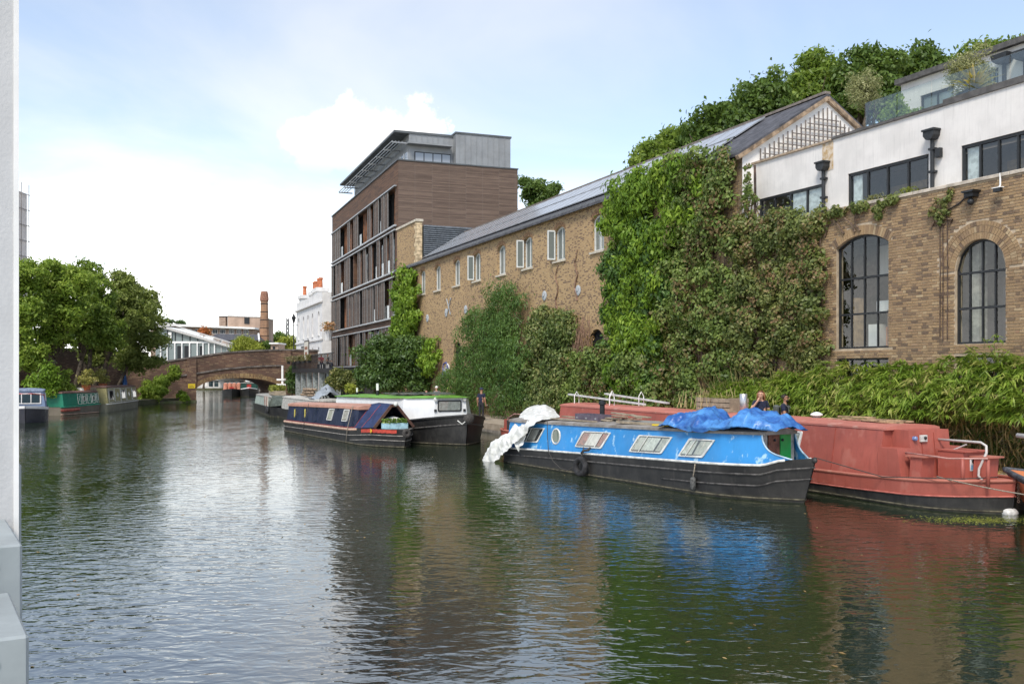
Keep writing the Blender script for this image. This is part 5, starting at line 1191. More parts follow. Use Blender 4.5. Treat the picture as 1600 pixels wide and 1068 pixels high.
# curved cabin side ends round the well deck
for near in (True, False):
    m = MB(); n = 10; top = xce + 0.02
    for i in range(n):
        f0, f1 = i / n, (i + 1) / n; e0, e1 = xce + 0.62 * (1 - f0) ** 2.2, xce + 0.62 * (1 - f1) ** 2.2
        m.quad(bl.side(xce, f0, near=near), bl.side(e0, f0, near=near), bl.side(e1, f1, near=near), bl.side(xce, f1, near=near))
    m.build('side_wing', M_BLUE, bl.t, fix=False)
    m = MB(); m.tube([bl.side(xce + 0.62 * (1 - f) ** 2.2, f, 0.005, near) for f in np.linspace(0, 1, 12)], 0.018, 6); m.build('wing_edge', mat('pale_blue_edge', (0.35, 0.50, 0.62), 0.5), bl.t, fix=False)
xd = xce - 0.08; wD = bl.cw(xd) - bl.tum; zg, zr = bl.g(xd) - .02, bl.r(xd) + .03
for (a, b, mt, nm, dx) in ((-1.0, -.55, mat('grey_bulkhead', (0.33, 0.32, 0.31), 0.7), 'bulkhead', 0), (-.55, .1, mat('brown_door', (0.14, 0.055, 0.035), 0.6, 0.25, 5, streak=.3), 'door', 0.03), (.1, .72, mat('green_door', (0.015, 0.22, 0.045), 0.5, 0.1, 3), 'door', 0.05), (.72, 1.0, _M['grey_bulkhead'], 'bulkhead', 0)):
    m = MB(); m.box(xd + dx, xd + dx + .03, a * wD + .004, b * wD - .004, zg, zr); d = m.build(nm, mt, bl.t)
    if nm == 'door': k = MB(); k.ball((xd + dx + .05, (a * .85 + b * .15) * wD if a > 0 else (a + b) / 2 * wD, zr - .2), .03, 8, 6); k.build('handle', M_DARK, d, smooth=True)
for k, (cs, curt) in enumerate(((((822, 668), (850, 668.5), (841.5, 691), (815, 689.5)), (((.35, .75, .35, .75), M_CURTW),)),
               (((909.8, 672.8), (953.5, 675.3), (941.3, 700.5), (900, 697.3)), (((0, .3, 0, .35), M_CURTR), ((.3, .72, .3, .72), M_CURTW), ((.74, 1, .74, 1), M_CURTR))),
               (((997, 678.8), (1049.8, 682.3), (1035.8, 708.5), (984.7, 705)), (((0, .34, 0, .34), M_CURT), ((.3, .7, .34, .7), mat('pale_curtain', (0.62, 0.62, 0.55), 0.9, 0.12, 9.0)), ((.76, 1, .74, 1), M_CURT))),
               (((1076, 684), (1115.6, 686.8), (1100.5, 714.5), (1061.7, 712)), (((0, .5, 0, .4), _M['pale_curtain']), ((.55, 1, .5, 1), M_CURT))))):
    C = [bl.pix(*p) for p in cs]; wn = bl.window(C, M_ALUF, M_CLEARG, 0.05, 0.05, curt)
    m = MB(); f = .3 if k != 1 else .74; a, b = Vector(C[3]).lerp(Vector(C[2]), f), Vector(C[0]).lerp(Vector(C[1]), f); pa, pb_ = bl.side(a.x, bl.fz(a.x, a.y), .02), bl.side(b.x, bl.fz(b.x, b.y), .02); m.bar(pa, pb_, .03, .02); m.build('glazing_bar', M_ALUF, wn)
xp, zp_ = bl.pix(868.8, 681.5); bl.porthole(xp, zp_, 0.21, M_ALUF)
m = MB(); m.ball((Lb - .05, 0, z_stem - .03), (.08, .05, .06)); m.build('stem_head', bl.hull_m, bl.t, smooth=True)
M_GREYP = mat('grey_gunwale', (0.40, 0.41, 0.42), 0.6, 0.1)
m = MB()
for x0, x1 in zip(np.linspace(Lb - 1.15, Lb - .08, 9)[:-1], np.linspace(Lb - 1.15, Lb - .08, 9)[1:]):
    for sg_ in (-1, 1): m.quad((x0, sg_ * (bl.wt(x0) + .004), bl.g(x0) + .004), (x1, sg_ * (bl.wt(x1) + .004), bl.g(x1) + .004), (x1, sg_ * (bl.wt(x1) - .10), bl.g(x1) + .0), (x0, sg_ * (bl.wt(x0) - .12), bl.g(x0) + .0))
m.build('gunwale_cap', M_GREYP, bl.t, fix=False)
# tyre fender, mooring cord, rope fender
def bworld(x, y, z): return fbl.world(x, y, z)
xt, zt_ = nearp(913.5, 728); ty_ = thing('tyre_fender', 'old black tyre hung as a fender on the blue boat side', 'tyre', bworld(xt, -1.13, zt_), fbl.th)
m = MB(); m.torus((0, 0, 0), (0.12, -1, .05), 0.19, 0.075, 28, 10); m.build('tyre', M_TYRE, ty_, smooth=True, fix=False)
m = MB(); m.tube([(0, .0, .18), (.02, .06, .35), (-.03, .12, .50)], .02, 6); m.build('lashing', M_ROPED, ty_, smooth=True, fix=False); m = MB(); m.tube([(-.1, .1, .34), (.05, .06, .42), (.2, .1, .44), (.28, .12, .5)], .035, 6); m.build('knotted_rag', M_ROPED, ty_, smooth=True, fix=False)
pts = [(855, 655, -.95), (855.5, 680, -1.02), (857, 705, -1.06), (864, 720, -1.08), (875, 731, -1.09), (888, 734.5, -1.10), (898, 728, -1.11), (906, 715, -1.10)]
rope('dark cord looping down the blue boat side to the tyre', [bworld(*(lambda q: (q[0], d, q[1]))(fbl.at(px, py, d))) for px, py, d in pts], 0.012, M_ROPED)
xf, zf = nearp(1086, 748); rf = thing('rope_fender', 'long rope fender hanging near the bow of the blue boat', 'fender', bworld(xf, -1.06, zf), fbl.th)
m = MB(); m.tube([(0, 0, -.24), (0, 0, -.2), (0, 0, .02), (0, 0, .06)], [.02, .065, .065, .02], 8); m.build('fender_body', mat('grey_fender', (0.11, 0.11, 0.105), 0.9, 0.3, 20, 0.006, 80), rf, smooth=True); m = MB(); m.tube([(0, 0, .05), (.01, .03, .2), (0, .06, .34)], .014, 6); m.build('lanyard', M_ROPE, rf, smooth=True, fix=False)

# crumpled sheets
from mathutils import noise as mnoise
def crumple(v, sc_, amp, seed=0.0):
    p = Vector(v) * sc_ + Vector((seed, seed * 2.3, -seed)); d = mnoise.voronoi(p)[0]; r_ = (d[1] - d[0]); n2 = mnoise.fractal(p * 0.7, 0.9, 2.0, 3)
    return amp * (1.0 - 2.2 * min(r_, 0.45)) + amp * 0.9 * n2
def sheet_mat(name, col, dark, rough=0.35, trans=0.0):
    m = bpy.data.materials.new(name); m.use_nodes = True; T = NT(m.node_tree); p = T.n['Principled BSDF']; tc = T.new('ShaderNodeTexCoord').outputs['Object']
    f = T.mapr(T.noise(tc, 2.6, 5.0, 0.6), 0.36, 0.64); T.link(T.mix(f, dark, col), p.inputs['Base Color']); p.inputs['Roughness'].default_value = rough
    b = T.new('ShaderNodeBump'); b.inputs['Distance'].default_value = 0.009; v = T.new('ShaderNodeTexVoronoi', feature='DISTANCE_TO_EDGE'); T.put(v.inputs['Vector'], tc); v.inputs['Scale'].default_value = 9.0; T.link(T.m('ADD', T.m('MINIMUM', v.outputs[0], .25), T.m('MULTIPLY', T.noise(tc, 14, 4.0), .3)), b.inputs['Height']); T.link(b.outputs[0], p.inputs['Normal'])
    _M[name] = m; return m
M_TARP = sheet_mat('blue_tarpaulin', (0.07, 0.24, 0.54), (0.018, 0.085, 0.30), 0.36); M_PLAS = sheet_mat('white_polythene', (0.74, 0.74, 0.71), (0.55, 0.55, 0.50), 0.32)
xa_, xb_ = fbl.at(1041, 668, -.6)[0], fbl.at(1200, 672, -.6)[0]
bt = thing('blue_tarpaulin', 'crumpled bright blue tarpaulin heaped on the blue narrowboat roof', 'tarpaulin', bworld((xa_ + xb_) / 2, 0, 1.45), fbl.th)
m = MB(); NX, NY = 84, 48; LX = xb_ - xa_
def tarp_xy(i, j):
    u, v = i / (NX - 1), j / (NY - 1); x = (u - .5) * LX; y = -.98 + v * 1.55
    edge = min(1, min(u, 1 - u) * 6) ** .6 * min(1, (1 - v) * 5) ** .6
    h = (.15 + .09 * math.sin(u * 7.5 + .8) + .07 * math.sin(u * 17 + v * 5)) * edge * (0.75 + .5 * math.sin(v * 2.6)) + (crumple((x, y * .8, 0), 2.5, .13, 3.0) + crumple((x, y, 0), 6.0, .04, 5.0)) * (0.35 + .65 * edge)
    xw = (xa_ + xb_) / 2 + x; wr = bl.cw(xw) - bl.tum + .06; zr_ = bl.rtop(xw, max(-wr, min(wr, y)) * .9) - 1.45
    lim = -wr + .02 * math.sin(u * 40); z = zr_ + max(.012, h)
    if y < lim:
        over = lim - y; hang = (.55 + .45 * math.sin(u * 9 + 4.2)) * max(0, 1 - abs(u - .42) * 2.2); z = zr_ + .03 - over * 1.0 * hang + .25 * h; y2 = lim - .05 - .05 * math.sin(u * 30) * hang - max(0, h) * .35; return (x + .02 * math.sin(v * 20), y2, z)
    return (x + .06 * mnoise.noise(Vector((x * 3, y * 3, 7))), y + .06 * mnoise.noise(Vector((x * 3, y * 3, 17))), z)
m.grid([[tarp_xy(i, j) for j in range(NY)] for i in range(NX)]); m.build('sheet', M_TARP, bt, smooth=True, fix=False)
ps_ = thing('white_plastic_sheet', 'torn white plastic sheet draped from the blue boat roof into the water', 'plastic sheet', bworld(0.2, -1.0, 0), fbl.th)
def drape(left, right, n, k, seed, amp=.05):
    """left and right edges as photo points with a depth off the centre line"""
    def samp(e, t): f = t * (len(e) - 1); i = min(int(f), len(e) - 2); a, b = e[i], e[i + 1]; q = f - i; return [a[j] + (b[j] - a[j]) * q for j in range(3)]
    rows = []
    for i in range(n):
        row = []
        for j in range(k):
            a, b = samp(left, i / (n - 1)), samp(right, i / (n - 1)); t = j / (k - 1); q = [a[c] + (b[c] - a[c]) * t for c in range(3)]
            bulge = .10 * math.sin(math.pi * t); x, z = fbl.at(q[0], q[1], q[2]); v = (x, q[2], z); d = crumple(v, 3.8, amp, seed) + crumple(v, 9.0, amp * .4, seed + 4)
            row.append((x - .2 + d * .35, q[2] + 1.0 - d * .9 - bulge * .6, z + d * .5 + bulge * .3))
        rows.append(row)
    m = MB(); m.grid(rows); return m
drape([(868, 640, .75), (854, 632.7, .55), (836, 634, .45), (820, 642, .2), (810, 655, -.4), (800, 672, -1.1)], [(877, 652, -.3), (862, 655, -.6), (845, 658, -.95), (828, 668, -1.12), (821, 687, -1.15), (811, 706, -1.16)], 46, 26, 1.0).build('sheet', M_PLAS, ps_, smooth=True, fix=False)
drape([(806, 662, -.9), (796, 676, -1.0), (780, 684, -1.02), (768, 694, -1.05), (759, 709, -1.1), (751, 727, -1.14)], [(824, 676, -1.22), (806, 692, -1.24), (797, 700, -1.24), (789, 709, -1.24), (778, 717, -1.22), (768, 727, -1.2)], 44, 24, 5.0).build('sheet', M_PLAS, ps_, smooth=True, fix=False)
# roof clutter of the blue boat
def on_blue(px, py, yoff, z=None): x = fbl.at(px, py, yoff)[0]; return x, bl.rtop(x, yoff)
M_PLANK = mat('weathered_plank', (0.34, 0.28, 0.20), 0.9, 0.2, 7.0, 0.003, 40, col2=(0.22, 0.18, 0.13)); M_PURP = mat('purple_grey_paint', (0.115, 0.095, 0.125), 0.7, 0.15)
x, z = on_blue(917, 652, -.45); tb_ = thing('toolbox', 'purple grey wooden box on the blue boat roof', 'box', bworld(x, -.45, z), fbl.th + R(-4))
m = MB(); m.box(-.62, .62, -.02, .02, 0, .2); m.box(-.62, .62, .36, .40, 0, .2); m.box(-.62, -.58, .02, .36, 0, .2); m.box(.58, .62, .02, .36, 0, .2); m.build('sides', M_PURP, tb_); m = MB(); m.box(-.58, .58, .02, .36, .0, .03); m.build('base', M_PURP, tb_)
for dx in (-.5, .0, .5): m = MB(); m.box(dx - .03, dx + .03, -.035, -.0205, .07, .11); m.build('catch', M_ALU, tb_)
for k in range(9):
    x, z = on_blue(946 + k * 6.0, 655, -.3 + .05 * (k % 4)); zz = .03 + .045 * (k % 5)
    m = MB(); l = random.uniform(.5, .95); m.box(-l / 2, l / 2, -.07, .07, 0, .03); o = m.build('roof_plank', M_PLANK); o.location = bworld(x, -.35 + .16 * (k % 4), z + zz); o.rotation_euler = (random.uniform(-.05, .05), random.uniform(-.06, .06), fbl.th + random.uniform(-.35, .35))
    tag(o, 'weathered plank in the loose stack on the blue boat roof', 'plank', 'planks stacked on the blue boat roof')
x, z = on_blue(1012, 661, -.35); sp_ = thing('roof_hatch_board', 'flat grey board lying between planks and blue tarpaulin', 'board', bworld(x, -.30, z - .01), fbl.th + R(3)); m = MB(); m.box(-.85, .75, -.34, .42, 0.02, .05); m.build('board', mat('grey_board', (0.27, 0.27, 0.26), 0.5, 0.1), sp_); m = MB(); m.box(-.87, .77, -.36, -.341, 0.0, .06); m.box(-.87, .77, .421, .44, 0, .06); m.build('edge_strip', M_PLANK, sp_)
x, z = on_blue(1030, 667, -.7); o = MB().box(-.3, .3, -.05, .05, 0, .035).build('yellow_level', mat('yellow_paint', (0.75, 0.55, 0.03))); o.location = bworld(x, -.62, z + .02); o.rotation_euler = (0, 0, fbl.th + .08); tag(o, 'short yellow length of timber on the blue boat roof edge', 'timber')
x, z = on_blue(941, 650, .1); fl_ = thing('stove_flue', 'short dark stove flue standing on the blue boat roof', 'flue', bworld(x, .1, z), fbl.th); m = MB(); m.lathe([(.07, 0), (.07, .42), (.10, .43), (.10, .5), (.04, .54)], n=12); m.build('pipe', M_DARK, fl_); m = MB(); m.lathe([(.13, 0), (.11, .04)], n=12); m.build('collar', M_DARK, fl_)
for (px, l, y, dz, rot) in ((890, 2.6, -.55, .03, .0), (925, 2.2, .1, .02, .05), (900, 1.6, .35, .03, -.08), (985, 1.7, .4, .02, .04)):
    x, z = on_blue(px, 655, y); m = MB(); m.box(-l / 2, l / 2, -.06, .06, 0, .03); o = m.build('long_board', M_PLANK); o.location = bworld(x, y, z + dz); o.rotation_euler = (0, 0, fbl.th + rot); tag(o, {890: 'longest board along the near edge of the blue boat roof', 925: 'board under the toolbox side in the middle of the blue boat roof', 900: 'short board on the far side of the blue boat roof near the plastic sheet', 985: 'board on the far side of the blue boat roof behind the planks'}[px], 'board', 'boards lying along the blue boat roof')

# ------------------------------------------------------------------ red narrowboat
P1 = on_z(1456, 798.5); frd = near_frame((P1.x, P1.y), 0.473, 2.1); xl = frd.s_(769, -1.0); frd = Frame(*frd.world(xl, 0)[:2], frd.th)
Lr = frd.at(1577, 790, -.2)[0]
def rp(px, py, d=-1.05): return frd.at(px, py, d)
gx1, gz1 = rp(1278, 734); gx2, gz2 = rp(1390, 747); gz3 = rp(1556, 757, -.9)[1]
rr0, rz0 = rp(880, 633, -.85); rr1, rz1 = rp(1370, 669, -.85)
M_RED = paint('red_oxide_paint', (0.34, 0.085, 0.060), 0.6, (0.40, 0.15, 0.11), 0.5, 1.6, 0.42); M_REDD = paint('red_oxide_deck', (0.38, 0.13, 0.09), 0.7, (0.44, 0.24, 0.18), 0.5, 2.0, 0.1)
rb = Boat('red_narrowboat', 'long red oxide narrowboat with black hull moored against the towpath', frd, Lr, 2.1, ([0, gx1, gx2, Lr], [gz1 - .01, gz1, gz2, gz3]), ([0, rr0, rr1, Lr], [rz0, rz0, rz1, rz1]), xb=Lr - 1.7, pb=2.6, rake=.12, xs=1.6, stern_w=.35, band=M_RED, band_h=0.30, deck=M_REDD, inset=.12, tumble=.16)
xc0 = rp(873, 640, -.85)[0]; xc1 = rp(1371, 700, -.95)[0]
rb.cabin(xc0, xc1, M_RED, paint('red_roof', (0.46, 0.16, 0.12), 0.6, (0.5, 0.3, 0.24), .5, 2.2), over=.02, edge=.03)
rb.strake('gunwale_lip', .035, M_REDD, dz=0.0, out=-.005); rb.strake('hull_lip', .018, mat('red_lip', (0.45, 0.13, 0.10), 0.6), dz=-.30); rb.strake(frac=.08, r=.018, mt=_M['weedy_edge'])
for px in (1140, 1218, 1297):
    m = MB(); x = rp(px, 700, -.95)[0]; m.bar(rb.side(x, .02, .004), rb.side(x, .98, .004), .008, .012); m.build('weld_seam', mat('dark_red_seam', (0.30, 0.06, 0.04), 0.6), rb.t)
C = [rb.pix(*p) for p in ((1207, 671), (1252, 673.5), (1248, 711), (1203, 707))]; rb.window(C, M_ALUF, M_CLEARG, .06, .06, (((0, 1, 0, 1), M_CURT),))
# stepped forward bulkhead, locker, rail and seats
xk = rp(1408, 720, -.95)[0]; zd = rb.g(xk) - .03; zL = rp(1385, 699, -.9)[1]
m = MB(); m.prism([(xc1 + .002, zd), (xk, zd), (xk - .12, zL), (xc1 + .002, zL)], 'y', -.94, -.42); m.build('side_locker', M_RED, rb.t); m = MB(); m.prism([(xc1 + .002, zd), (xk, zd), (xk - .12, zL), (xc1 + .002, zL)], 'y', .42, .94); m.build('side_locker', M_RED, rb.t)
xw = xc1 + .55; zt4 = rb.r(xc1) - .02
m = MB(); m.prism([(xc1 - .01, zd), (xw, zd), (xw - .10, zt4), (xc1 - .01, zt4)], 'y', -.55, .62); m.build('fore_bulkhead', M_RED, rb.t)
for y in (-.2, .16):
    m = MB(); m.bar((xw + .006, y, zd + .05), (xw - .088, y, zt4 - .06), .010, .012); m.build('door_seam', mat('dark_red_seam', (0.30, 0.06, 0.04)), rb.t)
m = MB(); m.box(xw - .075, xw - .03, -.26, -.08, zt4 - .24, zt4 - .10); m.build('hasp_plate', M_ALUF, rb.t); m = MB(); m.ball((xw - .02, -.15, zt4 - .16), .035, 8, 6); m.build('padlock', M_DARK, rb.t, smooth=True)
for y in (-.25, -.10): m = MB(); m.box(xw - .02, xw + .02, y - .05, y + .05, zd + .12, zd + .22); m.build('hinge', M_ALUF, rb.t)
m = MB(); m.lathe([(.05, 0), (.05, .06), (.03, .08)], n=10); o = m.build('nav_lamp', mat('blue_lens', (0.15, 0.22, 0.42), 0.3), rb.t); o.location = (xw - .08, -.42, zt4 - .17); o.rotation_euler = (0, R(90), 0)
xq = rp(1462, 720, .1)[0]; m = MB(); m.prism([(xw + .12, zd), (xw + .78, zd), (xw + .72, zd + .58), (xw + .12, zd + .58)], 'y', .05, .68); lk = m.build('gas_locker', M_RED, rb.t); m = MB(); m.box(xw + .10, xw + .80, .03, .70, zd + .58, zd + .61); m.build('lid', M_RED, lk)
m = MB(); m.box(xw + .757, xw + .770, .22, .40, zd + .20, zd + .46); m.build('notice', mat('notice_white', (0.72, 0.74, 0.74), 0.5), lk); m = MB(); m.box(xw + .7705, xw + .773, .235, .385, zd + .22, zd + .32); m.build('notice_print', mat('notice_blue', (0.20, 0.40, 0.60), 0.5), lk); m = MB(); m.disc((xw + .774, .31, zd + .39), (1, 0, .1), .045, .045, 12); m.build('notice_symbol', mat('dark_print', (0.03, 0.03, 0.03)), lk, fix=False)
sa = rp(1433, 725, -.75)[0]; sb = rp(1522, 722, .1)[0]
for (x, y) in ((sa, -.80), (sb, .25)):
    m = MB(); m.prism([(x - .16, zd), (x + .12, zd), (x + .17, zd + .48), (x - .12, zd + .48)], 'y', y, y + .36); st_ = m.build('seat_pedestal', M_RED, rb.t); m = MB(); m.prism([(x - .22, zd + .48), (x + .26, zd + .485), (x + .26, zd + .515), (x - .22, zd + .51)], 'y', y - .04, y + .40); m.build('seat_board', M_REDD, st_)
x1_, x2_ = sa + .2, rp(1546, 720, -.5)[0]
m = MB(); m.tube([(sa - .35, -.72, zd + .55), ((sa + x2_) / 2, -.72, zd + .51), (x2_, -.55, zd + .56)], .016, 8); m.build('low_rail', mat('rail_pink', (0.48, 0.26, 0.22), 0.6), rb.t, smooth=True, fix=False)
for px, y in ((1504, -.66), (1544, -.5)): x = rp(px, 720, y)[0]; m = MB(); m.tube([(x, y, zd), (x, y, zd + .53)], .034, 8); m.build('rail_post', M_RED, rb.t, smooth=True)
za = frd.z_(1466, 686, .3); xa1, xa2 = rp(1466, 686, .3)[0], rp(1541, 690, .3)[0]
m = MB(); m.tube([(xa1, .3, za), (xa2 - .12, .3, za), (xa2, .3, za - .06), (xa2 + .02, .28, za - .2), (xa2 - .1, .22, za - .52), (xa2 - .1, .2, za - .66), (xa2, .18, za - .74)], .026, 8); m.build('tiller_rail', mat('galvanised', (0.50, 0.48, 0.45), 0.5, 0.1, 5), rb.t, smooth=True, fix=False)
m = MB(); m.tube([(xa1 + .35, .25, za - .22), (xa1 + .7, .3, za - .06)], .016, 6); m.build('stay', _M['galvanised'], rb.t, fix=False)
for k in range(6): m = MB(); x = rp(1541, 780, -.93)[0]; m.torus((x, -rb.wt(x) - .03, gz3 - .05 - k * .065), (0, 1, 0) if k % 2 else (1, 0, 0), .024, .008, 10, 5); m.build('chain_link', mat('rusty_chain', (0.16, 0.10, 0.07), 0.8), rb.t, fix=False)
# poles, brackets and bits on the red roof
def rw(x, y, z): return frd.world(x, y, z)
def on_red(px, y): x = frd.at(px, 640, y)[0]; return x, rb.rtop(x, y)
M_POLE = mat('galv_pole', (0.55, 0.55, 0.54), 0.45, 0.1, 4)
for (pa, pb2, y, h, lb_) in ((889, 1003, -.35, .30, 'long grey gangplank on brackets along the red boat roof'), (946, 1040, .25, .34, 'pale boat pole lying on brackets on the red boat roof')):
    xa, za_ = on_red(pa, y); xb2, zb2_ = on_red(pb2, y); g_ = thing('boat_pole', lb_, 'pole', rw(xa, y, za_), frd.th); m = MB(); m.bar((0, 0, h), (xb2 - xa, .1, h - .22), .10, .05); m.build('pole', M_POLE, g_)
    for f in (.12, .62): m = MB(); X_ = (xb2 - xa) * f; m.tube([(X_, -.09, 0), (X_, -.09, h - .04), (X_, 0, h + .10), (X_, .09, h - .04), (X_, .09, 0)], .016, 6); m.build('bracket', M_WHITE, g_, fix=False)
x, z = on_red(1123, 0); pc = thing('planter_crate', 'rough wooden crate planter with dry stalks on the red boat roof', 'crate', rw(x, .1, z - .02), frd.th)
for k in range(3):
    m = MB(); m.box(-.75, .75, -.32, -.29, .02 + .13 * k, .13 + .13 * k); m.build('slat', M_PLANK, pc); m = MB(); m.box(-.75, .75, .29, .32, .02 + .13 * k, .13 + .13 * k); m.build('slat', M_PLANK, pc)
for s1 in (-.72, .72): m = MB(); m.box(s1 - .03, s1 + .03, -.29, .29, .02, .40); m.build('end_board', M_PLANK, pc)
m = MB(); m.box(-.69, .69, -.288, .288, .05, .34); m.build('soil', mat('soil', (0.05, 0.04, 0.03), 0.95), pc)
m = MB()
for k in range(34): a = Vector((random.uniform(-.65, .65) - .6 * (k < 18), random.uniform(-.3, .3) - .35 * (k < 14), .1)); m.tube([a, a + Vector((random.uniform(-.2, .2), random.uniform(-.1, .1), random.uniform(.3, .62)))], [.012, .005], 4)
m.build('dry_stalks', mat('straw', (0.50, 0.40, 0.20), 0.9), pc, fix=False)
g_ = np.random.default_rng(5); pp_ = np.stack([g_.uniform(-.6, .65, 500), g_.uniform(-.28, .28, 500), g_.uniform(.36, .46, 500)], 1); leaf_object('herbs', pp_, np.tile([0, 0, 1.0], (500, 1)), .07, .03, leaf_mat('herb_leaf', (0.06, 0.09, 0.02), (0.16, 0.20, 0.04), (0.35, 0.36, 0.10)), pc, seed=4)
x, z = on_red(1157, -.3); cf = thing('chrome_flue', 'shiny steel chimney standing on the red boat roof beside the crate', 'flue', rw(x, -.2, z - .03), frd.th); m = MB(); m.lathe([(.10, 0), (.10, .55), (.085, .56), (.085, .50)], n=14); m.build('pipe', mat('steel', (0.55, 0.55, 0.56), 0.3, 0.08, 4, metal=.7), cf, smooth=True); m = MB(); m.lathe([(.14, 0), (.13, .04)], n=14); m.build('collar', M_DARK, cf)
x, z = on_red(1271, 0); mv = thing('mushroom_vent', 'small white mushroom vent on the red boat roof', 'vent', rw(x, .1, z - .01), frd.th); m = MB(); m.lathe([(.09, 0), (.09, .05), (.15, .06), (.14, .10), (.06, .14), (.0, .15)], n=14); m.build('cap', M_WHITE, mv, smooth=True); m = MB(); m.lathe([(.11, -.01), (.11, .02)], n=14); m.build('base', M_DARK, mv)
for k, (px, l, rot, y) in enumerate(((1325, 1.2, .1, .0), (1352, 1.5, -.12, -.2), (1338, .9, .25, .15), (1378, 1.1, .02, -.1), (1395, 1.3, -.05, .2))):
    x, z = on_red(px, y); x = min(x, xc1 - l / 2 - .1); m = MB(); m.box(-l / 2, l / 2, -.05, .05, 0, .035); o = m.build('roof_batten', mat('fresh_batten', (0.42, 0.29, 0.17), 0.85, 0.25, 5)); o.location = rw(x, y, rb.rtop(x, y) - .005 + .03 * (k % 3)); o.rotation_euler = (0, 0, frd.th + rot); tag(o, ('batten at the back of the timber pile on the red boat roof', 'longest batten lying askew in the red boat roof pile', 'shortest batten turned across the red boat roof pile', 'batten along the near edge of the red boat roof end', 'batten on the towpath side of the red boat roof end')[k], 'batten', 'battens on the red boat roof')
# stern of the red boat behind the plastic sheet
zs0 = rb.g(.4); m = MB(); m.box(.55, xc0 - .15, -.62, .62, zs0 - .02, zs0 + .36); m.build('stern_locker', mat('stern_black', (0.05, 0.045, 0.045), 0.7, 0.2), rb.t)
m = MB(); m.tube([(.5, -.55, zs0), (.5, -.55, zs0 + .42), (1.1, -.55, zs0 + .62), (2.2, -.55, zs0 + .62)], .02, 6); m.build('stern_rail', mat('rail_pink', (0.48, 0.26, 0.22)), rb.t, fix=False); m = MB(); m.tube([(.5, .55, zs0), (.5, .55, zs0 + .62), (2.2, .55, zs0 + .62)], .02, 6); m.build('stern_rail', _M['rail_pink'], rb.t, fix=False)
m = MB(); m.box(.25, .5, -.6, .6, zs0 - .05, zs0 + .38); m.build('stern_board', M_RED, rb.t)
# ropes and float at the red boat end
e1 = rw(rp(1300, 738)[0], -1.02, gz1 + .03)
rope('slack dark mooring rope along the red boat side from the blue bow', [bworld(Lb - .1, .05, z_stem + .03), rw(rp(1380, 742)[0], -1.08, gz2 + .02), rw(rp(1500, 754)[0], -1.0, gz3 + .05), rw(Lr - .25, -.2, gz3 + .06)], .011, M_ROPED)
fbo = on_z(1578, 803); bu = thing('mooring_float', 'white plastic float in the water at the red boat end', 'float', (fbo.x, fbo.y, 0)); m = MB(); m.ball((0, 0, .03), (.16, .11, .10), 16, 10); m.build('float_body', mat('float_white', (0.62, 0.62, 0.60), 0.4, 0.15, 9), bu, smooth=True); m = MB(); m.torus((0, 0, .13), (0, 1, 0), .03, .008, 12, 6); m.build('eye', M_ROPE, bu, fix=False)
for dx in (0, .05): rope('thin pale line from the red boat deck down to the white float', [rw(Lr - .62 + dx * 2, -.62, gz3), (fbo.x + dx - .02, fbo.y, .10)], .008, M_ROPE, 'lines from the red boat to the float', .0)
rope('pale mooring line from the red boat to the orange boat', [rw(Lr - 1.1, -.85, gz3 + .02), on_z(1640, 778, .55)], .012, M_ROPE, None, .03)

# ------------------------------------------------------------------ orange boat at the right edge
P2 = on_z(1600, 800, 0.0); fo = Frame(11.9, 14.2, facing(0.473) + math.pi)
ob = Boat('orange_boat', 'orange lifeboat style hull with grey rubbing band cut by the right edge', fo, 5.2, 2.2, ([0, 3.5, 5.2], [.62, .68, .86]), None, xb=2.4, pb=2.0, rake=.9, xs=.6, hull=paint('orange_hull', (0.50, 0.13, 0.05), 0.55, (0.35, 0.12, 0.07), .6, 3.0), deck=paint('orange_deck', (0.62, 0.20, 0.07), .6), band=mat('grey_fender_band', (0.07, 0.075, 0.085), 0.8, 0.3, 8), band_h=.16)
ob.strake('rubbing_band', .05, mat('grey_fender_band', (0.07, 0.075, 0.085)), dz=-.04, out=.01)
m = MB(); m.tube([(3.6, 0, .75), (3.6, 0, 1.45), (4.9, 0.0, 1.5)], .045, 8); m.build('bow_boom', _M['galvanised'], ob.t, smooth=True, fix=False)

# ------------------------------------------------------------------ navy narrowboat with covered bow
P3 = on_z(441, 672.5); fnv = near_frame((P3.x, P3.y), 0.55, 2.0)
Ln = fnv.at(637, 672, 0)[0]; zsn = fnv.z_(637, 671, 0)
def np_(px, py, d=-1.0): return fnv.at(px, py, d)
xg1, zg1 = np_(545, 667); 
nv = Boat('navy_narrowboat', 'navy blue narrowboat with pink roof line and blue canvas bow cover', fnv, Ln, 2.0, ([0, xg1, Ln - 1.5, Ln], [.47, .56, .68, zsn]), ([0, 8, Ln], [1.26, 1.40, 1.42]), xb=Ln - 2.6, rake=.5, xs=.5, stern_w=.85)
M_NAVY = paint('navy_paint', (0.011, 0.018, 0.045), 0.35, (0.016, 0.028, 0.085), .3, 2.0, .05); M_PINK = mat('salmon_roof', (0.46, 0.24, 0.17), 0.6, 0.1, 3); M_REDL = mat('red_line', (0.30, 0.04, 0.03), 0.6)
xcv = np_(553, 640)[0]; nv.cabin(.35, xcv, M_NAVY, M_PINK, over=.05, edge=.09)
nv.strake('gunwale_line', .05, mat('salmon_gunwale', (0.52, 0.34, 0.25), 0.6, .12, 4), dz=-.02, x1=xcv + .3, out=-.02); nv.strake(dz=-.24, mt=mat('pale_strake', (0.30, 0.28, 0.25), 0.6, .2, 6), r=.016); nv.strake(frac=.05, r=.02, mt=mat('weedy_edge', (0.10, 0.09, 0.06))); nv.strake(dz=-.42, x0=Ln - 3.4, r=.016, mt=_M['pale_strake'])
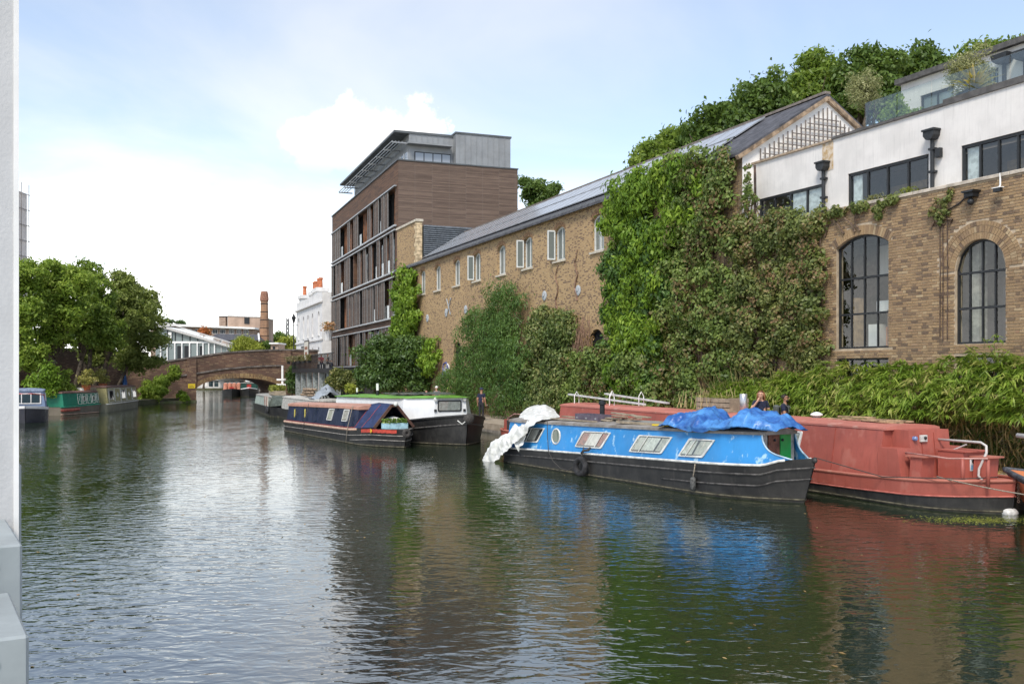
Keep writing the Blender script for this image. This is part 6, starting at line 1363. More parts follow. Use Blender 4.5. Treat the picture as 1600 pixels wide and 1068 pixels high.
m = MB(); m.tube([nv.side(x, .93, .01) for x in np.linspace(.4, xcv, 8)], .014, 5); m.build('coach_line', M_REDL, nv.t, fix=False); m = MB(); m.tube([nv.side(x, .05, .01) for x in np.linspace(.4, xcv, 8)], .014, 5); m.build('coach_line', M_REDL, nv.t, fix=False)
for px in (461, 477):                                             # brass vents
    x, z = nv.pix(px, 645); m = MB(); m.prism([(x - .07, z - .19), (x + .03, z - .17), (x + .07, z + .19), (x - .03, z + .17)], 'y', -nv.cw(x) + .02, -nv.cw(x) - .012 + nv.tum * .5); m.build('brass_vent', mat('brass', (0.55, 0.48, 0.12), 0.4, .1), nv.t)
for cs in (((513, 638), (521.5, 638.2), (519, 656.5), (511, 655.5)), ((536.5, 639), (545, 639.2), (543, 658), (534.5, 657.5))):
    nv.window([nv.pix(*p) for p in cs], M_ALUF, M_CLEARG, .03, .05, (((0, 1, 0, 1), M_CURTW),))
# canvas cratch cover over the bow
M_CANV = mat('blue_canvas', (0.021, 0.036, 0.10), 0.85, .15, 2.5, .01, 6); M_PIPE = mat('red_piping', (0.28, 0.05, 0.06), 0.8)
xe1 = xcv + .02; xe2 = fnv.at(612, 640, -.2)[0]; cv = link('bow_cover', None, nv.t); rz_ = nv.r(xcv) + .12
def cpt(x, t, near=True):
    k = (x - xe1) / (xe2 - xe1); w = (nv.wt(x) + .0) ; base = nv.g(x) + .02; top = rz_ - .02 * k; ridge = .30 * (1 - k * .75)
    y = w + (ridge - w) * t; z = base + (top - base) * t + .03 * math.sin(t * 9 + x * 3) * (1 - t) * t * 2; return (x, -y if near else y, z)
for near in (True, False):
    m = MB(); m.grid([[cpt(x, t, near) for t in np.linspace(0, 1, 9)] for x in np.linspace(xe1, xe2 - .25, 14)]); m.build('canvas_side', M_CANV, cv, smooth=True, fix=False)
    for x in (xe1, xe1 + .75, xe2 - .25): m = MB(); m.tube([Vector(cpt(x, t, near)) + Vector((0, -.008 if near else .008, .004)) for t in np.linspace(0, 1, 8)], .012, 5); m.build('piping', M_PIPE, cv, fix=False)
m = MB(); m.grid([[cpt(x, 1, True), (x, 0, cpt(x, 1)[2] + .05), cpt(x, 1, False)] for x in np.linspace(xe1, xe2 - .25, 8)]); m.build('canvas_ridge', M_CANV, cv, smooth=True, fix=False)
m = MB(); x = xe2 - .26; A_ = [Vector(cpt(x, 0)), Vector(cpt(x, 1)), Vector(cpt(x, 1, False)), Vector(cpt(x, 0, False))]
for a, b in ((A_[0], A_[1]), (A_[2], A_[3])): m.bar(a, b, .06, .10)
m.bar(A_[1], A_[2], .06, .10); m.build('cratch_frame', mat('cratch_timber', (0.10, 0.05, 0.035), .6), cv)
m = MB(); m.ball((xe2 - .1, 0, A_[1].z + .06), .09, 10, 8); m.build('headlamp', M_ALUF, cv, smooth=True)
# painted bow panel, flower box and anchor bits
m = MB()
for a, b in zip(np.linspace(xe2 - 1.1, Ln - .35, 10)[:-1], np.linspace(xe2 - 1.1, Ln - .35, 10)[1:]): m.quad((a, -nv.wt(a) - .008, nv.g(a) - .16), (b, -nv.wt(b) - .008, nv.g(b) - .14), (b, -nv.wt(b) - .008, nv.g(b) - .02), (a, -nv.wt(a) - .008, nv.g(a) - .03))
m.build('painted_panel', mat('bow_red', (0.42, 0.05, 0.03), .5), nv.t, fix=False)
m = MB(); m.disc((xe2 - .45, -nv.wt(xe2 - .45) - .014, nv.g(xe2 - .45) - .09), (0, -1, 0), .16, .08); m.build('painted_roundel', mat('bow_yellow', (0.70, 0.40, 0.03), .5), nv.t, fix=False)
m = MB(); m.torus((Ln + .02, -.05, zsn - .12), (1, 0, 0), .10, .07, 16, 8); m.build('bow_fender', M_ROPED, nv.t, smooth=True, fix=False)
fx = thing('flower_box', 'pale blue flower box with green plants at the navy boat bow', 'planter', fnv.world(xe2 - .02, -.05, nv.g(xe2) - .02), fnv.th)
m = MB(); m.box(-.12, .14, -.5, .45, 0, .22); m.build('box', mat('pale_blue_box', (0.35, 0.55, 0.62), .6), fx); gq = np.random.default_rng(9); qq = np.stack([gq.uniform(-.14, .16, 420), gq.uniform(-.5, .45, 420), gq.uniform(.2, .38, 420)], 1); leaf_object('plants', qq, np.tile([.2, -.2, 1.0], (420, 1)), .10, .05, leaf_mat('bedding_leaf', (0.04, 0.10, 0.02), (0.09, 0.20, 0.04), (0.30, 0.38, 0.10)), fx, seed=8)
sk = thing('white_sack', 'white bag lying inside the navy boat bow behind the flower box', 'sack', fnv.world(xe2 - .55, .05, nv.g(xe2)), fnv.th); m = MB(); m.ball((0, 0, .16), (.32, .42, .26), 14, 10); m.build('bag', M_PLAS, sk, smooth=True); m = MB(); m.torus((.02, .1, .38), (0, 0, 1), .05, .02, 10, 6); m.build('tied_neck', M_ROPE, sk, fix=False)
for px in (544, 476):
    x = np_(px, 650)[0]; rope('thin line over the navy boat side from roof to water', [fnv.world(x + .12, -.86, nv.r(x) + .05), fnv.world(x, -1.04, nv.g(x) - .02), fnv.world(x - .1, -1.06, .02)], .012, M_ROPE if px == 544 else M_ROPED, 'lines over the navy boat side')
lb2 = thing('lifebuoy', 'black and white lifebuoy hung on the navy boat stern', 'lifebuoy', fnv.world(-.12, -.35, 1.0), fnv.th); m = MB(); m.torus((0, 0, 0), (1, .25, 0), .27, .06, 24, 8); m.build('ring', mat('buoy_dark', (0.05, 0.05, 0.055), .6), lb2, smooth=True, fix=False)
for q in range(4): a = q * math.pi / 2 + .7; m = MB(); m.torus((0.0, .27 * math.cos(a) * .97, .27 * math.sin(a)), (0, -math.sin(a), math.cos(a)), .066, .014, 12, 6); m.build('band', M_WHITE, lb2, fix=False)
bk = thing('red_bucket', 'red bucket standing on the navy boat stern', 'bucket', fnv.world(-.2, .45, .5), fnv.th); m = MB(); m.lathe([(.13, 0), (.17, .32), (.175, .33), (.15, .32), (.12, .04)], n=14); m.build('pail', mat('bucket_red', (0.45, 0.04, 0.03), .5), bk, smooth=True); m = MB(); m.tube([(-.17, 0, .32), (-.1, 0, .5), (.1, 0, .5), (.17, 0, .32)], .01, 5); m.build('handle', M_ALU, bk, fix=False)

# ------------------------------------------------------------------ white barge with black hull and green roof
P4 = on_z(727.5, 695.7); th4 = facing(0.46); ex4 = Vector((math.cos(th4), math.sin(th4), 0)); Lg = 15.0; og = Vector((P4.x, P4.y, 0)) - ex4 * (Lg - .25); fwb = Frame(og.x, og.y, th4)
zb0 = CAMH + (HOR - 646) / FPX * 37.0; 
wb_ = Boat('white_barge', 'wide white barge with high black bow and bright green roof', fwb, Lg, 3.5, ([0, Lg - 4.5, Lg - 2.0, Lg], [.62, .72, .92, 1.16]), ([0, Lg - 5, Lg], [1.55, 1.68, 1.80]), xb=Lg - 3.4, pb=2.3, rake=.25, xs=.8, inset=.22, tumble=.16, hull=hull_black('barge_black', .3))
wb_.strake(dz=-.02, r=.05, out=-.01); wb_.strake(dz=-.34, r=.03, mt=mat('worn_strake', (0.085, 0.08, 0.075))); wb_.strake(frac=.04, r=.025, mt=mat('weedy_edge', (0.1, 0.09, 0.06)))
M_BWH = mat('barge_white', (0.74, 0.75, 0.74), .45, .04, 1.5, streak=.1); M_GRN = mat('lime_roof', (0.15, 0.35, 0.045), .6, .15, 1.5)
xA, xB = 1.0, Lg - 1.75
def pol(x0, zt, f):                                                # cabin plan with canted front corners
    w = wb_.B / 2 - .22 - .16 * f; wf = w * .46; cx_ = xB - .05 * f - .04
    return [(xA, -w), (cx_ - 1.55, -w), (cx_, -wf), (cx_, wf), (cx_ - 1.55, w), (xA, w)]
zr_f = lambda x: wb_.r(x)
lo_, hi_ = pol(0, 0, 0), pol(0, 0, 1); m = MB(); n6 = len(lo_)
for i in range(n6):
    a, b = i, (i + 1) % n6; steps = 6
    for k in range(steps):
        t0, t1 = k / steps, (k + 1) / steps
        pa0, pa1 = [lo_[a][j] + (lo_[b][j] - lo_[a][j]) * t0 for j in (0, 1)], [lo_[a][j] + (lo_[b][j] - lo_[a][j]) * t1 for j in (0, 1)]; pb0, pb1 = [hi_[a][j] + (hi_[b][j] - hi_[a][j]) * t0 for j in (0, 1)], [hi_[a][j] + (hi_[b][j] - hi_[a][j]) * t1 for j in (0, 1)]
        m.quad((*pa0, wb_.g(pa0[0]) - .06), (*pa1, wb_.g(pa1[0]) - .06), (*pb1, zr_f(pb1[0])), (*pb0, zr_f(pb0[0])))
m.build('cabin', M_BWH, wb_.t, fix=False)
m = MB(); rowsr = []
for x in np.linspace(xA - .1, xB + .05, 26):
    w = wb_.B / 2 - .34; cx_ = xB - .09
    if x > cx_ - 1.55: w = w * (1 - .54 * (x - (cx_ - 1.55)) / 1.55)
    z = zr_f(x); w += .05; rowsr.append([(x, -w, z - .012), (x, -w, z + .012), (x, -w * .6, z + .07), (x, 0, z + .10), (x, w * .6, z + .07), (x, w, z + .012), (x, w, z - .012)])
m.grid(rowsr, closed=True); m.add(rowsr[-1], [tuple(range(7))]); m.build('roof', M_GRN, wb_.t)
# big front window, lamps, vents
wy = (wb_.B / 2 - .3) * .46; xf_ = xB - .04; wn2 = link('window', None, wb_.t); z0, z1 = 1.22, 1.66
def ring(y0, y1, z0, z1, x, r): return [(p.z if False else x, p.x, p.y) for p in rpoly([(y0, z0, 0), (y1, z0, 0), (y1, z1, 0), (y0, z1, 0)], r)]
A1, A2 = ring(-wy + .12, wy - .22, z0, z1, xf_ + .012, .07), ring(-wy + .17, wy - .27, z0 + .05, z1 - .05, xf_ + .012, .06); m = MB()
for i in range(len(A1)): j = (i + 1) % len(A1); m.quad(A1[i], A1[j], A2[j], A2[i])
m.build('frame', M_BLK, wn2, fix=False); m = MB(); m.add(ring(-wy + .15, wy - .25, z0 + .03, z1 - .03, xf_ + .004, .06), [tuple(range(len(A1)))]); m.build('blind', mat('grey_blind', (0.42, 0.44, 0.42), .9, .12, 12), wn2, fix=False); m = MB(); m.add(ring(-wy + .15, wy - .25, z0 + .03, z1 - .03, xf_ + .009, .06), [tuple(range(len(A1)))]); m.build('pane', M_CLEARG, wn2, fix=False)
for y in (-wy + .03, wy - .10):
    m = MB(); m.torus((xf_ + .03, y, 1.70), (1, 0, 0), .06, .02, 14, 6); m.ball((xf_ + .03, y, 1.70), (.03, .05, .05), 8, 6); m.build('lamp', M_ALUF, wb_.t, smooth=True, fix=False); m = MB(); m.box(xf_ + .0, xf_ + .03, y - .05, y + .05, 1.22, 1.31); m.build('vent', M_BLK, wb_.t)
xpn, zpn = Lg - 4.2, 1.22; m = MB(); m.torus((xpn, -1.46, zpn), (0, -1, .1), .18, .04, 20, 6); m.disc((xpn, -1.46, zpn), (0, -1, .1), .18, .18); m.build('porthole', M_BLK, wb_.t, fix=False)
m = MB(); m.ball((Lg + .08, .0, 1.02), (.18, .22, .2), 12, 8); m.build('bow_fender', M_ROPED, wb_.t, smooth=True); m = MB(); m.tube([(Lg - .05, -.4, .95), (Lg + .1, -.28, .82), (Lg + .12, -.12, .95)], .02, 6); m.build('chain', M_ALUF, wb_.t, fix=False)
for k, (x, l, y) in enumerate(((Lg - 6.0, 3.2, -.3), (Lg - 3.8, 2.2, .0), (Lg - 8.5, 3.0, .2), (Lg - 6.5, 2.6, .8))):
    m = MB(); m.grid([[(-l / 2 + l * i / 8, -.5 + j * .35, .012 * math.sin(i * 2 + j)) for j in range(4)] for i in range(9)]); m.add([], []); o = m.build('roof_sheet', mat('grey_green_sheet', (0.12, 0.135, 0.12), .6, .15, 2), None, fix=False); o.location = fwb.world(x, y, zr_f(x) + .125 + .02 * k); o.rotation_euler = (0, -.02, fwb.th + random.uniform(-.05, .05)); md = o.modifiers.new('thickness', 'SOLIDIFY'); md.thickness = .02
    tag(o, ('dark sheet on the barge roof with its edge along the white side', 'shortest dark sheet on the barge roof nearest its front window', 'dark sheet on the barge roof furthest towards the stove chimney', 'dark sheet on the towpath side of the barge roof')[k], 'sheet', 'sheets on the barge roof')
for (px, h, mt, r_, lb_) in ((590, .55, M_WHITE, .07, 'white topped stove chimney on the green barge roof'), (558, .35, M_WHITE, .05, 'short white vent pipe on the green roof behind the canvas cover')):
    x = fwb.at(px, 610, -.6)[0]; c = thing('barge_flue', lb_, 'flue', fwb.world(x, -.6, zr_f(x) + .05), fwb.th); m = MB(); m.lathe([(r_, 0), (r_, h * .45)], n=10); m.build('base', M_DARK, c); m = MB(); m.lathe([(r_ * .9, h * .45), (r_ * .9, h), (r_ * 1.1, h + .02)], n=10); m.build('pipe', mt, c)

# ------------------------------------------------------------------ cluttered boats further along the towpath
P5 = on_z(424, 652.0); fj = near_frame((P5.x, P5.y), 0.36, 2.0); fj = Frame(*fj.world(-13.5, 0)[:2], fj.th)
jb = Boat('cluttered_boat', 'shabby grey green boat with rooftop plants moored beyond the navy boat', fj, 14.0, 2.0, ([0, 14], [.5, .6]), ([0, 14], [1.15, 1.2]), xb=11.8, xs=.6, hull=hull_black('shabby_black', .8))
jb.cabin(.5, 11.2, paint('sage_paint', (0.30, 0.36, 0.32), .6, (0.5, 0.5, 0.46), .7, 2.5), mat('junk_roof', (0.34, 0.33, 0.30), .8, .2)); 
for k in range(6): 
    x = 9.0 + k * .42; m = MB(); m.box(x, x + .3, -1.02, -.98, .62, 1.22); m.build('side_slat', [mat('slat_grey', (0.34, 0.33, 0.30), .8), mat('slat_red', (0.36, 0.12, 0.08), .7), mat('slat_cream', (0.55, 0.52, 0.44), .8)][k % 3], jb.t)
m = MB(); m.add([jb.side(11.2, 0), jb.side(11.2, 0, near=False), jb.side(11.2, 1.15, near=False), jb.side(11.2, 1.15), (13.3, -.2, .75), (13.3, .2, .75)], [(0, 3, 4), (1, 5, 2), (3, 2, 5, 4)]); m.build('canvas_tent', mat('green_canvas', (0.10, 0.12, 0.10), .85, .2, 3), jb.t, fix=False)
for k in range(2): m = MB(); m.torus((11.0 + k * .9, -1.06, .42), (0, 1, 0), .17, .06, 18, 8); m.build('tyre', M_TYRE, jb.t, smooth=True, fix=False)
rt = thing('rooftop_planter', 'trough of yellow green plants on the cluttered boat roof', 'planter', fj.world(8.3, -.1, 1.28), fj.th); m = MB(); m.box(-1.5, 1.5, -.4, .4, 0, .28); m.build('trough', M_PLANK, rt); gq = np.random.default_rng(19); qq = np.stack([gq.uniform(-1.5, 1.5, 900), gq.uniform(-.42, .42, 900), gq.uniform(.22, .62, 900)], 1); leaf_object('plants', qq, np.tile([0, -.3, 1.0], (900, 1)), .18, .08, leaf_mat('herb_leaf', (0.06, 0.09, 0.02), (0.16, 0.2, 0.04), (0.35, 0.36, 0.1)), rt, seed=18)
P6 = on_z(520, 648.0); fk = Frame(-13.6, 60.0, facing(0.40))
kb = Boat('wood_stacked_boat', 'low grey boat with firewood piled on the roof behind the navy boat', fk, 15.0, 2.0, ([0, 15], [.55, .65]), ([0, 15], [1.25, 1.35]), xb=12.8, xs=.6)
kb.cabin(.6, 12.4, mat('stone_grey_paint', (0.42, 0.41, 0.37), .6, .15), mat('pale_roof', (0.50, 0.48, 0.43), .8, .15)); kb.t['label'] = kb.t['label']
for k in range(26):
    l = random.uniform(.35, .6); r_ = random.uniform(.05, .09); m = MB(); m.tube([(0, -l / 2, 0), (0, l / 2, 0)], r_, 7); o = m.build('log', mat('cut_log', (0.30, 0.22, 0.15), .9, .3, 8)); x = 6.3 + (k % 9) * .2 + random.uniform(-.05, .05); o.location = fk.world(x, -.35 + random.uniform(-.1, .1), 1.50 + .15 * (k // 9)); o.rotation_euler = (0, 0, fk.th + random.uniform(-.2, .2)); tag(o, 'cut log in the firewood pile on the grey boat roof', 'log', 'firewood on the boat roof')
cvb = thing('covered_bicycle', 'grey cover thrown over bicycles on the boat roof by the shrubs', 'cover', fk.world(10.3, .0, 1.38), fk.th)
rows_ = [[(x_ * .28, y_, (.75 - abs(y_) * .9 - abs(x_ - 1) * .12 + .10 * math.sin(x_ * 5 + y_ * 8)) if abs(y_) < .75 else .02) for y_ in np.linspace(-.8, .8, 13)] for x_ in np.linspace(-2.6, 3.6, 16)]; m = MB(); m.grid(rows_); m.build('sheet', mat('grey_cover', (0.27, 0.30, 0.33), .6, .15, 4), cvb, smooth=True, fix=False)
for k in (-.3, .55): m = MB(); m.torus((k, -.1, .30), (0, 1, .1), .26, .02, 20, 6); m.build('bicycle_wheel', M_DARK, cvb, fix=False)

# ------------------------------------------------------------------ boats on the left bank
P7 = on_z(99, 648.8); P7b = on_z(165, 643.6)
d7 = (P7b - P7).normalized(); th7 = math.atan2(d7.y, d7.x)          # from stern (left, near) to the far end; canal side faces right
fgn = Frame(P7.x - .95 * math.sin(-th7) * 0, P7.y, th7); o7 = fgn.world(0, 1.0); fgn = Frame(o7.x, o7.y, th7)
L7 = (P7b - P7).length + .4
gb7 = Boat('green_boat', 'green narrowboat with white framed windows under the left bank trees', fgn, L7, 2.0, ([0, L7], [.52, .60]), ([0, L7], [1.45, 1.45]), xb=L7 - 1.4, xs=.8, hull=paint('grey_brown_hull', (0.14, 0.12, 0.09), .6))
M_GREEN = paint('boat_green', (0.01, 0.17, 0.10), .4, (0.04, 0.25, 0.16), .4); gb7.cabin(.3, L7 - .6, M_GREEN, mat('brown_roof', (0.18, 0.10, 0.08), .8)); gb7.strake('gunwale_line', .04, M_GREEN, dz=0, out=0); gb7.strake('hull_line', .03, mat('salmon_gunwale', (0.52, 0.34, 0.25)), frac=.1)
M_PANEL = mat('cream_line', (0.66, 0.64, 0.56), .6)
def panel_row(b, n, x0, x1, fr_, gl_):
    w = (x1 - x0) / n
    for k in range(n):
        a, c = x0 + k * w + .08, x0 + (k + 1) * w - .08; zb_, zt_ = b.g(a) + .12, b.r(a) - .12
        P_ = lambda x, z, o: b.side(x, b.fz(x, z), o); m = MB(); q = [(a, zb_), (c, zb_), (c, zt_), (a, zt_)]; m.tube([P_(x, z, .012) for x, z in q + q[:1]], .022, 5); m.build('panel_line', M_PANEL, b.t, fix=False)
        if k % 2 == 0 or n < 4: b.window([(a + .22, zt_ - .12), (c - .22, zt_ - .12), (c - .22, zb_ + .16), (a + .22, zb_ + .16)], fr_, gl_, .04, .05)
        else: b.porthole((a + c) / 2, (zb_ + zt_) / 2, .17, M_PANEL)
panel_row(gb7, 5, 1.9, L7 - .8, M_ALUF, M_GLASS)
M_RB = mat('bow_rust_red', (0.28, 0.07, 0.05), .6, .2); m = MB(); m.tube(gb7.line(frac=.6, x0=0, x1=1.9, out=.02), .10, 6); m.build('painted_stern', M_RB, gb7.t, smooth=True, fix=False)
for k, nm in ((0, 'white'), (1, 'brown')): m = MB(); m.box(2.2 + k, 2.9 + k, -.3, .3, 0, .22); o = m.build('roof_box', M_WHITE if k == 0 else M_PLANK); o.location = fgn.world(1.5, 0, 1.5); o.rotation_euler = (0, 0, fgn.th); tag(o, ('white', 'brown')[k] + ' box standing on the roof of the green boat', 'box')
P8, P8b = on_z(170, 643.6), on_z(219, 635.5); d8 = (P8b - P8).normalized(); fol = Frame(P8.x, P8.y, math.atan2(d8.y, d8.x)); o8 = fol.world(0, 1.0); fol = Frame(o8.x, o8.y, fol.th); L8 = (P8b - P8).length
ol = Boat('olive_boat', 'weathered olive boat with arched dark window moored next to the bridge', fol, L8, 2.0, ([0, L8], [.55, .55]), ([0, L8], [1.75, 1.70]), xb=L8 - .8, xs=.6, hull=paint('olive_hull', (0.20, 0.19, 0.13), .7))
ol.cabin(.3, L8 - .3, paint('olive_paint', (0.30, 0.27, 0.12), .6, (0.42, 0.38, 0.2), .6), mat('brown_roof', (0.18, 0.1, 0.08))); panel_row(ol, 5, .5, L8 - .5, M_PANEL, M_GLASS); ol.strake('gunwale_line', .05, mat('cream_line', (0.66, 0.64, 0.56)), dz=0, out=0)
for k, x in enumerate((L8 * .18, L8 * .62)):
    rp_ = thing('roof_plants', ('bushy potted plants on the near end of the olive boat roof', 'trailing potted plants on the far end of the olive boat roof')[k], 'plants', fol.world(x - 3, .2, 1.6 if k else 1.55), fol.th); m = MB(); m.lathe([(.22, 0), (.3, .35), (.32, .36)], n=10); m.build('pot', mat('terracotta', (.5, .16, .07)), rp_); gq = np.random.default_rng(30 + k); c_, r_ = crown_clumps([(0, 0, .75, .9, .6, .5)], 14, gq, .2, .35); q_, dd = clump_points(c_, r_, 700, gq); leaf_object('plants', q_, dd, .16, .08, leaf_mat('yellowish_leaf', (0.10, 0.12, 0.03), (0.26, 0.27, 0.08), (0.48, 0.45, 0.20)), rp_, seed=k)
P9 = on_z(62, 661.0); frl = Frame(-29.0, 57.6, math.atan2(-1.0, .47)); 
rl = Boat('red_and_blue_cruiser', 'small cruiser with blue canopy and red bow rail at the left edge', frl, 6.6, 2.2, ([0, 4, 6.6], [.75, .8, .95]), ([0, 6.6], [1.75, 1.75]), xb=4.0, rake=.7, hull=paint('dark_cruiser_hull', (0.05, 0.05, 0.06), .4), band=M_WHITE, band_h=.14)
rl.cabin(.5, 4.6, paint('grey_blue_canopy', (0.18, 0.24, 0.36), .7), mat('canopy_top', (0.25, 0.31, 0.42), .7)); rl.window([(.9, 1.55), (1.8, 1.55), (1.8, 1.1), (.9, 1.1)], M_WHITE, M_GLASS, .04, .06, near=False); rl.window([(2.3, 1.55), (3.4, 1.55), (3.4, 1.1), (2.3, 1.1)], M_WHITE, M_GLASSB, .04, .06, near=False)
m = MB(); m.box(4.6, 4.64, -.75, .75, 1.0, 1.6); ws_ = m.build('windscreen', M_WHITE, rl.t)
for k in range(3): m = MB(); m.box(4.645, 4.65, -.68 + k * .47, -.26 + k * .47, 1.06, 1.54); m.build('pane', M_GLASSB, ws_)
m = MB(); m.tube([(4.5, -.9, .85), (4.5, -.9, 1.5), (6.2, -.3, 1.6), (6.2, .3, 1.6), (4.5, .9, 1.5), (4.5, .9, .85)], .03, 6); m.tube([(4.5, -.95, 1.15), (6.1, -.4, 1.25)], .03, 6); m.build('bow_rail', mat('rail_red', (0.55, 0.05, 0.03), .5), rl.t, fix=False)
P10 = on_z(66, 655.0); fb2 = Frame(-27.75, 55.0, math.atan2(1, -.49)); bb2 = Boat('blue_covered_boat', 'boat under a blue grey cover between the cruiser and the green boat', fb2, 4.3, 1.9, ([0, 4.3], [.5, .6]), ([0, 4.3], [1.5, 1.3]), xb=3.2, hull=paint('blue_grey_hull', (0.10, 0.13, 0.17), .5)); bb2.cabin(.2, 3.9, mat('blue_grey_cover', (0.16, 0.22, 0.32), .8, .15, 2), mat('blue_grey_cover', (0.16, 0.22, 0.32))); bb2.window([(1.0, 1.4), (2.0, 1.4), (2.0, .95), (1.0, .95)], M_WHITE, M_GLASS, .04, .05)

# ------------------------------------------------------------------ boats seen through the arch
def far_boat(name, label, px0, px1, py, col, bow, extra):
    p = on_z((px0 + px1) / 2, py); f = Frame(p.x - 3.2, p.y + 11.5, math.atan2(-1, .28)); b = Boat(name, label, f, 12.0, 2.3, ([0, 9, 12], [.6, .65, .95]), ([0, 12], [1.5, 1.6]), xb=9.4, hull=bow); b.cabin(.5, 8.8, col, mat('boat_roof_grey', (0.3, 0.3, 0.28), .8)); return f, b
f1, b1 = far_boat('cream_tug', 'cream and red striped boat facing us through the bridge arch', 352, 372, 619.5, paint('cream_cabin', (0.60, 0.42, 0.32), .5), hull_black('tug_grey', .2), 0)
for k in range(4): m = MB(); m.lathe([(.24, 0), (.24, .85), (.1, .95)], (9.2, -.75 + .5 * k, .62), 10); m.build('gas_bottle', mat('gas_orange', (0.60, 0.25, 0.16), .5), b1.t)
m = MB(); m.box(9.9, 10.1, -.3, .2, .62, 1.1); m.build('red_locker', mat('bucket_red', (.45, .04, .03)), b1.t)
f2, b2 = far_boat('dark_green_tug', 'dark green boat with red doors facing us through the arch', 378, 400, 619.5, paint('tug_green', (0.012, 0.06, 0.045), .4), M_HULL, 0)
m = MB(); m.prism([(-.85, .6), (.85, .6), (.85, 1.35), (0, 1.7), (-.85, 1.35)], 'x', 8.82, 8.86); m.build('front', _M['tug_green'], b2.t); m = MB(); m.box(8.87, 8.9, -.25, .25, .65, 1.4); m.build('door', mat('bucket_red', (.45, .04, .03)), b2.t); m = MB(); m.tube([(10.0, -.9, .85), (11.9, 0, 1.05), (10.0, .9, .85)], .06, 6); m.build('white_gunwale', M_WHITE, b2.t, fix=False)
m = MB(); m.box(6.8, 7.4, -.4, .4, 1.7, 2.3); m.build('wheelhouse', M_WHITE, b2.t)

# ================================================================== vegetation
L_MAPLE = leaf_mat('sycamore_leaf', (0.06, 0.11, 0.018), (0.13, 0.22, 0.036), (0.24, 0.34, 0.07), trans=0.42)
L_LIME = leaf_mat('lime_leaf', (0.08, 0.145, 0.02), (0.17, 0.28, 0.04), (0.31, 0.42, 0.09), trans=0.45)
L_OLIVEG = leaf_mat('dull_leaf', (0.085, 0.12, 0.03), (0.155, 0.215, 0.06), (0.26, 0.33, 0.11), trans=0.4)
L_DEEP = leaf_mat('deep_leaf', (0.020, 0.050, 0.012), (0.045, 0.10, 0.022), (0.10, 0.18, 0.05), trans=0.25, gloss=0.5)
L_BACK = leaf_mat('wood_edge_leaf', (0.030, 0.065, 0.015), (0.065, 0.125, 0.025), (0.12, 0.20, 0.05), trans=0.3)
L_WIST = leaf_mat('wisteria_leaf', (0.05, 0.115, 0.010), (0.115, 0.225, 0.022), (0.23, 0.36, 0.05), trans=0.35, patch=0.5)
L_IVY = leaf_mat('ivy_leaf', (0.035, 0.07, 0.015), (0.08, 0.14, 0.03), (0.17, 0.24, 0.07), odd=(0.17, 0.115, 0.05), trans=0.2, patch=0.55)
L_IVYB = leaf_mat('turning_ivy_leaf', (0.040, 0.068, 0.018), (0.09, 0.13, 0.034), (0.18, 0.22, 0.075), odd=(0.23, 0.145, 0.07), trans=0.2, patch=0.8)
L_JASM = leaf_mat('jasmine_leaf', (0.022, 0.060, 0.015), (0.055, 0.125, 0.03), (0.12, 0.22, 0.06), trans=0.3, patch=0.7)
L_BAMB = leaf_mat('bamboo_leaf', (0.055, 0.115, 0.012), (0.135, 0.235, 0.028), (0.27, 0.38, 0.075), odd=(0.36, 0.35, 0.10), trans=0.35, patch=0.9)
L_STRAW = leaf_mat('dead_bamboo_leaf', (0.13, 0.085, 0.035), (0.26, 0.18, 0.08), (0.42, 0.33, 0.17), trans=0.2)
L_OLIVE = leaf_mat('olive_leaf', (0.12, 0.15, 0.07), (0.21, 0.24, 0.12), (0.34, 0.36, 0.22), trans=0.2)
L_WILLOW = leaf_mat('willow_leaf', (0.12, 0.16, 0.02), (0.22, 0.28, 0.04), (0.34, 0.40, 0.09), trans=0.35)
M_STEM = mat('vine_stem', (0.16, 0.11, 0.075), 0.9, 0.3, 6)

def px_tree(label, bx, by, Y, blobs, leafmat, basez=0.4, ydepth=0.9, **k):
    sc_ = Y / FPX; b = at_depth(bx, by, Y); B = []
    for bl_ in blobs:
        px, py, rx = bl_[:3]; rz = bl_[3] if len(bl_) > 3 else rx; dy = bl_[4] if len(bl_) > 4 else 0.0
        c = at_depth(px, py, Y); B.append((c.x, c.y + dy, c.z, rx * sc_, rx * sc_ * ydepth, rz * sc_))
    return tree(label, (b.x, Y, basez), B, leafmat, **k)
G1 = 'trees on the left bank'
px_tree('sycamore cut by the left edge with bright outer leaves', 26, 600, 63, [(30, 440, 34, 34), (40, 500, 40, 36), (18, 520, 30, 30), (48, 560, 26, 24)], L_LIME, leaves=14000, clumps=90, leaf=.27, r0=.14, group=G1, seed=101)
px_tree('tallest bright green sycamore over the blue cruiser on the left bank', 86, 600, 66, [(88, 435, 30, 30), (75, 480, 34, 32), (108, 478, 34, 34), (85, 530, 30, 22), (120, 440, 22, 22)], L_LIME, leaves=18000, clumps=105, leaf=.27, r0=.16, group=G1, seed=102, extra_trunks=((-.9, .4, -.3),))
px_tree('broad sycamore with dark trunk behind the green boat', 116, 610, 71, [(138, 440, 28, 28), (150, 480, 34, 30), (125, 515, 30, 26), (165, 520, 30, 24), (105, 500, 24, 24)], L_MAPLE, leaves=18000, clumps=105, leaf=.28, r0=.20, group=G1, seed=103, extra_trunks=((.9, .2, .6),))
px_tree('dull green tree with multiple stems at the centre of the left bank', 146, 610, 76, [(190, 455, 30, 28), (205, 490, 34, 30), (175, 525, 28, 24), (150, 550, 26, 18)], L_OLIVEG, leaves=18000, clumps=105, leaf=.28, r0=.26, group=G1, seed=104, extra_trunks=((-.6, .3, -.5), (.7, .1, .8)))
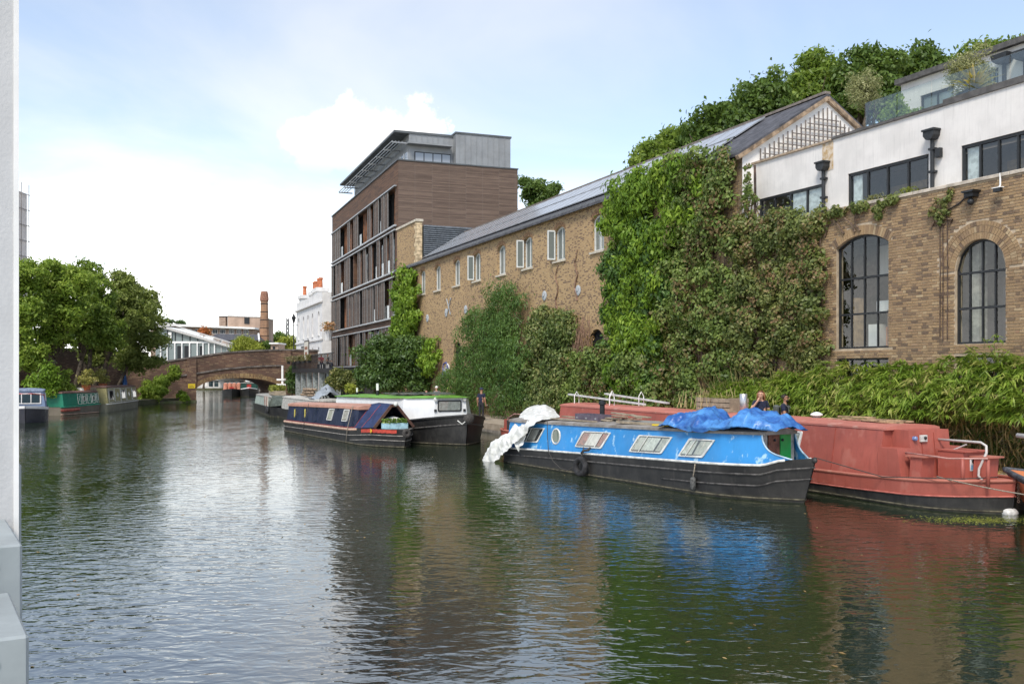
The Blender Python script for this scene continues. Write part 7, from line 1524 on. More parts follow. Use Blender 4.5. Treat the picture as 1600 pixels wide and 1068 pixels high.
px_tree('leaning tree with spreading crown nearest the brick bridge', 180, 612, 80, [(225, 485, 28, 28), (228, 530, 30, 28), (205, 560, 28, 20), (235, 565, 18, 12), (195, 500, 24, 24)], L_OLIVEG, leaves=17000, clumps=100, leaf=.28, r0=.17, group=G1, seed=105)
px_tree('yellow green bush on the bank above the cruiser', 70, 640, 62, [(70, 602, 20, 22), (52, 612, 15, 15), (80, 590, 12, 14)], L_WIST, leaves=5000, clumps=40, leaf=.22, rclump=(.25, .5), name='bush', cat='bush', seed=111, r0=.06)
px_tree('dark green bush beside the yellow bush behind the green boat', 100, 640, 65, [(97, 604, 16, 20), (105, 622, 12, 12)], L_MAPLE, leaves=4000, clumps=36, leaf=.22, rclump=(.25, .5), name='bush', cat='bush', seed=112, r0=.06)
px_tree('drooping bright bush growing at the foot of the bridge', 240, 634, 86, [(238, 612, 13, 18), (228, 618, 10, 15), (250, 608, 10, 12)], L_LIME, leaves=4500, clumps=36, leaf=.24, rclump=(.25, .5), name='bush', cat='bush', seed=113, r0=.06, droop=1.2)
px_tree('buddleia sprouting high from the brick bridge wall', 250, 612, 87.5, [(262, 592, 13, 9), (272, 582, 9, 8), (252, 600, 9, 9)], L_LIME, leaves=3000, clumps=28, leaf=.26, rclump=(.25, .45), name='bush', cat='bush', seed=114, r0=.05, basez=.8)
px_tree('small weed tuft at the pier foot of the bridge', 286, 630, 88.5, [(286, 617, 8, 8), (290, 624, 6, 5)], L_WIST, leaves=1200, clumps=14, leaf=.2, rclump=(.2, .35), name='weed', cat='weed', seed=115, r0=.03, basez=.1)
# dark brick wall behind the left bank trees
lw_ = thing('bank_wall', 'dark brick wall behind the trees on the left bank', 'wall', (-38.5, 52, 0), math.atan2(40, 3))
m = MB(); m.box(0, 41, -.3, 0.0, .38, 4.6); m.build('brickwork', M_BRB, lw_, fix=False); m = MB(); m.box(0, 41, -.36, .06, 4.602, 4.75); m.build('coping', M_COPE, lw_)
hs2 = thing('bank_house', 'dim house wall between the trees on the left bank', 'house', (-47, 58, .38), math.atan2(40, 3))
m = MB(); m.box(0, 24, 0, 6, 0, 6.5); m.build('wall', mat('house_wall_dim', (0.40, 0.34, 0.28), .9, .15), hs2); m = MB(); m.prism([(-.4, 6.5), (6.4, 6.5), (3, 8.6)], 'x', -.4, 24.4); m.build('roof', M_SLATE, hs2)
for k in range(5): m = MB(); m.box(2 + k * 4.4, 3.4 + k * 4.4, -.05, 0, 3.3, 4.9); m.build('window', M_GLASS, hs2)
fp_ = on_z(223, 625, .3); pf = thing('folded_parasol', 'folded blue parasol standing beside the olive boat', 'parasol', (fp_.x + .5, 80.5, .35)); m = MB(); m.lathe([(.03, 0), (.03, .9)], n=8); m.build('pole', M_ALU, pf); m = MB(); m.lathe([(.06, .75), (.26, .85), (.2, 1.6), (.08, 2.35), (.02, 2.45)], n=8); m.build('canopy', mat('parasol_blue', (0.05, 0.13, 0.34), .8, .15), pf, smooth=True)

# trees far beyond the bridge
G2 = 'far trees beyond the bridge'
px_tree('weeping willow with pale yellow leaves beyond the bridge', 383, 560, 120, [(382, 540, 18, 12), (372, 546, 12, 10), (394, 546, 12, 12)], L_WILLOW, leaves=5000, clumps=50, leaf=.34, aspect=.3, droop=2.5, seed=121, group=G2)
px_tree('round dark green tree beside the mill chimney', 440, 560, 190, [(440, 533, 15, 12), (428, 540, 10, 9), (452, 540, 12, 10)], L_BACK, leaves=5000, clumps=50, leaf=.45, rclump=(.6, 1.2), seed=122, group=G2)
px_tree('yellow autumn tree behind the street lamp', 452, 560, 150, [(450, 540, 13, 11), (459, 545, 8, 9)], L_WILLOW, leaves=4000, clumps=40, leaf=.36, rclump=(.5, .9), seed=123, group=G2)
px_tree('small russet tree in front of the flats', 318, 560, 150, [(318, 521, 8, 6), (322, 527, 6, 6)], leaf_mat('russet_leaf', (0.22, 0.06, 0.02), (0.36, 0.11, 0.04), (0.45, 0.18, 0.07)), leaves=2500, clumps=24, leaf=.36, rclump=(.4, .8), seed=124, group=G2)
px_tree('ivy clad shrub at the foot of the mill chimney', 413, 560, 146, [(413, 542, 8, 9)], L_BACK, leaves=1800, clumps=20, leaf=.34, rclump=(.4, .7), name='bush', cat='bush', seed=125)
px_tree('dark rooftop shrubs behind the white fascia of the flats', 272, 560, 185, [(262, 503, 9, 4), (280, 505, 8, 3.5)], L_DEEP, leaves=1600, clumps=20, leaf=.4, rclump=(.3, .6), name='bush', cat='bush', seed=126)
px_tree('green tree behind the timber clad block above the warehouse roof', 840, 560, 92, [(838, 300, 20, 18), (860, 305, 18, 14), (825, 290, 12, 14), (850, 330, 30, 24)], L_BACK, leaves=12000, clumps=90, leaf=.30, r0=.3, seed=127)

# wood rising behind the studios
G3 = 'trees behind the white studios'
for k, (lab, bx, Y, bl_) in enumerate((
        ('lowest tree at the left end of the row above the solar roof', 1030, 62, [(1030, 232, 32, 24), (1002, 248, 18, 12), (1060, 222, 34, 30), (1075, 260, 40, 30)]),
        ('rounded green tree above the middle of the solar panels', 1110, 60, [(1105, 195, 36, 34), (1140, 185, 36, 40), (1090, 225, 36, 32), (1150, 230, 40, 36)]),
        ('dense tree left of the gable apex', 1190, 58, [(1185, 162, 40, 38), (1165, 200, 40, 36), (1215, 180, 40, 40), (1215, 135, 26, 26)]),
        ('tall tree directly behind the gable apex', 1270, 60, [(1268, 118, 36, 36), (1245, 150, 40, 40), (1290, 150, 42, 42), (1280, 90, 22, 18)]),
        ('tall twin topped tree behind the potted olive', 1350, 58, [(1345, 105, 34, 34), (1330, 150, 42, 40), (1375, 140, 44, 44), (1350, 78, 16, 14), (1385, 90, 24, 20)]),
        ('broad tree behind the rooftop studio end', 1430, 60, [(1425, 110, 36, 34), (1410, 150, 42, 36), (1460, 120, 40, 34), (1440, 85, 22, 18)]),
        ('thin topped tree over the rooftop studio roof', 1540, 62, [(1520, 100, 36, 28), (1560, 88, 30, 20), (1545, 70, 14, 10), (1590, 72, 28, 18), (1490, 105, 28, 28)]))):
    bl_ = [(b_[0], b_[1] + 9, b_[2] * .94, b_[3] * .94) for b_ in bl_]
    px_tree(lab, bx, 560, Y, bl_, L_BACK if k % 3 else L_MAPLE, leaves=14000, clumps=120, leaf=.32, rclump=(.35, .9), r0=.35, group=G3, seed=140 + k, fork=.6)

# ------------------------------------------------------------------ creepers on the walls
def inside(poly, x, y):
    c = np.zeros(len(x), bool); n = len(poly)
    for i in range(n):
        x0, y0 = poly[i]; x1, y1 = poly[(i + 1) % n]
        if y0 == y1: continue
        k = ((y0 > y) != (y1 > y)) & (x < (x1 - x0) * (y - y0) / (y1 - y0) + x0); c ^= k
    return c
def creeper(name, label, fr, polypx, leafmat, nclump, nleaf, leaf, rr, out=(0.05, 0.35), seed=1, droop=.8, aspect=.7, stems=14, cat='creeper', group=None, foot=0.0, clumpsq=1.0, extra=None):
    g = np.random.default_rng(seed); P = [fr.at(px, py, -out[0]) for px, py in polypx]; xs_ = [p[0] for p in P]; zs_ = [p[1] for p in P]
    C = np.empty((0, 2))
    while len(C) < nclump:
        q = np.stack([g.uniform(min(xs_), max(xs_), nclump * 3), g.uniform(min(zs_), max(zs_), nclump * 3)], 1); C = np.concatenate([C, q[inside(P, q[:, 0], q[:, 1])]])
    C = C[:nclump]; zmin, zmax = min(zs_), max(zs_); hgt = (zmax - C[:, 1]) / (zmax - zmin)
    y = -(out[0] + (out[1] - out[0]) * g.random(nclump) ** 1.5) - foot * hgt ** 1.5 * g.uniform(.5, 1, nclump)
    cs = np.stack([C[:, 0], y, C[:, 1]], 1); rs = g.uniform(*rr, nclump)
    t = fr.thing(name, label, cat, group)
    p, d = clump_points(cs, rs, nleaf, g, clumpsq, .5, outward=(0, -1, .3)); d = d + np.array([0, -.5, .25]); p[:, 1] = np.minimum(p[:, 1], -.02)
    leaf_object('foliage', p, d, leaf, leaf * aspect, leafmat, t, jitter=.55, droop=droop, seed=seed)
    m = MB()
    for k in range(stems):
        i = g.integers(nclump); a = cs[i]; z0 = max(.43, zmin); xx = a[0] + g.normal(0, .3); pts = [(xx, -.03 - foot * .2, z0)]
        for f in (.3, .6, .85, 1): pts.append((xx + (a[0] - xx) * f + g.normal(0, .08), -.04 - g.random() * .05, z0 + (a[2] - z0) * f))
        m.tube(pts, [.035, .03, .022, .015, .006], 5)
    if stems: m.build('stems', M_STEM, t, fix=False); stuff(t.children[-1])
    return t
creeper('bright_creeper', 'bright green creeper spilling over the warehouse eaves beside the dark ivy', FW, [(948, 312), (966, 294), (1006, 278), (1060, 258), (1110, 250), (1120, 300), (1080, 380), (1050, 450), (1045, 600), (1040, 640), (958, 640), (966, 560), (956, 505), (970, 470), (960, 430), (974, 400), (962, 370), (944, 338)], L_WIST, 300, 27000, .21, (.16, .5), (.08, .62), 201, 1.0, .5, 22)
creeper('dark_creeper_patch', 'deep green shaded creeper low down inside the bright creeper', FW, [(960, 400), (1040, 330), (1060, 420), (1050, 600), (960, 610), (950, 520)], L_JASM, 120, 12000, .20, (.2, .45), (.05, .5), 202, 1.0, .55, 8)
creeper('brown_ivy', 'olive and brown ivy column up to the eaves at the warehouse corner', FW, [(1040, 262), (1100, 243), (1140, 241), (1153, 262), (1156, 330), (1158, 420), (1160, 640), (1030, 640), (1030, 460), (1060, 380), (1075, 310)], L_IVY, 330, 38000, .13, (.12, .45), (.05, .50), 203, .7, .8, 20)
creeper('wall_ivy', 'small leaved russet ivy blanket left of the tall arched window', FR, [(1150, 352), (1170, 345), (1200, 338), (1285, 338), (1284, 380), (1292, 420), (1286, 470), (1300, 500), (1292, 540), (1304, 575), (1300, 640), (1150, 640), (1148, 450)], L_IVYB, 340, 36000, .11, (.09, .36), (.04, .36), 204, .7, .85, 16)
creeper('capping_ivy', 'thin russet ivy trailing along the capping of the brick wall', FR, [(1270, 338), (1310, 326), (1400, 308), (1404, 316), (1378, 324), (1374, 350), (1364, 322), (1320, 336), (1285, 352), (1280, 372)], L_IVYB, 60, 2600, .09, (.06, .14), (.03, .1), 205, .8, .8, 4)
creeper('wall_sprig', 'sparse russet creeper hanging beside the conduits on the brick wall', FR, [(1466, 300), (1490, 296), (1486, 330), (1478, 350), (1462, 352), (1452, 330), (1466, 318)], L_IVYB, 26, 520, .085, (.05, .12), (.03, .08), 206, .8, .8, 5)
creeper('downpipe_ivy', 'brown dead ivy climbing the pipe at the white render corner', FR, [(1166, 262), (1174, 256), (1176, 300), (1190, 318), (1188, 345), (1158, 345), (1150, 330), (1166, 320)], L_IVY, 44, 1600, .09, (.05, .14), (.08, .2), 207, .8, .8, 5)
m = MB(); s0 = FR.s_(1169.5); m.tube([(s0, -.03, FR.z_(1169, 345)), (s0 + .02, -.04, FR.z_(1169, 300)), (s0 - .01, -.03, FR.z_(1169, 257))], .04, 6); o = m.build('corner_pipe', mat('rusty_conduit', (0.1, 0.065, 0.05)), None); o.location = FR.world(0, .3, 0); o.rotation_euler = (0, 0, FR.th); tag(o, 'rusty pipe running up the white render corner under dead ivy', 'pipe')
creeper('jasmine_mound', 'feathery green jasmine mound bulging from the warehouse wall', FW, [(800, 445), (822, 462), (832, 488), (840, 520), (842, 640), (715, 640), (714, 590), (728, 550), (738, 520), (752, 490), (775, 468)], L_JASM, 230, 30000, .17, (.3, .65), (.2, .9), 208, 1.2, .32, 10, foot=.7)
creeper('ivy_mound', 'olive ivy mass with pale flecks right of the jasmine mound', FW, [(838, 492), (868, 487), (898, 493), (900, 540), (905, 640), (815, 640), (828, 560)], leaf_mat('flecked_ivy', (0.035, 0.065, 0.018), (0.075, 0.12, 0.03), (0.24, 0.27, 0.12), trans=.2), 170, 20000, .15, (.25, .5), (.15, .6), 209, .8, .75, 8, foot=.6)
creeper('low_ivy', 'low dark ivy along the wall foot between the mounds and the big creeper', FW, [(895, 560), (935, 545), (1050, 560), (1050, 645), (890, 645)], L_IVY, 150, 14000, .14, (.2, .42), (.2, .8), 210, .8, .75, 6, foot=.3)
t = creeper('dry_vine', 'dry brown leafless vine hanging between the ivy mound and the creeper', FW, [(898, 500), (925, 495), (928, 560), (935, 600), (900, 600)], L_STRAW, 30, 700, .14, (.15, .3), (.05, .2), 211, 1.2, .3, 0)
m = MB(); g_ = np.random.default_rng(3)
for k in range(90):
    s0 = FW.s_(g_.uniform(899, 930)); z1 = FW.z_(910, g_.uniform(495, 530)); z0 = z1 - g_.uniform(1, 3.2); m.tube([(s0, -.1 - g_.random() * .3, z1), (s0 + g_.normal(0, .1), -.15 - g_.random() * .3, (z0 + z1) / 2), (s0 + g_.normal(0, .2), -.1 - g_.random() * .3, z0)], .009, 4)
stuff(m.build('dry_stems', mat('dry_vine_stem', (0.26, 0.16, 0.11), .95, .2), t, fix=False))
for k, (px, y0, y1) in enumerate(((871, 415, 500), (901, 390, 470))):
    m = MB(); s0 = FW.s_(px); pts = [(s0 + .15 * math.sin(i * 1.7 + k), -.04, FW.z_(px, y1) + (FW.z_(px, y0) - FW.z_(px, y1)) * i / 8) for i in range(9)]; m.tube(pts, [.05 - .004 * i for i in range(9)], 5); o = m.build('bare_vine', mat('dry_vine_stem', (0.26, 0.16, 0.11)), None, fix=False); o.location = FW.o; o.rotation_euler = (0, 0, FW.th); tag(o, ('bare brown vine stem below the open casement window', 'bare russet vine stem climbing between two upper windows')[k], 'vine')
creeper('lime_creeper', 'lime green creeper climbing the far corner of the warehouse', FW, [(628, 440), (640, 425), (655, 428), (658, 470), (655, 530), (668, 540), (690, 535), (690, 580), (600, 580), (615, 540), (622, 500)], L_WIST, 150, 14000, .26, (.3, .55), (.1, .6), 212, .8, .6, 8)
px_tree('glossy dark shrub tree before the timber clad block', 615, 600, 62, [(590, 555, 30, 26), (575, 580, 22, 26), (640, 565, 34, 30), (665, 590, 28, 26), (610, 590, 40, 24), (632, 545, 26, 18)], L_DEEP, leaves=24000, clumps=150, leaf=.24, rclump=(.35, .7), name='shrub', cat='shrub', seed=221, r0=.12, basez=.43, ydepth=.5, aspect=.45)
px_tree('small rounded shrub with pale flecks by the pub undercroft', 540, 610, 70, [(538, 592, 20, 14), (525, 598, 14, 12), (555, 596, 16, 14)], leaf_mat('pale_shrub', (0.05, 0.075, 0.025), (0.12, 0.15, 0.05), (0.28, 0.27, 0.13)), leaves=6000, clumps=50, leaf=.22, rclump=(.3, .5), name='shrub', cat='shrub', seed=222, r0=.06, basez=.43, ydepth=.5)
px_tree('yellow flowering potted shrub on the towpath', 549, 612, 62, [(549, 606, 8, 6)], L_WILLOW, leaves=900, clumps=12, leaf=.18, rclump=(.15, .3), name='shrub', cat='shrub', seed=223, r0=.03, basez=.8)
px_tree('dark creeper growing at the right abutment of the bridge', 457, 610, 93, [(458, 585, 8, 14), (455, 600, 8, 10)], L_DEEP, leaves=2400, clumps=24, leaf=.26, rclump=(.3, .5), name='bush', cat='bush', seed=224, r0=.04)

# ------------------------------------------------------------------ bamboo along the towpath
bam = FR.thing('bamboo_hedge', 'long bamboo hedge arching over the towpath under the brick wall', 'hedge')
gB = np.random.default_rng(61); tops = [(1105, 612), (1160, 600), (1200, 596), (1240, 582), (1330, 572), (1400, 574), (1450, 568), (1540, 560), (1610, 556), (1690, 556)]
sx_ = [FR.s_(a, -.8) for a, b in tops]; sz_ = [FR.z_(a, b, -.8) for a, b in tops]
NB = 2500; bs = gB.uniform(sx_[0], sx_[-1], NB); zt_b = np.interp(bs, sx_, sz_) + gB.normal(0, .10, NB) + .12 * np.sin(bs * 2.3) * np.sin(bs * 5.1 + 1); hq_ = gB.random(NB) ** 1.25
zb_b = np.interp(bs, [FR.s_(1200, -.8), FR.s_(1330, -.8), FR.s_(1480, -.8)], [.75, 1.15, 1.7]); bz = zt_b - hq_ * (zt_b - zb_b); by_ = -.45 - .95 * np.sin(np.clip(hq_ * 1.2, 0, 1) * math.pi * .55) - gB.random(NB) * .35
pts, dirs, nrm = [], [], []
for i in range(NB):
    ax = np.array([gB.normal(0, .55), -1.0, gB.normal(-.15, .45) + (.5 if hq_[i] < .2 else -.2)]); ax /= np.linalg.norm(ax); side = np.cross(ax, [0, 0, 1.0]); side /= np.linalg.norm(side); up_ = np.cross(side, ax); base = np.array([bs[i], by_[i], bz[i]])
    k = gB.integers(6, 10)
    for j in range(k):
        a = (j / (k - 1) - .5) * 2.2 + gB.normal(0, .12); d = ax * math.cos(a) + side * math.sin(a) + np.array([0, 0, -.35 - .3 * gB.random()]); d /= np.linalg.norm(d); l = .24 * gB.uniform(.7, 1.2); pts.append(base + d * l * .5 + up_ * gB.normal(0, .02)); dirs.append(d); nrm.append(up_ + gB.normal(0, .3, 3))
leaf_object('foliage', np.array(pts), np.array(nrm), .30, .046, L_BAMB, bam, jitter=.25, droop=.15, seed=62, curl=.10, dirs=np.array(dirs))
n = 5200; q = np.stack([gB.uniform(sx_[0], sx_[-1], n), gB.uniform(-1.15, -.15, n), .45 + 1.5 * gB.random(n) ** 1.2], 1); leaf_object('dead_leaves', q, np.tile([0, -1.0, .2], (n, 1)), .22, .03, L_STRAW, bam, jitter=.8, droop=1.6, seed=63)
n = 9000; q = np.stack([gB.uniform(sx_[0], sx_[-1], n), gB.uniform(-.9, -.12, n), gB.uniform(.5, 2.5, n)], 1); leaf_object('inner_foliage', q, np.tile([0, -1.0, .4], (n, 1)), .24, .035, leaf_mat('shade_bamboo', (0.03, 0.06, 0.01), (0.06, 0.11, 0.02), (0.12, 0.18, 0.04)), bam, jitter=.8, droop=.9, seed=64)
m = MB()
for k in range(230):
    s0 = gB.uniform(sx_[0], sx_[-1]); y0 = gB.uniform(-.9, -.2); h = gB.uniform(1.3, 2.5); m.tube([(s0, y0, .43), (s0 + gB.normal(0, .08), y0 - .05, .43 + h * .6), (s0 + gB.normal(0, .18), y0 - gB.uniform(.1, .5), .43 + h)], [.012, .010, .005], 5)
stuff(m.build('culms', mat('bamboo_culm', (0.30, 0.25, 0.10), .6, .3, 3), bam, fix=False))
m = MB()
for px, py in ((1519, 540), (1540, 528), (1556, 522), (1563, 535)):
    s0, z0 = FR.at(px, py, -.4); m.tube([(s0 - .1, -.4, .43), (s0 - .03, -.42, 2.2), (s0, -.45, z0)], [.014, .012, .006], 5)
stuff(m.build('tall_culms', _M['bamboo_culm'], bam, fix=False)); pp = []; dd = []
for px, py in ((1519, 545), (1524, 552), (1540, 530), (1546, 540), (1556, 524), (1560, 532), (1565, 545), (1552, 550)):
    s0, z0 = FR.at(px, py, -.45)
    for j in range(9): a = gB.uniform(0, 6.28); d = np.array([math.cos(a), math.sin(a) * .6, -.25]); pp.append(np.array([s0, -.45, z0]) + d * .1); dd.append(d)
leaf_object('tall_shoots', np.array(pp), np.tile([0, -.3, 1.0], (len(pp), 1)), .24, .034, L_BAMB, bam, jitter=.3, droop=.2, seed=65, dirs=np.array(dd))
n = 5000; lit = np.stack([gB.uniform(sx_[0], sx_[-1], n), gB.uniform(-1.9, -.2, n) , np.full(n, PATH_Z + .012) + gB.random(n) * .05], 1); lt_o = leaf_object('leaf_litter', lit, np.tile([0, 0, 1.0], (n, 1)), .16, .03, L_STRAW, None, jitter=.25, droop=0, seed=66); lt_o.location = FR.o; lt_o.rotation_euler = (0, 0, FR.th); stuff(lt_o); lt_o['label'] = 'dry bamboo leaf litter on the towpath edge'
# weed on the water at the red boat end
n = 900; pw = on_z(1535, 812); gw_ = np.random.default_rng(8); q = np.stack([gw_.normal(0, .55, n), gw_.normal(0, .22, n), np.full(n, .006)], 1); dwk = leaf_object('duckweed', q, np.tile([0, 0, 1.0], (n, 1)), .05, .03, leaf_mat('duckweed_leaf', (0.10, 0.14, 0.02), (0.20, 0.25, 0.05), (0.33, 0.36, 0.10)), None, jitter=.05, droop=0, seed=9, curl=.02); dwk.location = (pw.x, pw.y, 0); stuff(dwk); dwk['label'] = 'floating green weed by the white float'

n = 420; gf = np.random.default_rng(77); yy = 5 + 60 * gf.random(n) ** 1.3; uu = gf.uniform(-.5, .42, n); q = np.stack([uu * yy, yy, np.full(n, .006)], 1); keep = q[:, 0] < 16.0 - .473 * q[:, 1] * 1.0 - 1.0; fl2 = leaf_object('floating_leaves', q[keep], np.tile([0, 0, 1.0], (int(keep.sum()), 1)), .07, .035, L_STRAW, None, jitter=.05, droop=0, seed=78, curl=.03); fl2['label'] = 'dead leaves scattered over the canal water'
# rooftop pots
def pot_tree(label, px, pyb, pyt, D, rpx, leafmat, seed, n, kind='olive'):
    s0 = FR.s_(px, D); zb = z2 + .05; zt = FR.z_(px, pyt, D); t = FR.thing('potted_' + kind, label, 'potted plant', None, s0, D, zb); Z = FR.world(s0, D).y
    m = MB(); m.lathe([(.2, 0), (.28, .45), (.31, .46), (.31, .5), (.26, .5)], n=14); m.build('pot', mat('dark_pot', (0.09, 0.085, 0.08), .7), t)
    r = rpx * Z / FPX; g = np.random.default_rng(seed); H = zt - zb
    if kind == 'olive':
        c, rr = crown_clumps([(0, 0, H - r, r, r, r), (0, 0, H - r * 1.5, r * .8, r * .8, r * .8)], 40, g, .16, .32); p, d = clump_points(c, rr, n, g); leaf_object('crown', p, d, .10, .028, leafmat, t, seed=seed, droop=.1); limb_mesh((0, 0, .4), [c[i] for i in range(8)], .06, g, fork=.35).build('trunk', BARK, t, smooth=True, fix=False)
    return t
pot_tree('potted olive tree on the terrace beside the gable apex', 1352, 205, 108, 2.0, 27, L_OLIVE, 71, 4200); pot_tree('bushy potted olive on the terrace before the rooftop window', 1513, 150, 78, 1.6, 34, L_OLIVE, 72, 4800)
s0 = FR.s_(1522, 1.25); yc = FR.thing('potted_yucca', 'spiky yellow green yucca at the terrace edge', 'potted plant', None, s0, 1.25, z2 + .05); m = MB(); m.lathe([(.2, 0), (.26, .38), (.28, .4), (.24, .4)], n=14); m.build('pot', mat('dark_pot', (0.09, 0.085, 0.08)), yc); m = MB(); gy = np.random.default_rng(4)
for k in range(70):
    a = gy.uniform(0, 6.28); e = gy.uniform(.05, 1.35); l = gy.uniform(.55, .95); d = Vector((math.cos(a) * math.cos(e), math.sin(a) * math.cos(e), math.sin(e))); w = d.cross(Vector((0, 0, 1))).normalized() * .035; b = Vector((0, 0, .42)); mid = b + d * l * .55; tip = b + d * l - Vector((0, 0, .18 * l)); m.add([b - w * .6, b + w * .6, mid + w, mid - w, tip], [(0, 1, 2, 3), (3, 2, 4)])
m.build('leaves', leaf_mat('yucca_leaf', (0.16, 0.17, 0.04), (0.38, 0.30, 0.08), (0.55, 0.42, 0.14)), yc, fix=False)
for k, (px, py, lab) in enumerate(((1405, 180, 'green potted bush behind the glass balustrade near the gable'),)):
    s0 = FR.s_(px, 2.2); t = FR.thing('potted_bush', lab, 'potted plant', None, s0, 2.2, z2 + .02); g = np.random.default_rng(80); c, rr = crown_clumps([(0, 0, .75, .7, .5, .45)], 20, g, .15, .28); p, d = clump_points(c, rr, 2200, g); leaf_object('foliage', p, d, .12, .06, L_LIME, t, seed=5); m = MB(); m.box(-.6, .6, -.25, .25, 0, .4); m.build('trough', mat('dark_pot', (0.09, 0.085, 0.08)), t)
for k, (px, lab) in enumerate(((1368, 'small tuft of weeds growing on the capping under the studio window'), (1418, 'yellowish weed tuft on the capping near the second hopper'))):
    s0 = FR.s_(px, .3); t = FR.thing('capping_weed', lab, 'weed', None, s0, .25, CAPZ + .08); g = np.random.default_rng(90 + k); q = np.stack([g.normal(0, .16, 160), g.normal(0, .05, 160), g.uniform(.02, .22, 160)], 1); leaf_object('leaves', q, np.tile([0, 0, 1.0], (160, 1)), .12, .025, L_WILLOW if k else L_OLIVE, t, seed=6, droop=-.8)

# ================================================================== people
def person(label, loc, rz, height, shirt, legs, hair, skin, pose='stand', extras=(), group=None, look=0.0):
    """one continuous body grown over a skeleton (local +x is the way the person faces)"""
    k = height / 1.75; J = {}; E = []
    def j(n, p, r, par=None, bone='torso'): J[n] = (Vector(p), r, bone); (E.append((par, n)) if par else None)
    sit = pose == 'sit'
    j('pelvis', (0, 0, .95), .125); j('waist', (.0, 0, 1.08), .115, 'pelvis'); j('chest', (.01, 0, 1.28), .135, 'waist'); j('neckb', (.0, 0, 1.44), .075, 'chest'); j('neck', (.015, 0, 1.50), .052, 'neckb', 'skin'); j('jaw', (.035, 0, 1.56), .072, 'neck', 'skin'); j('head', (.025, 0, 1.645), .093, 'jaw', 'skin'); j('crown', (.01, 0, 1.70), .075, 'head', 'skin')
    for s_, y in (('l', 1), ('r', -1)):
        j('sh' + s_, (.0, .17 * y, 1.40), .068, 'chest'); 
        if pose == 'mouth' and s_ == 'r': el, wr, hd = (.16, -.24, 1.20), (.20, -.07, 1.42), (.16, -.015, 1.54)
        elif pose == 'walk': el, wr, hd = (-.06 * y, .23 * y, 1.13), (.10 - .08 * y, .24 * y, .90), (.16 - .08 * y, .23 * y, .82)
        elif sit: el, wr, hd = (.06, .22 * y, 1.14), (.28, .14 * y, 1.06), (.36, .12 * y, 1.06)
        else: el, wr, hd = (-.02, .23 * y, 1.13), (.05, .25 * y, .89), (.07, .25 * y, .81)
        j('up' + s_, tuple((Vector((0, .19 * y, 1.38)) * .45 + Vector(el) * .55)), .052, 'sh' + s_); j('el' + s_, el, .043, 'up' + s_, 'skin'); j('wr' + s_, wr, .032, 'el' + s_, 'skin'); j('hd' + s_, hd, .036, 'wr' + s_, 'skin')
        j('hip' + s_, (0, .085 * y, .88), .10, 'pelvis', 'legs')
        if sit: kn, an, to = (.42, .12 * y, .88), (.42, .12 * y, .48), (.56, .13 * y, .44)
        elif pose == 'walk': kn, an, to = (.10 * y, .09 * y, .50), (-.02 + .22 * y, .09 * y, .09), (.12 + .22 * y, .10 * y, .04)
        else: kn, an, to = (.02, .10 * y, .50), (0, .10 * y, .09), (.14, .12 * y, .04)
        j('kn' + s_, kn, .062, 'hip' + s_, 'legs'); j('an' + s_, an, .044, 'kn' + s_, 'legs'); j('to' + s_, to, .04, 'an' + s_, 'shoe')
    names = list(J); me = bpy.data.meshes.new('body'); me.from_pydata([J[n][0] * k for n in names], [(names.index(a), names.index(b)) for a, b in E], [])
    ob_ = bpy.data.objects.new('body_tmp', me); COL.objects.link(ob_); sk_ = ob_.modifiers.new('s', 'SKIN'); sk_.use_smooth_shade = True; sub = ob_.modifiers.new('u', 'SUBSURF'); sub.levels = 2
    if not me.skin_vertices: me.skin_vertices.new() if hasattr(me.skin_vertices, 'new') else None
    for i, n in enumerate(names): d = me.skin_vertices[0].data[i]; d.radius = (J[n][1] * k, J[n][1] * k * (1.25 if n in ('chest', 'waist', 'pelvis') else 1.0)); d.use_root = (n == 'pelvis')
    dg = bpy.context.evaluated_depsgraph_get(); dg.update(); nm = bpy.data.meshes.new_from_object(ob_.evaluated_get(dg)); bpy.data.objects.remove(ob_)
    # fingers: five short tapered chains from each palm, joined to the same mesh
    fm = MB()
    for s_, y in (('l', 1), ('r', -1)):
        hd, wr = J['hd' + s_][0] * k, J['wr' + s_][0] * k; d = (hd - wr).normalized(); sd_ = d.cross(Vector((1, 0, .2))).normalized()
        for q in range(4): b = hd + sd_ * (.022 * (q - 1.5)); l = (.075, .085, .08, .062)[q] * k; fm.tube([b, b + d * l * .5 + Vector((.008, 0, 0)), b + d * l + Vector((.025, 0, 0))], [.010, .009, .006], 5)
        b = hd - d * .02; fm.tube([b, b + Vector((.03, 0, 0)) + d * .03, b + Vector((.04, 0, 0)) + d * .06], [.012, .010, .007], 5)
    # nose, ears
    hd = J['head'][0] * k; fm.ball((hd.x + .105 * k, 0, hd.z - .02), (.022, .014, .022), 6, 5)
    for y in (-1, 1): fm.ball((hd.x - .005, y * .092 * k, hd.z - .015), (.018, .010, .03), 6, 5)
    bm = bmesh.new(); bm.from_mesh(nm); f2 = fm.mesh('f', []); nb = len(bm.faces); bm.from_mesh(f2); bm.to_mesh(nm); bm.free()
    segs = [(J[a][0] * k, J[b][0] * k, J[b][2]) for a, b in E]; mi = {'torso': 0, 'skin': 1, 'legs': 2, 'shoe': 3}; idx = []
    for pi, p in enumerate(nm.polygons):
        if pi >= nb: idx.append(1); continue
        best = (1e9, 'torso')
        for a, b, bn in segs:
            ab = b - a; t = max(0, min(1, (p.center - a).dot(ab) / max(ab.length_squared, 1e-9))); dd_ = (p.center - a - ab * t).length
            if dd_ < best[0]: best = (dd_, bn)
        idx.append(mi[best[1]])
    nm.materials.clear()
    for mt in (shirt, skin, legs, M_DARK): nm.materials.append(mt)
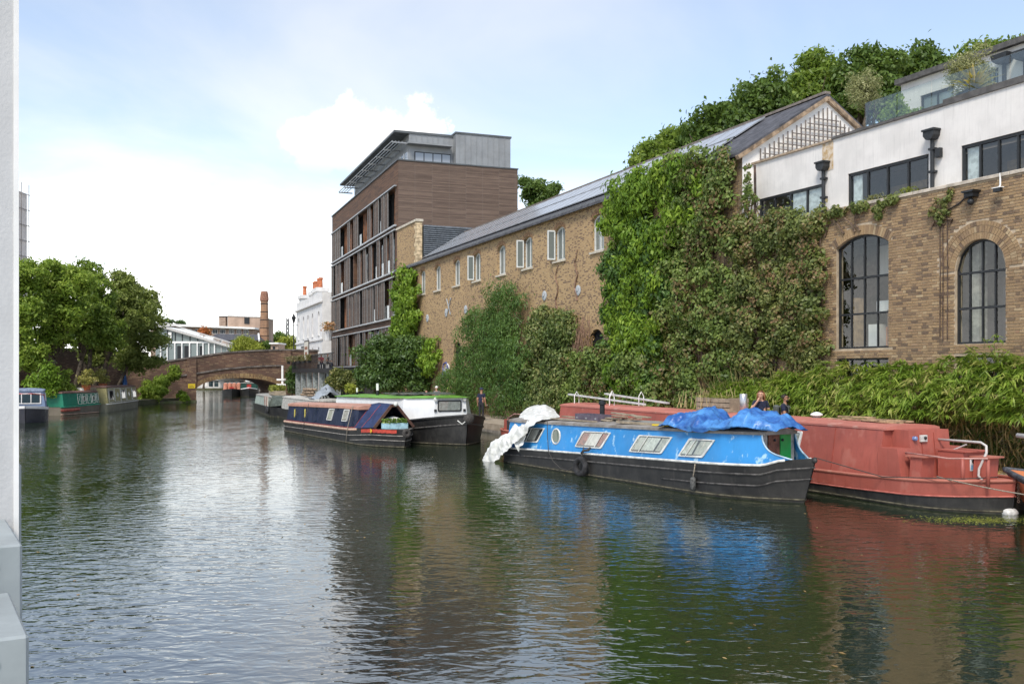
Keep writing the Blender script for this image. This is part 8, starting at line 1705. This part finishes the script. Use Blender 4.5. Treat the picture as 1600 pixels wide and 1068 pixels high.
    nm.polygons.foreach_set('material_index', idx); nm.polygons.foreach_set('use_smooth', [True] * len(nm.polygons)); nm.update()
    t = thing('person', label, 'person', loc, rz, group); link('body', nm, t)
    H = hd
    eyes = MB()
    for y in (-1, 1): eyes.ball((H.x + .088 * k, y * .034 * k, H.z + .012), (.010, .014, .008), 6, 5)
    eyes.build('eyes', mat('eye_dark', (0.03, 0.025, 0.02), .3), t, smooth=True); mo = MB(); mo.ball((H.x + .088 * k, 0, H.z - .062), (.012, .026, .007), 6, 5); mo.build('mouth', mat('lip', (0.35, 0.12, 0.10), .6), t, smooth=True)
    if 'cap' in extras:
        m = MB(); m.lathe([(.108 * k, 0), (.108 * k, .05), (.08 * k, .09), (.0, .105)], (H.x - .005, 0, H.z + .02), 14); m.box(H.x + .07, H.x + .19, -.07, .07, H.z + .02, H.z + .035); m.build('cap', hair, t, smooth=True)
    elif 'helmet' in extras:
        m = MB(); m.ball((H.x - .005, 0, H.z + .035), (.135 * k, .11 * k, .095 * k), 14, 8); m.build('helmet', mat('helmet_white', (0.62, 0.60, 0.56), .4), t, smooth=True)
    else:
        m = MB(); n1 = 16; rows_ = []
        for a in np.linspace(0, 1, 9):
            r_ = math.sin(a * 1.75) * .112 * k; z_ = H.z + .005 + math.cos(a * 1.75) * .098 * k; rows_.append([(H.x - .022 * k + r_ * math.cos(q) * (1.0 if math.cos(q) < .2 else (.96 if a < .62 else .35)), r_ * math.sin(q) * .93, z_ + (.05 * k if math.cos(q) > .45 and a > .62 else 0)) for q in np.linspace(0, 2 * math.pi, n1, endpoint=False)])
        m.grid(rows_, closed=True)
        if 'long' in extras:
            for q in range(26): a = R(70 + q * 8.5); x0, y0 = H.x - .02 + .10 * k * math.cos(a), .095 * k * math.sin(a); m.tube([(x0, y0, H.z + .03), (x0 - .02, y0 * 1.15, H.z - .12), (x0 - .03, y0 * 1.2, H.z - .32 - .04 * math.sin(q * 2.1))], [.022, .024, .008], 5)
        m.build('hair', hair, t, smooth=True, fix=False)
    if 'shades' in extras:
        m = MB()
        for y in (-1, 1): m.ball((H.x + .088 * k, y * .038 * k, H.z + .012), (.014, .030, .020), 8, 6); m.bar((H.x + .085 * k, y * .068 * k, H.z + .02), (H.x - .02, y * .098 * k, H.z + .01), .008, .010)
        m.bar((H.x + .098 * k, -.02, H.z + .018), (H.x + .098 * k, .02, H.z + .018), .008, .008); m.build('sunglasses', M_BLK, t, smooth=False)
    if 'beard' in extras: m = MB(); m.ball((H.x + .045 * k, 0, H.z - .09), (.055, .065, .045), 10, 6); m.build('beard', hair, t, smooth=True)
    if 'straps' in extras:
        for y in (-1, 1): m = MB(); m.tube([(.145 * k, y * .10 * k, 1.20 * k), (.135 * k, y * .105 * k, 1.36 * k), (.0, y * .11 * k, 1.475 * k), (-.14 * k, y * .10 * k, 1.36 * k)], .02, 6); m.build('strap', mat('strap_grey', (0.10, 0.11, 0.10), .8), t, fix=False)
        m = MB(); m.bevbox(-.32 * k, -.15 * k, -.14 * k, .14 * k, 1.0 * k, 1.42 * k, .04); m.build('backpack', mat('strap_grey', (0.1, 0.11, 0.1)), t)
    return t
SKIN = mat('skin', (0.55, 0.31, 0.22), .55, .06, 9); SKIN2 = mat('skin_tan', (0.42, 0.22, 0.14), .55, .06, 9); NAVYT = mat('navy_cloth', (0.018, 0.022, 0.05), .9, .15, 12); JEANS = mat('denim', (0.05, 0.07, 0.13), .9, .15, 12)
HB = mat('brown_hair', (0.10, 0.045, 0.022), .6, .2, 30); HD = mat('dark_hair', (0.03, 0.022, 0.016), .6, .2, 30); HG = mat('ginger_hair', (0.24, 0.10, 0.04), .6, .2, 30)
def path_at(px, off, fr): s_ = fr.s_(px, -off); p = fr.world(s_, -off, PATH_Z); return p
def stand(px, pytop, off, fr): p = path_at(px, off, fr); return p, CAMH + (HOR - pytop) / FPX * p.y - PATH_Z
p, h = stand(1189, 609.5, 1.7, FR); person('woman in navy t-shirt with long brown hair and hand at her mouth', p, R(-115), h, NAVYT, JEANS, HG, SKIN, 'mouth', ('long',))
p, h = stand(1226, 617, 1.8, FR); person('man in dark t-shirt with sunglasses and backpack walking by the bamboo', p, R(-28), h * 1.02, NAVYT, JEANS, HD, SKIN2, 'walk', ('shades', 'beard', 'straps'))
p, h = stand(1138, 616.5, 1.9, FR); person('man in pale shirt and sunglasses behind the rooftop crate', p, R(-40), h, mat('pale_cloth', (0.50, 0.47, 0.40), .9, .1), JEANS, HB, SKIN, 'stand', ('shades',))
p, h = stand(682, 604, 2.0, FW); person('towpath passer with white helmet in front of the dark shrub', p, R(-70), h * 1.02, mat('grey_cloth', (0.20, 0.20, 0.20), .9), NAVYT, HD, SKIN, 'stand', ('helmet',))
p, h = stand(666, 609, 2.2, FW); person('short towpath passer with brown hair beside the white helmet', p, R(-60), h, mat('tan_cloth', (0.30, 0.22, 0.17), .9), NAVYT, HB, SKIN, 'stand', ())
p, h = stand(752, 606, 2.6, FW); person('person in dark clothes and cap beside the white barge bow', p, R(65), h, NAVYT, mat('charcoal_cloth', (0.03, 0.03, 0.035), .9), mat('cap_blue', (0.04, 0.05, 0.09), .8), SKIN2, 'stand', ('cap',))
for k, (px, sh_, lab) in enumerate(((502, mat('red_cloth', (0.42, 0.06, 0.08), .9), 'drinker in red top sitting on the pub terrace'), (511.5, mat('pale_cloth', (0.5, 0.47, 0.4)), 'drinker in pale top sitting at the end of the pub terrace'))):
    s0 = FP.s_(px, -2.4); person(lab, FP.world(s0, -2.4, TZ - .46), R(-60 + 50 * k), 1.72, sh_, NAVYT, HD, SKIN, 'sit')
    b = FP.thing('bench', ('terrace bench under the drinker in red', 'terrace bench under the drinker in pale top')[k], 'bench', None, s0, -2.4, TZ); m = MB(); m.box(-.3, .3, -.3, .3, .34, .38); m.build('seat', M_PLANK, b)
    for dx in (-.24, .24):
        for dy in (-.24, .24): m = MB(); m.box(dx - .03, dx + .03, dy - .03, dy + .03, 0, .34); m.build('leg', M_DARK, b)
fpv = FP.thing('flower_pot', 'pot of dry pink flowers on the ledge beside the pub wall', 'planter', None, FP.s_(513, -.6), -.6, TZ + 2.6); m = MB(); m.lathe([(.3, 0), (.4, .9), (.42, .95)], n=10); m.build('pot', M_PUB, fpv); g = np.random.default_rng(33); q = np.stack([g.normal(0, .4, 300), g.normal(0, .3, 300), g.uniform(.9, 1.7, 300)], 1); leaf_object('flowers', q, np.tile([0, -.5, 1.0], (300, 1)), .3, .12, leaf_mat('dry_pink', (0.30, 0.16, 0.10), (0.45, 0.28, 0.18), (0.55, 0.40, 0.28)), fpv, seed=3)
for k in range(5):
    s0 = FP.s_(458 + k * 8, -2.9); t = FP.thing('terrace_plant', ('first', 'second', 'third', 'fourth', 'fifth')[k] + ' flower trough along the terrace rail from the bridge', 'planter', 'flower troughs on the terrace rail', s0, -3.3, TZ + .5); m = MB(); m.box(-.5, .5, -.12, .08, 0, .25); m.build('trough', M_DARK, t); g = np.random.default_rng(40 + k); q = np.stack([g.normal(0, .4, 200), g.normal(-.05, .1, 200), g.uniform(.2, .7, 200)], 1); leaf_object('flowers', q, np.tile([0, -.5, 1.0], (200, 1)), .2, .1, leaf_mat('terrace_leaf', (0.05, 0.07, 0.03), (0.14, 0.13, 0.08), (0.36, 0.22, 0.2)), t, seed=3 + k)
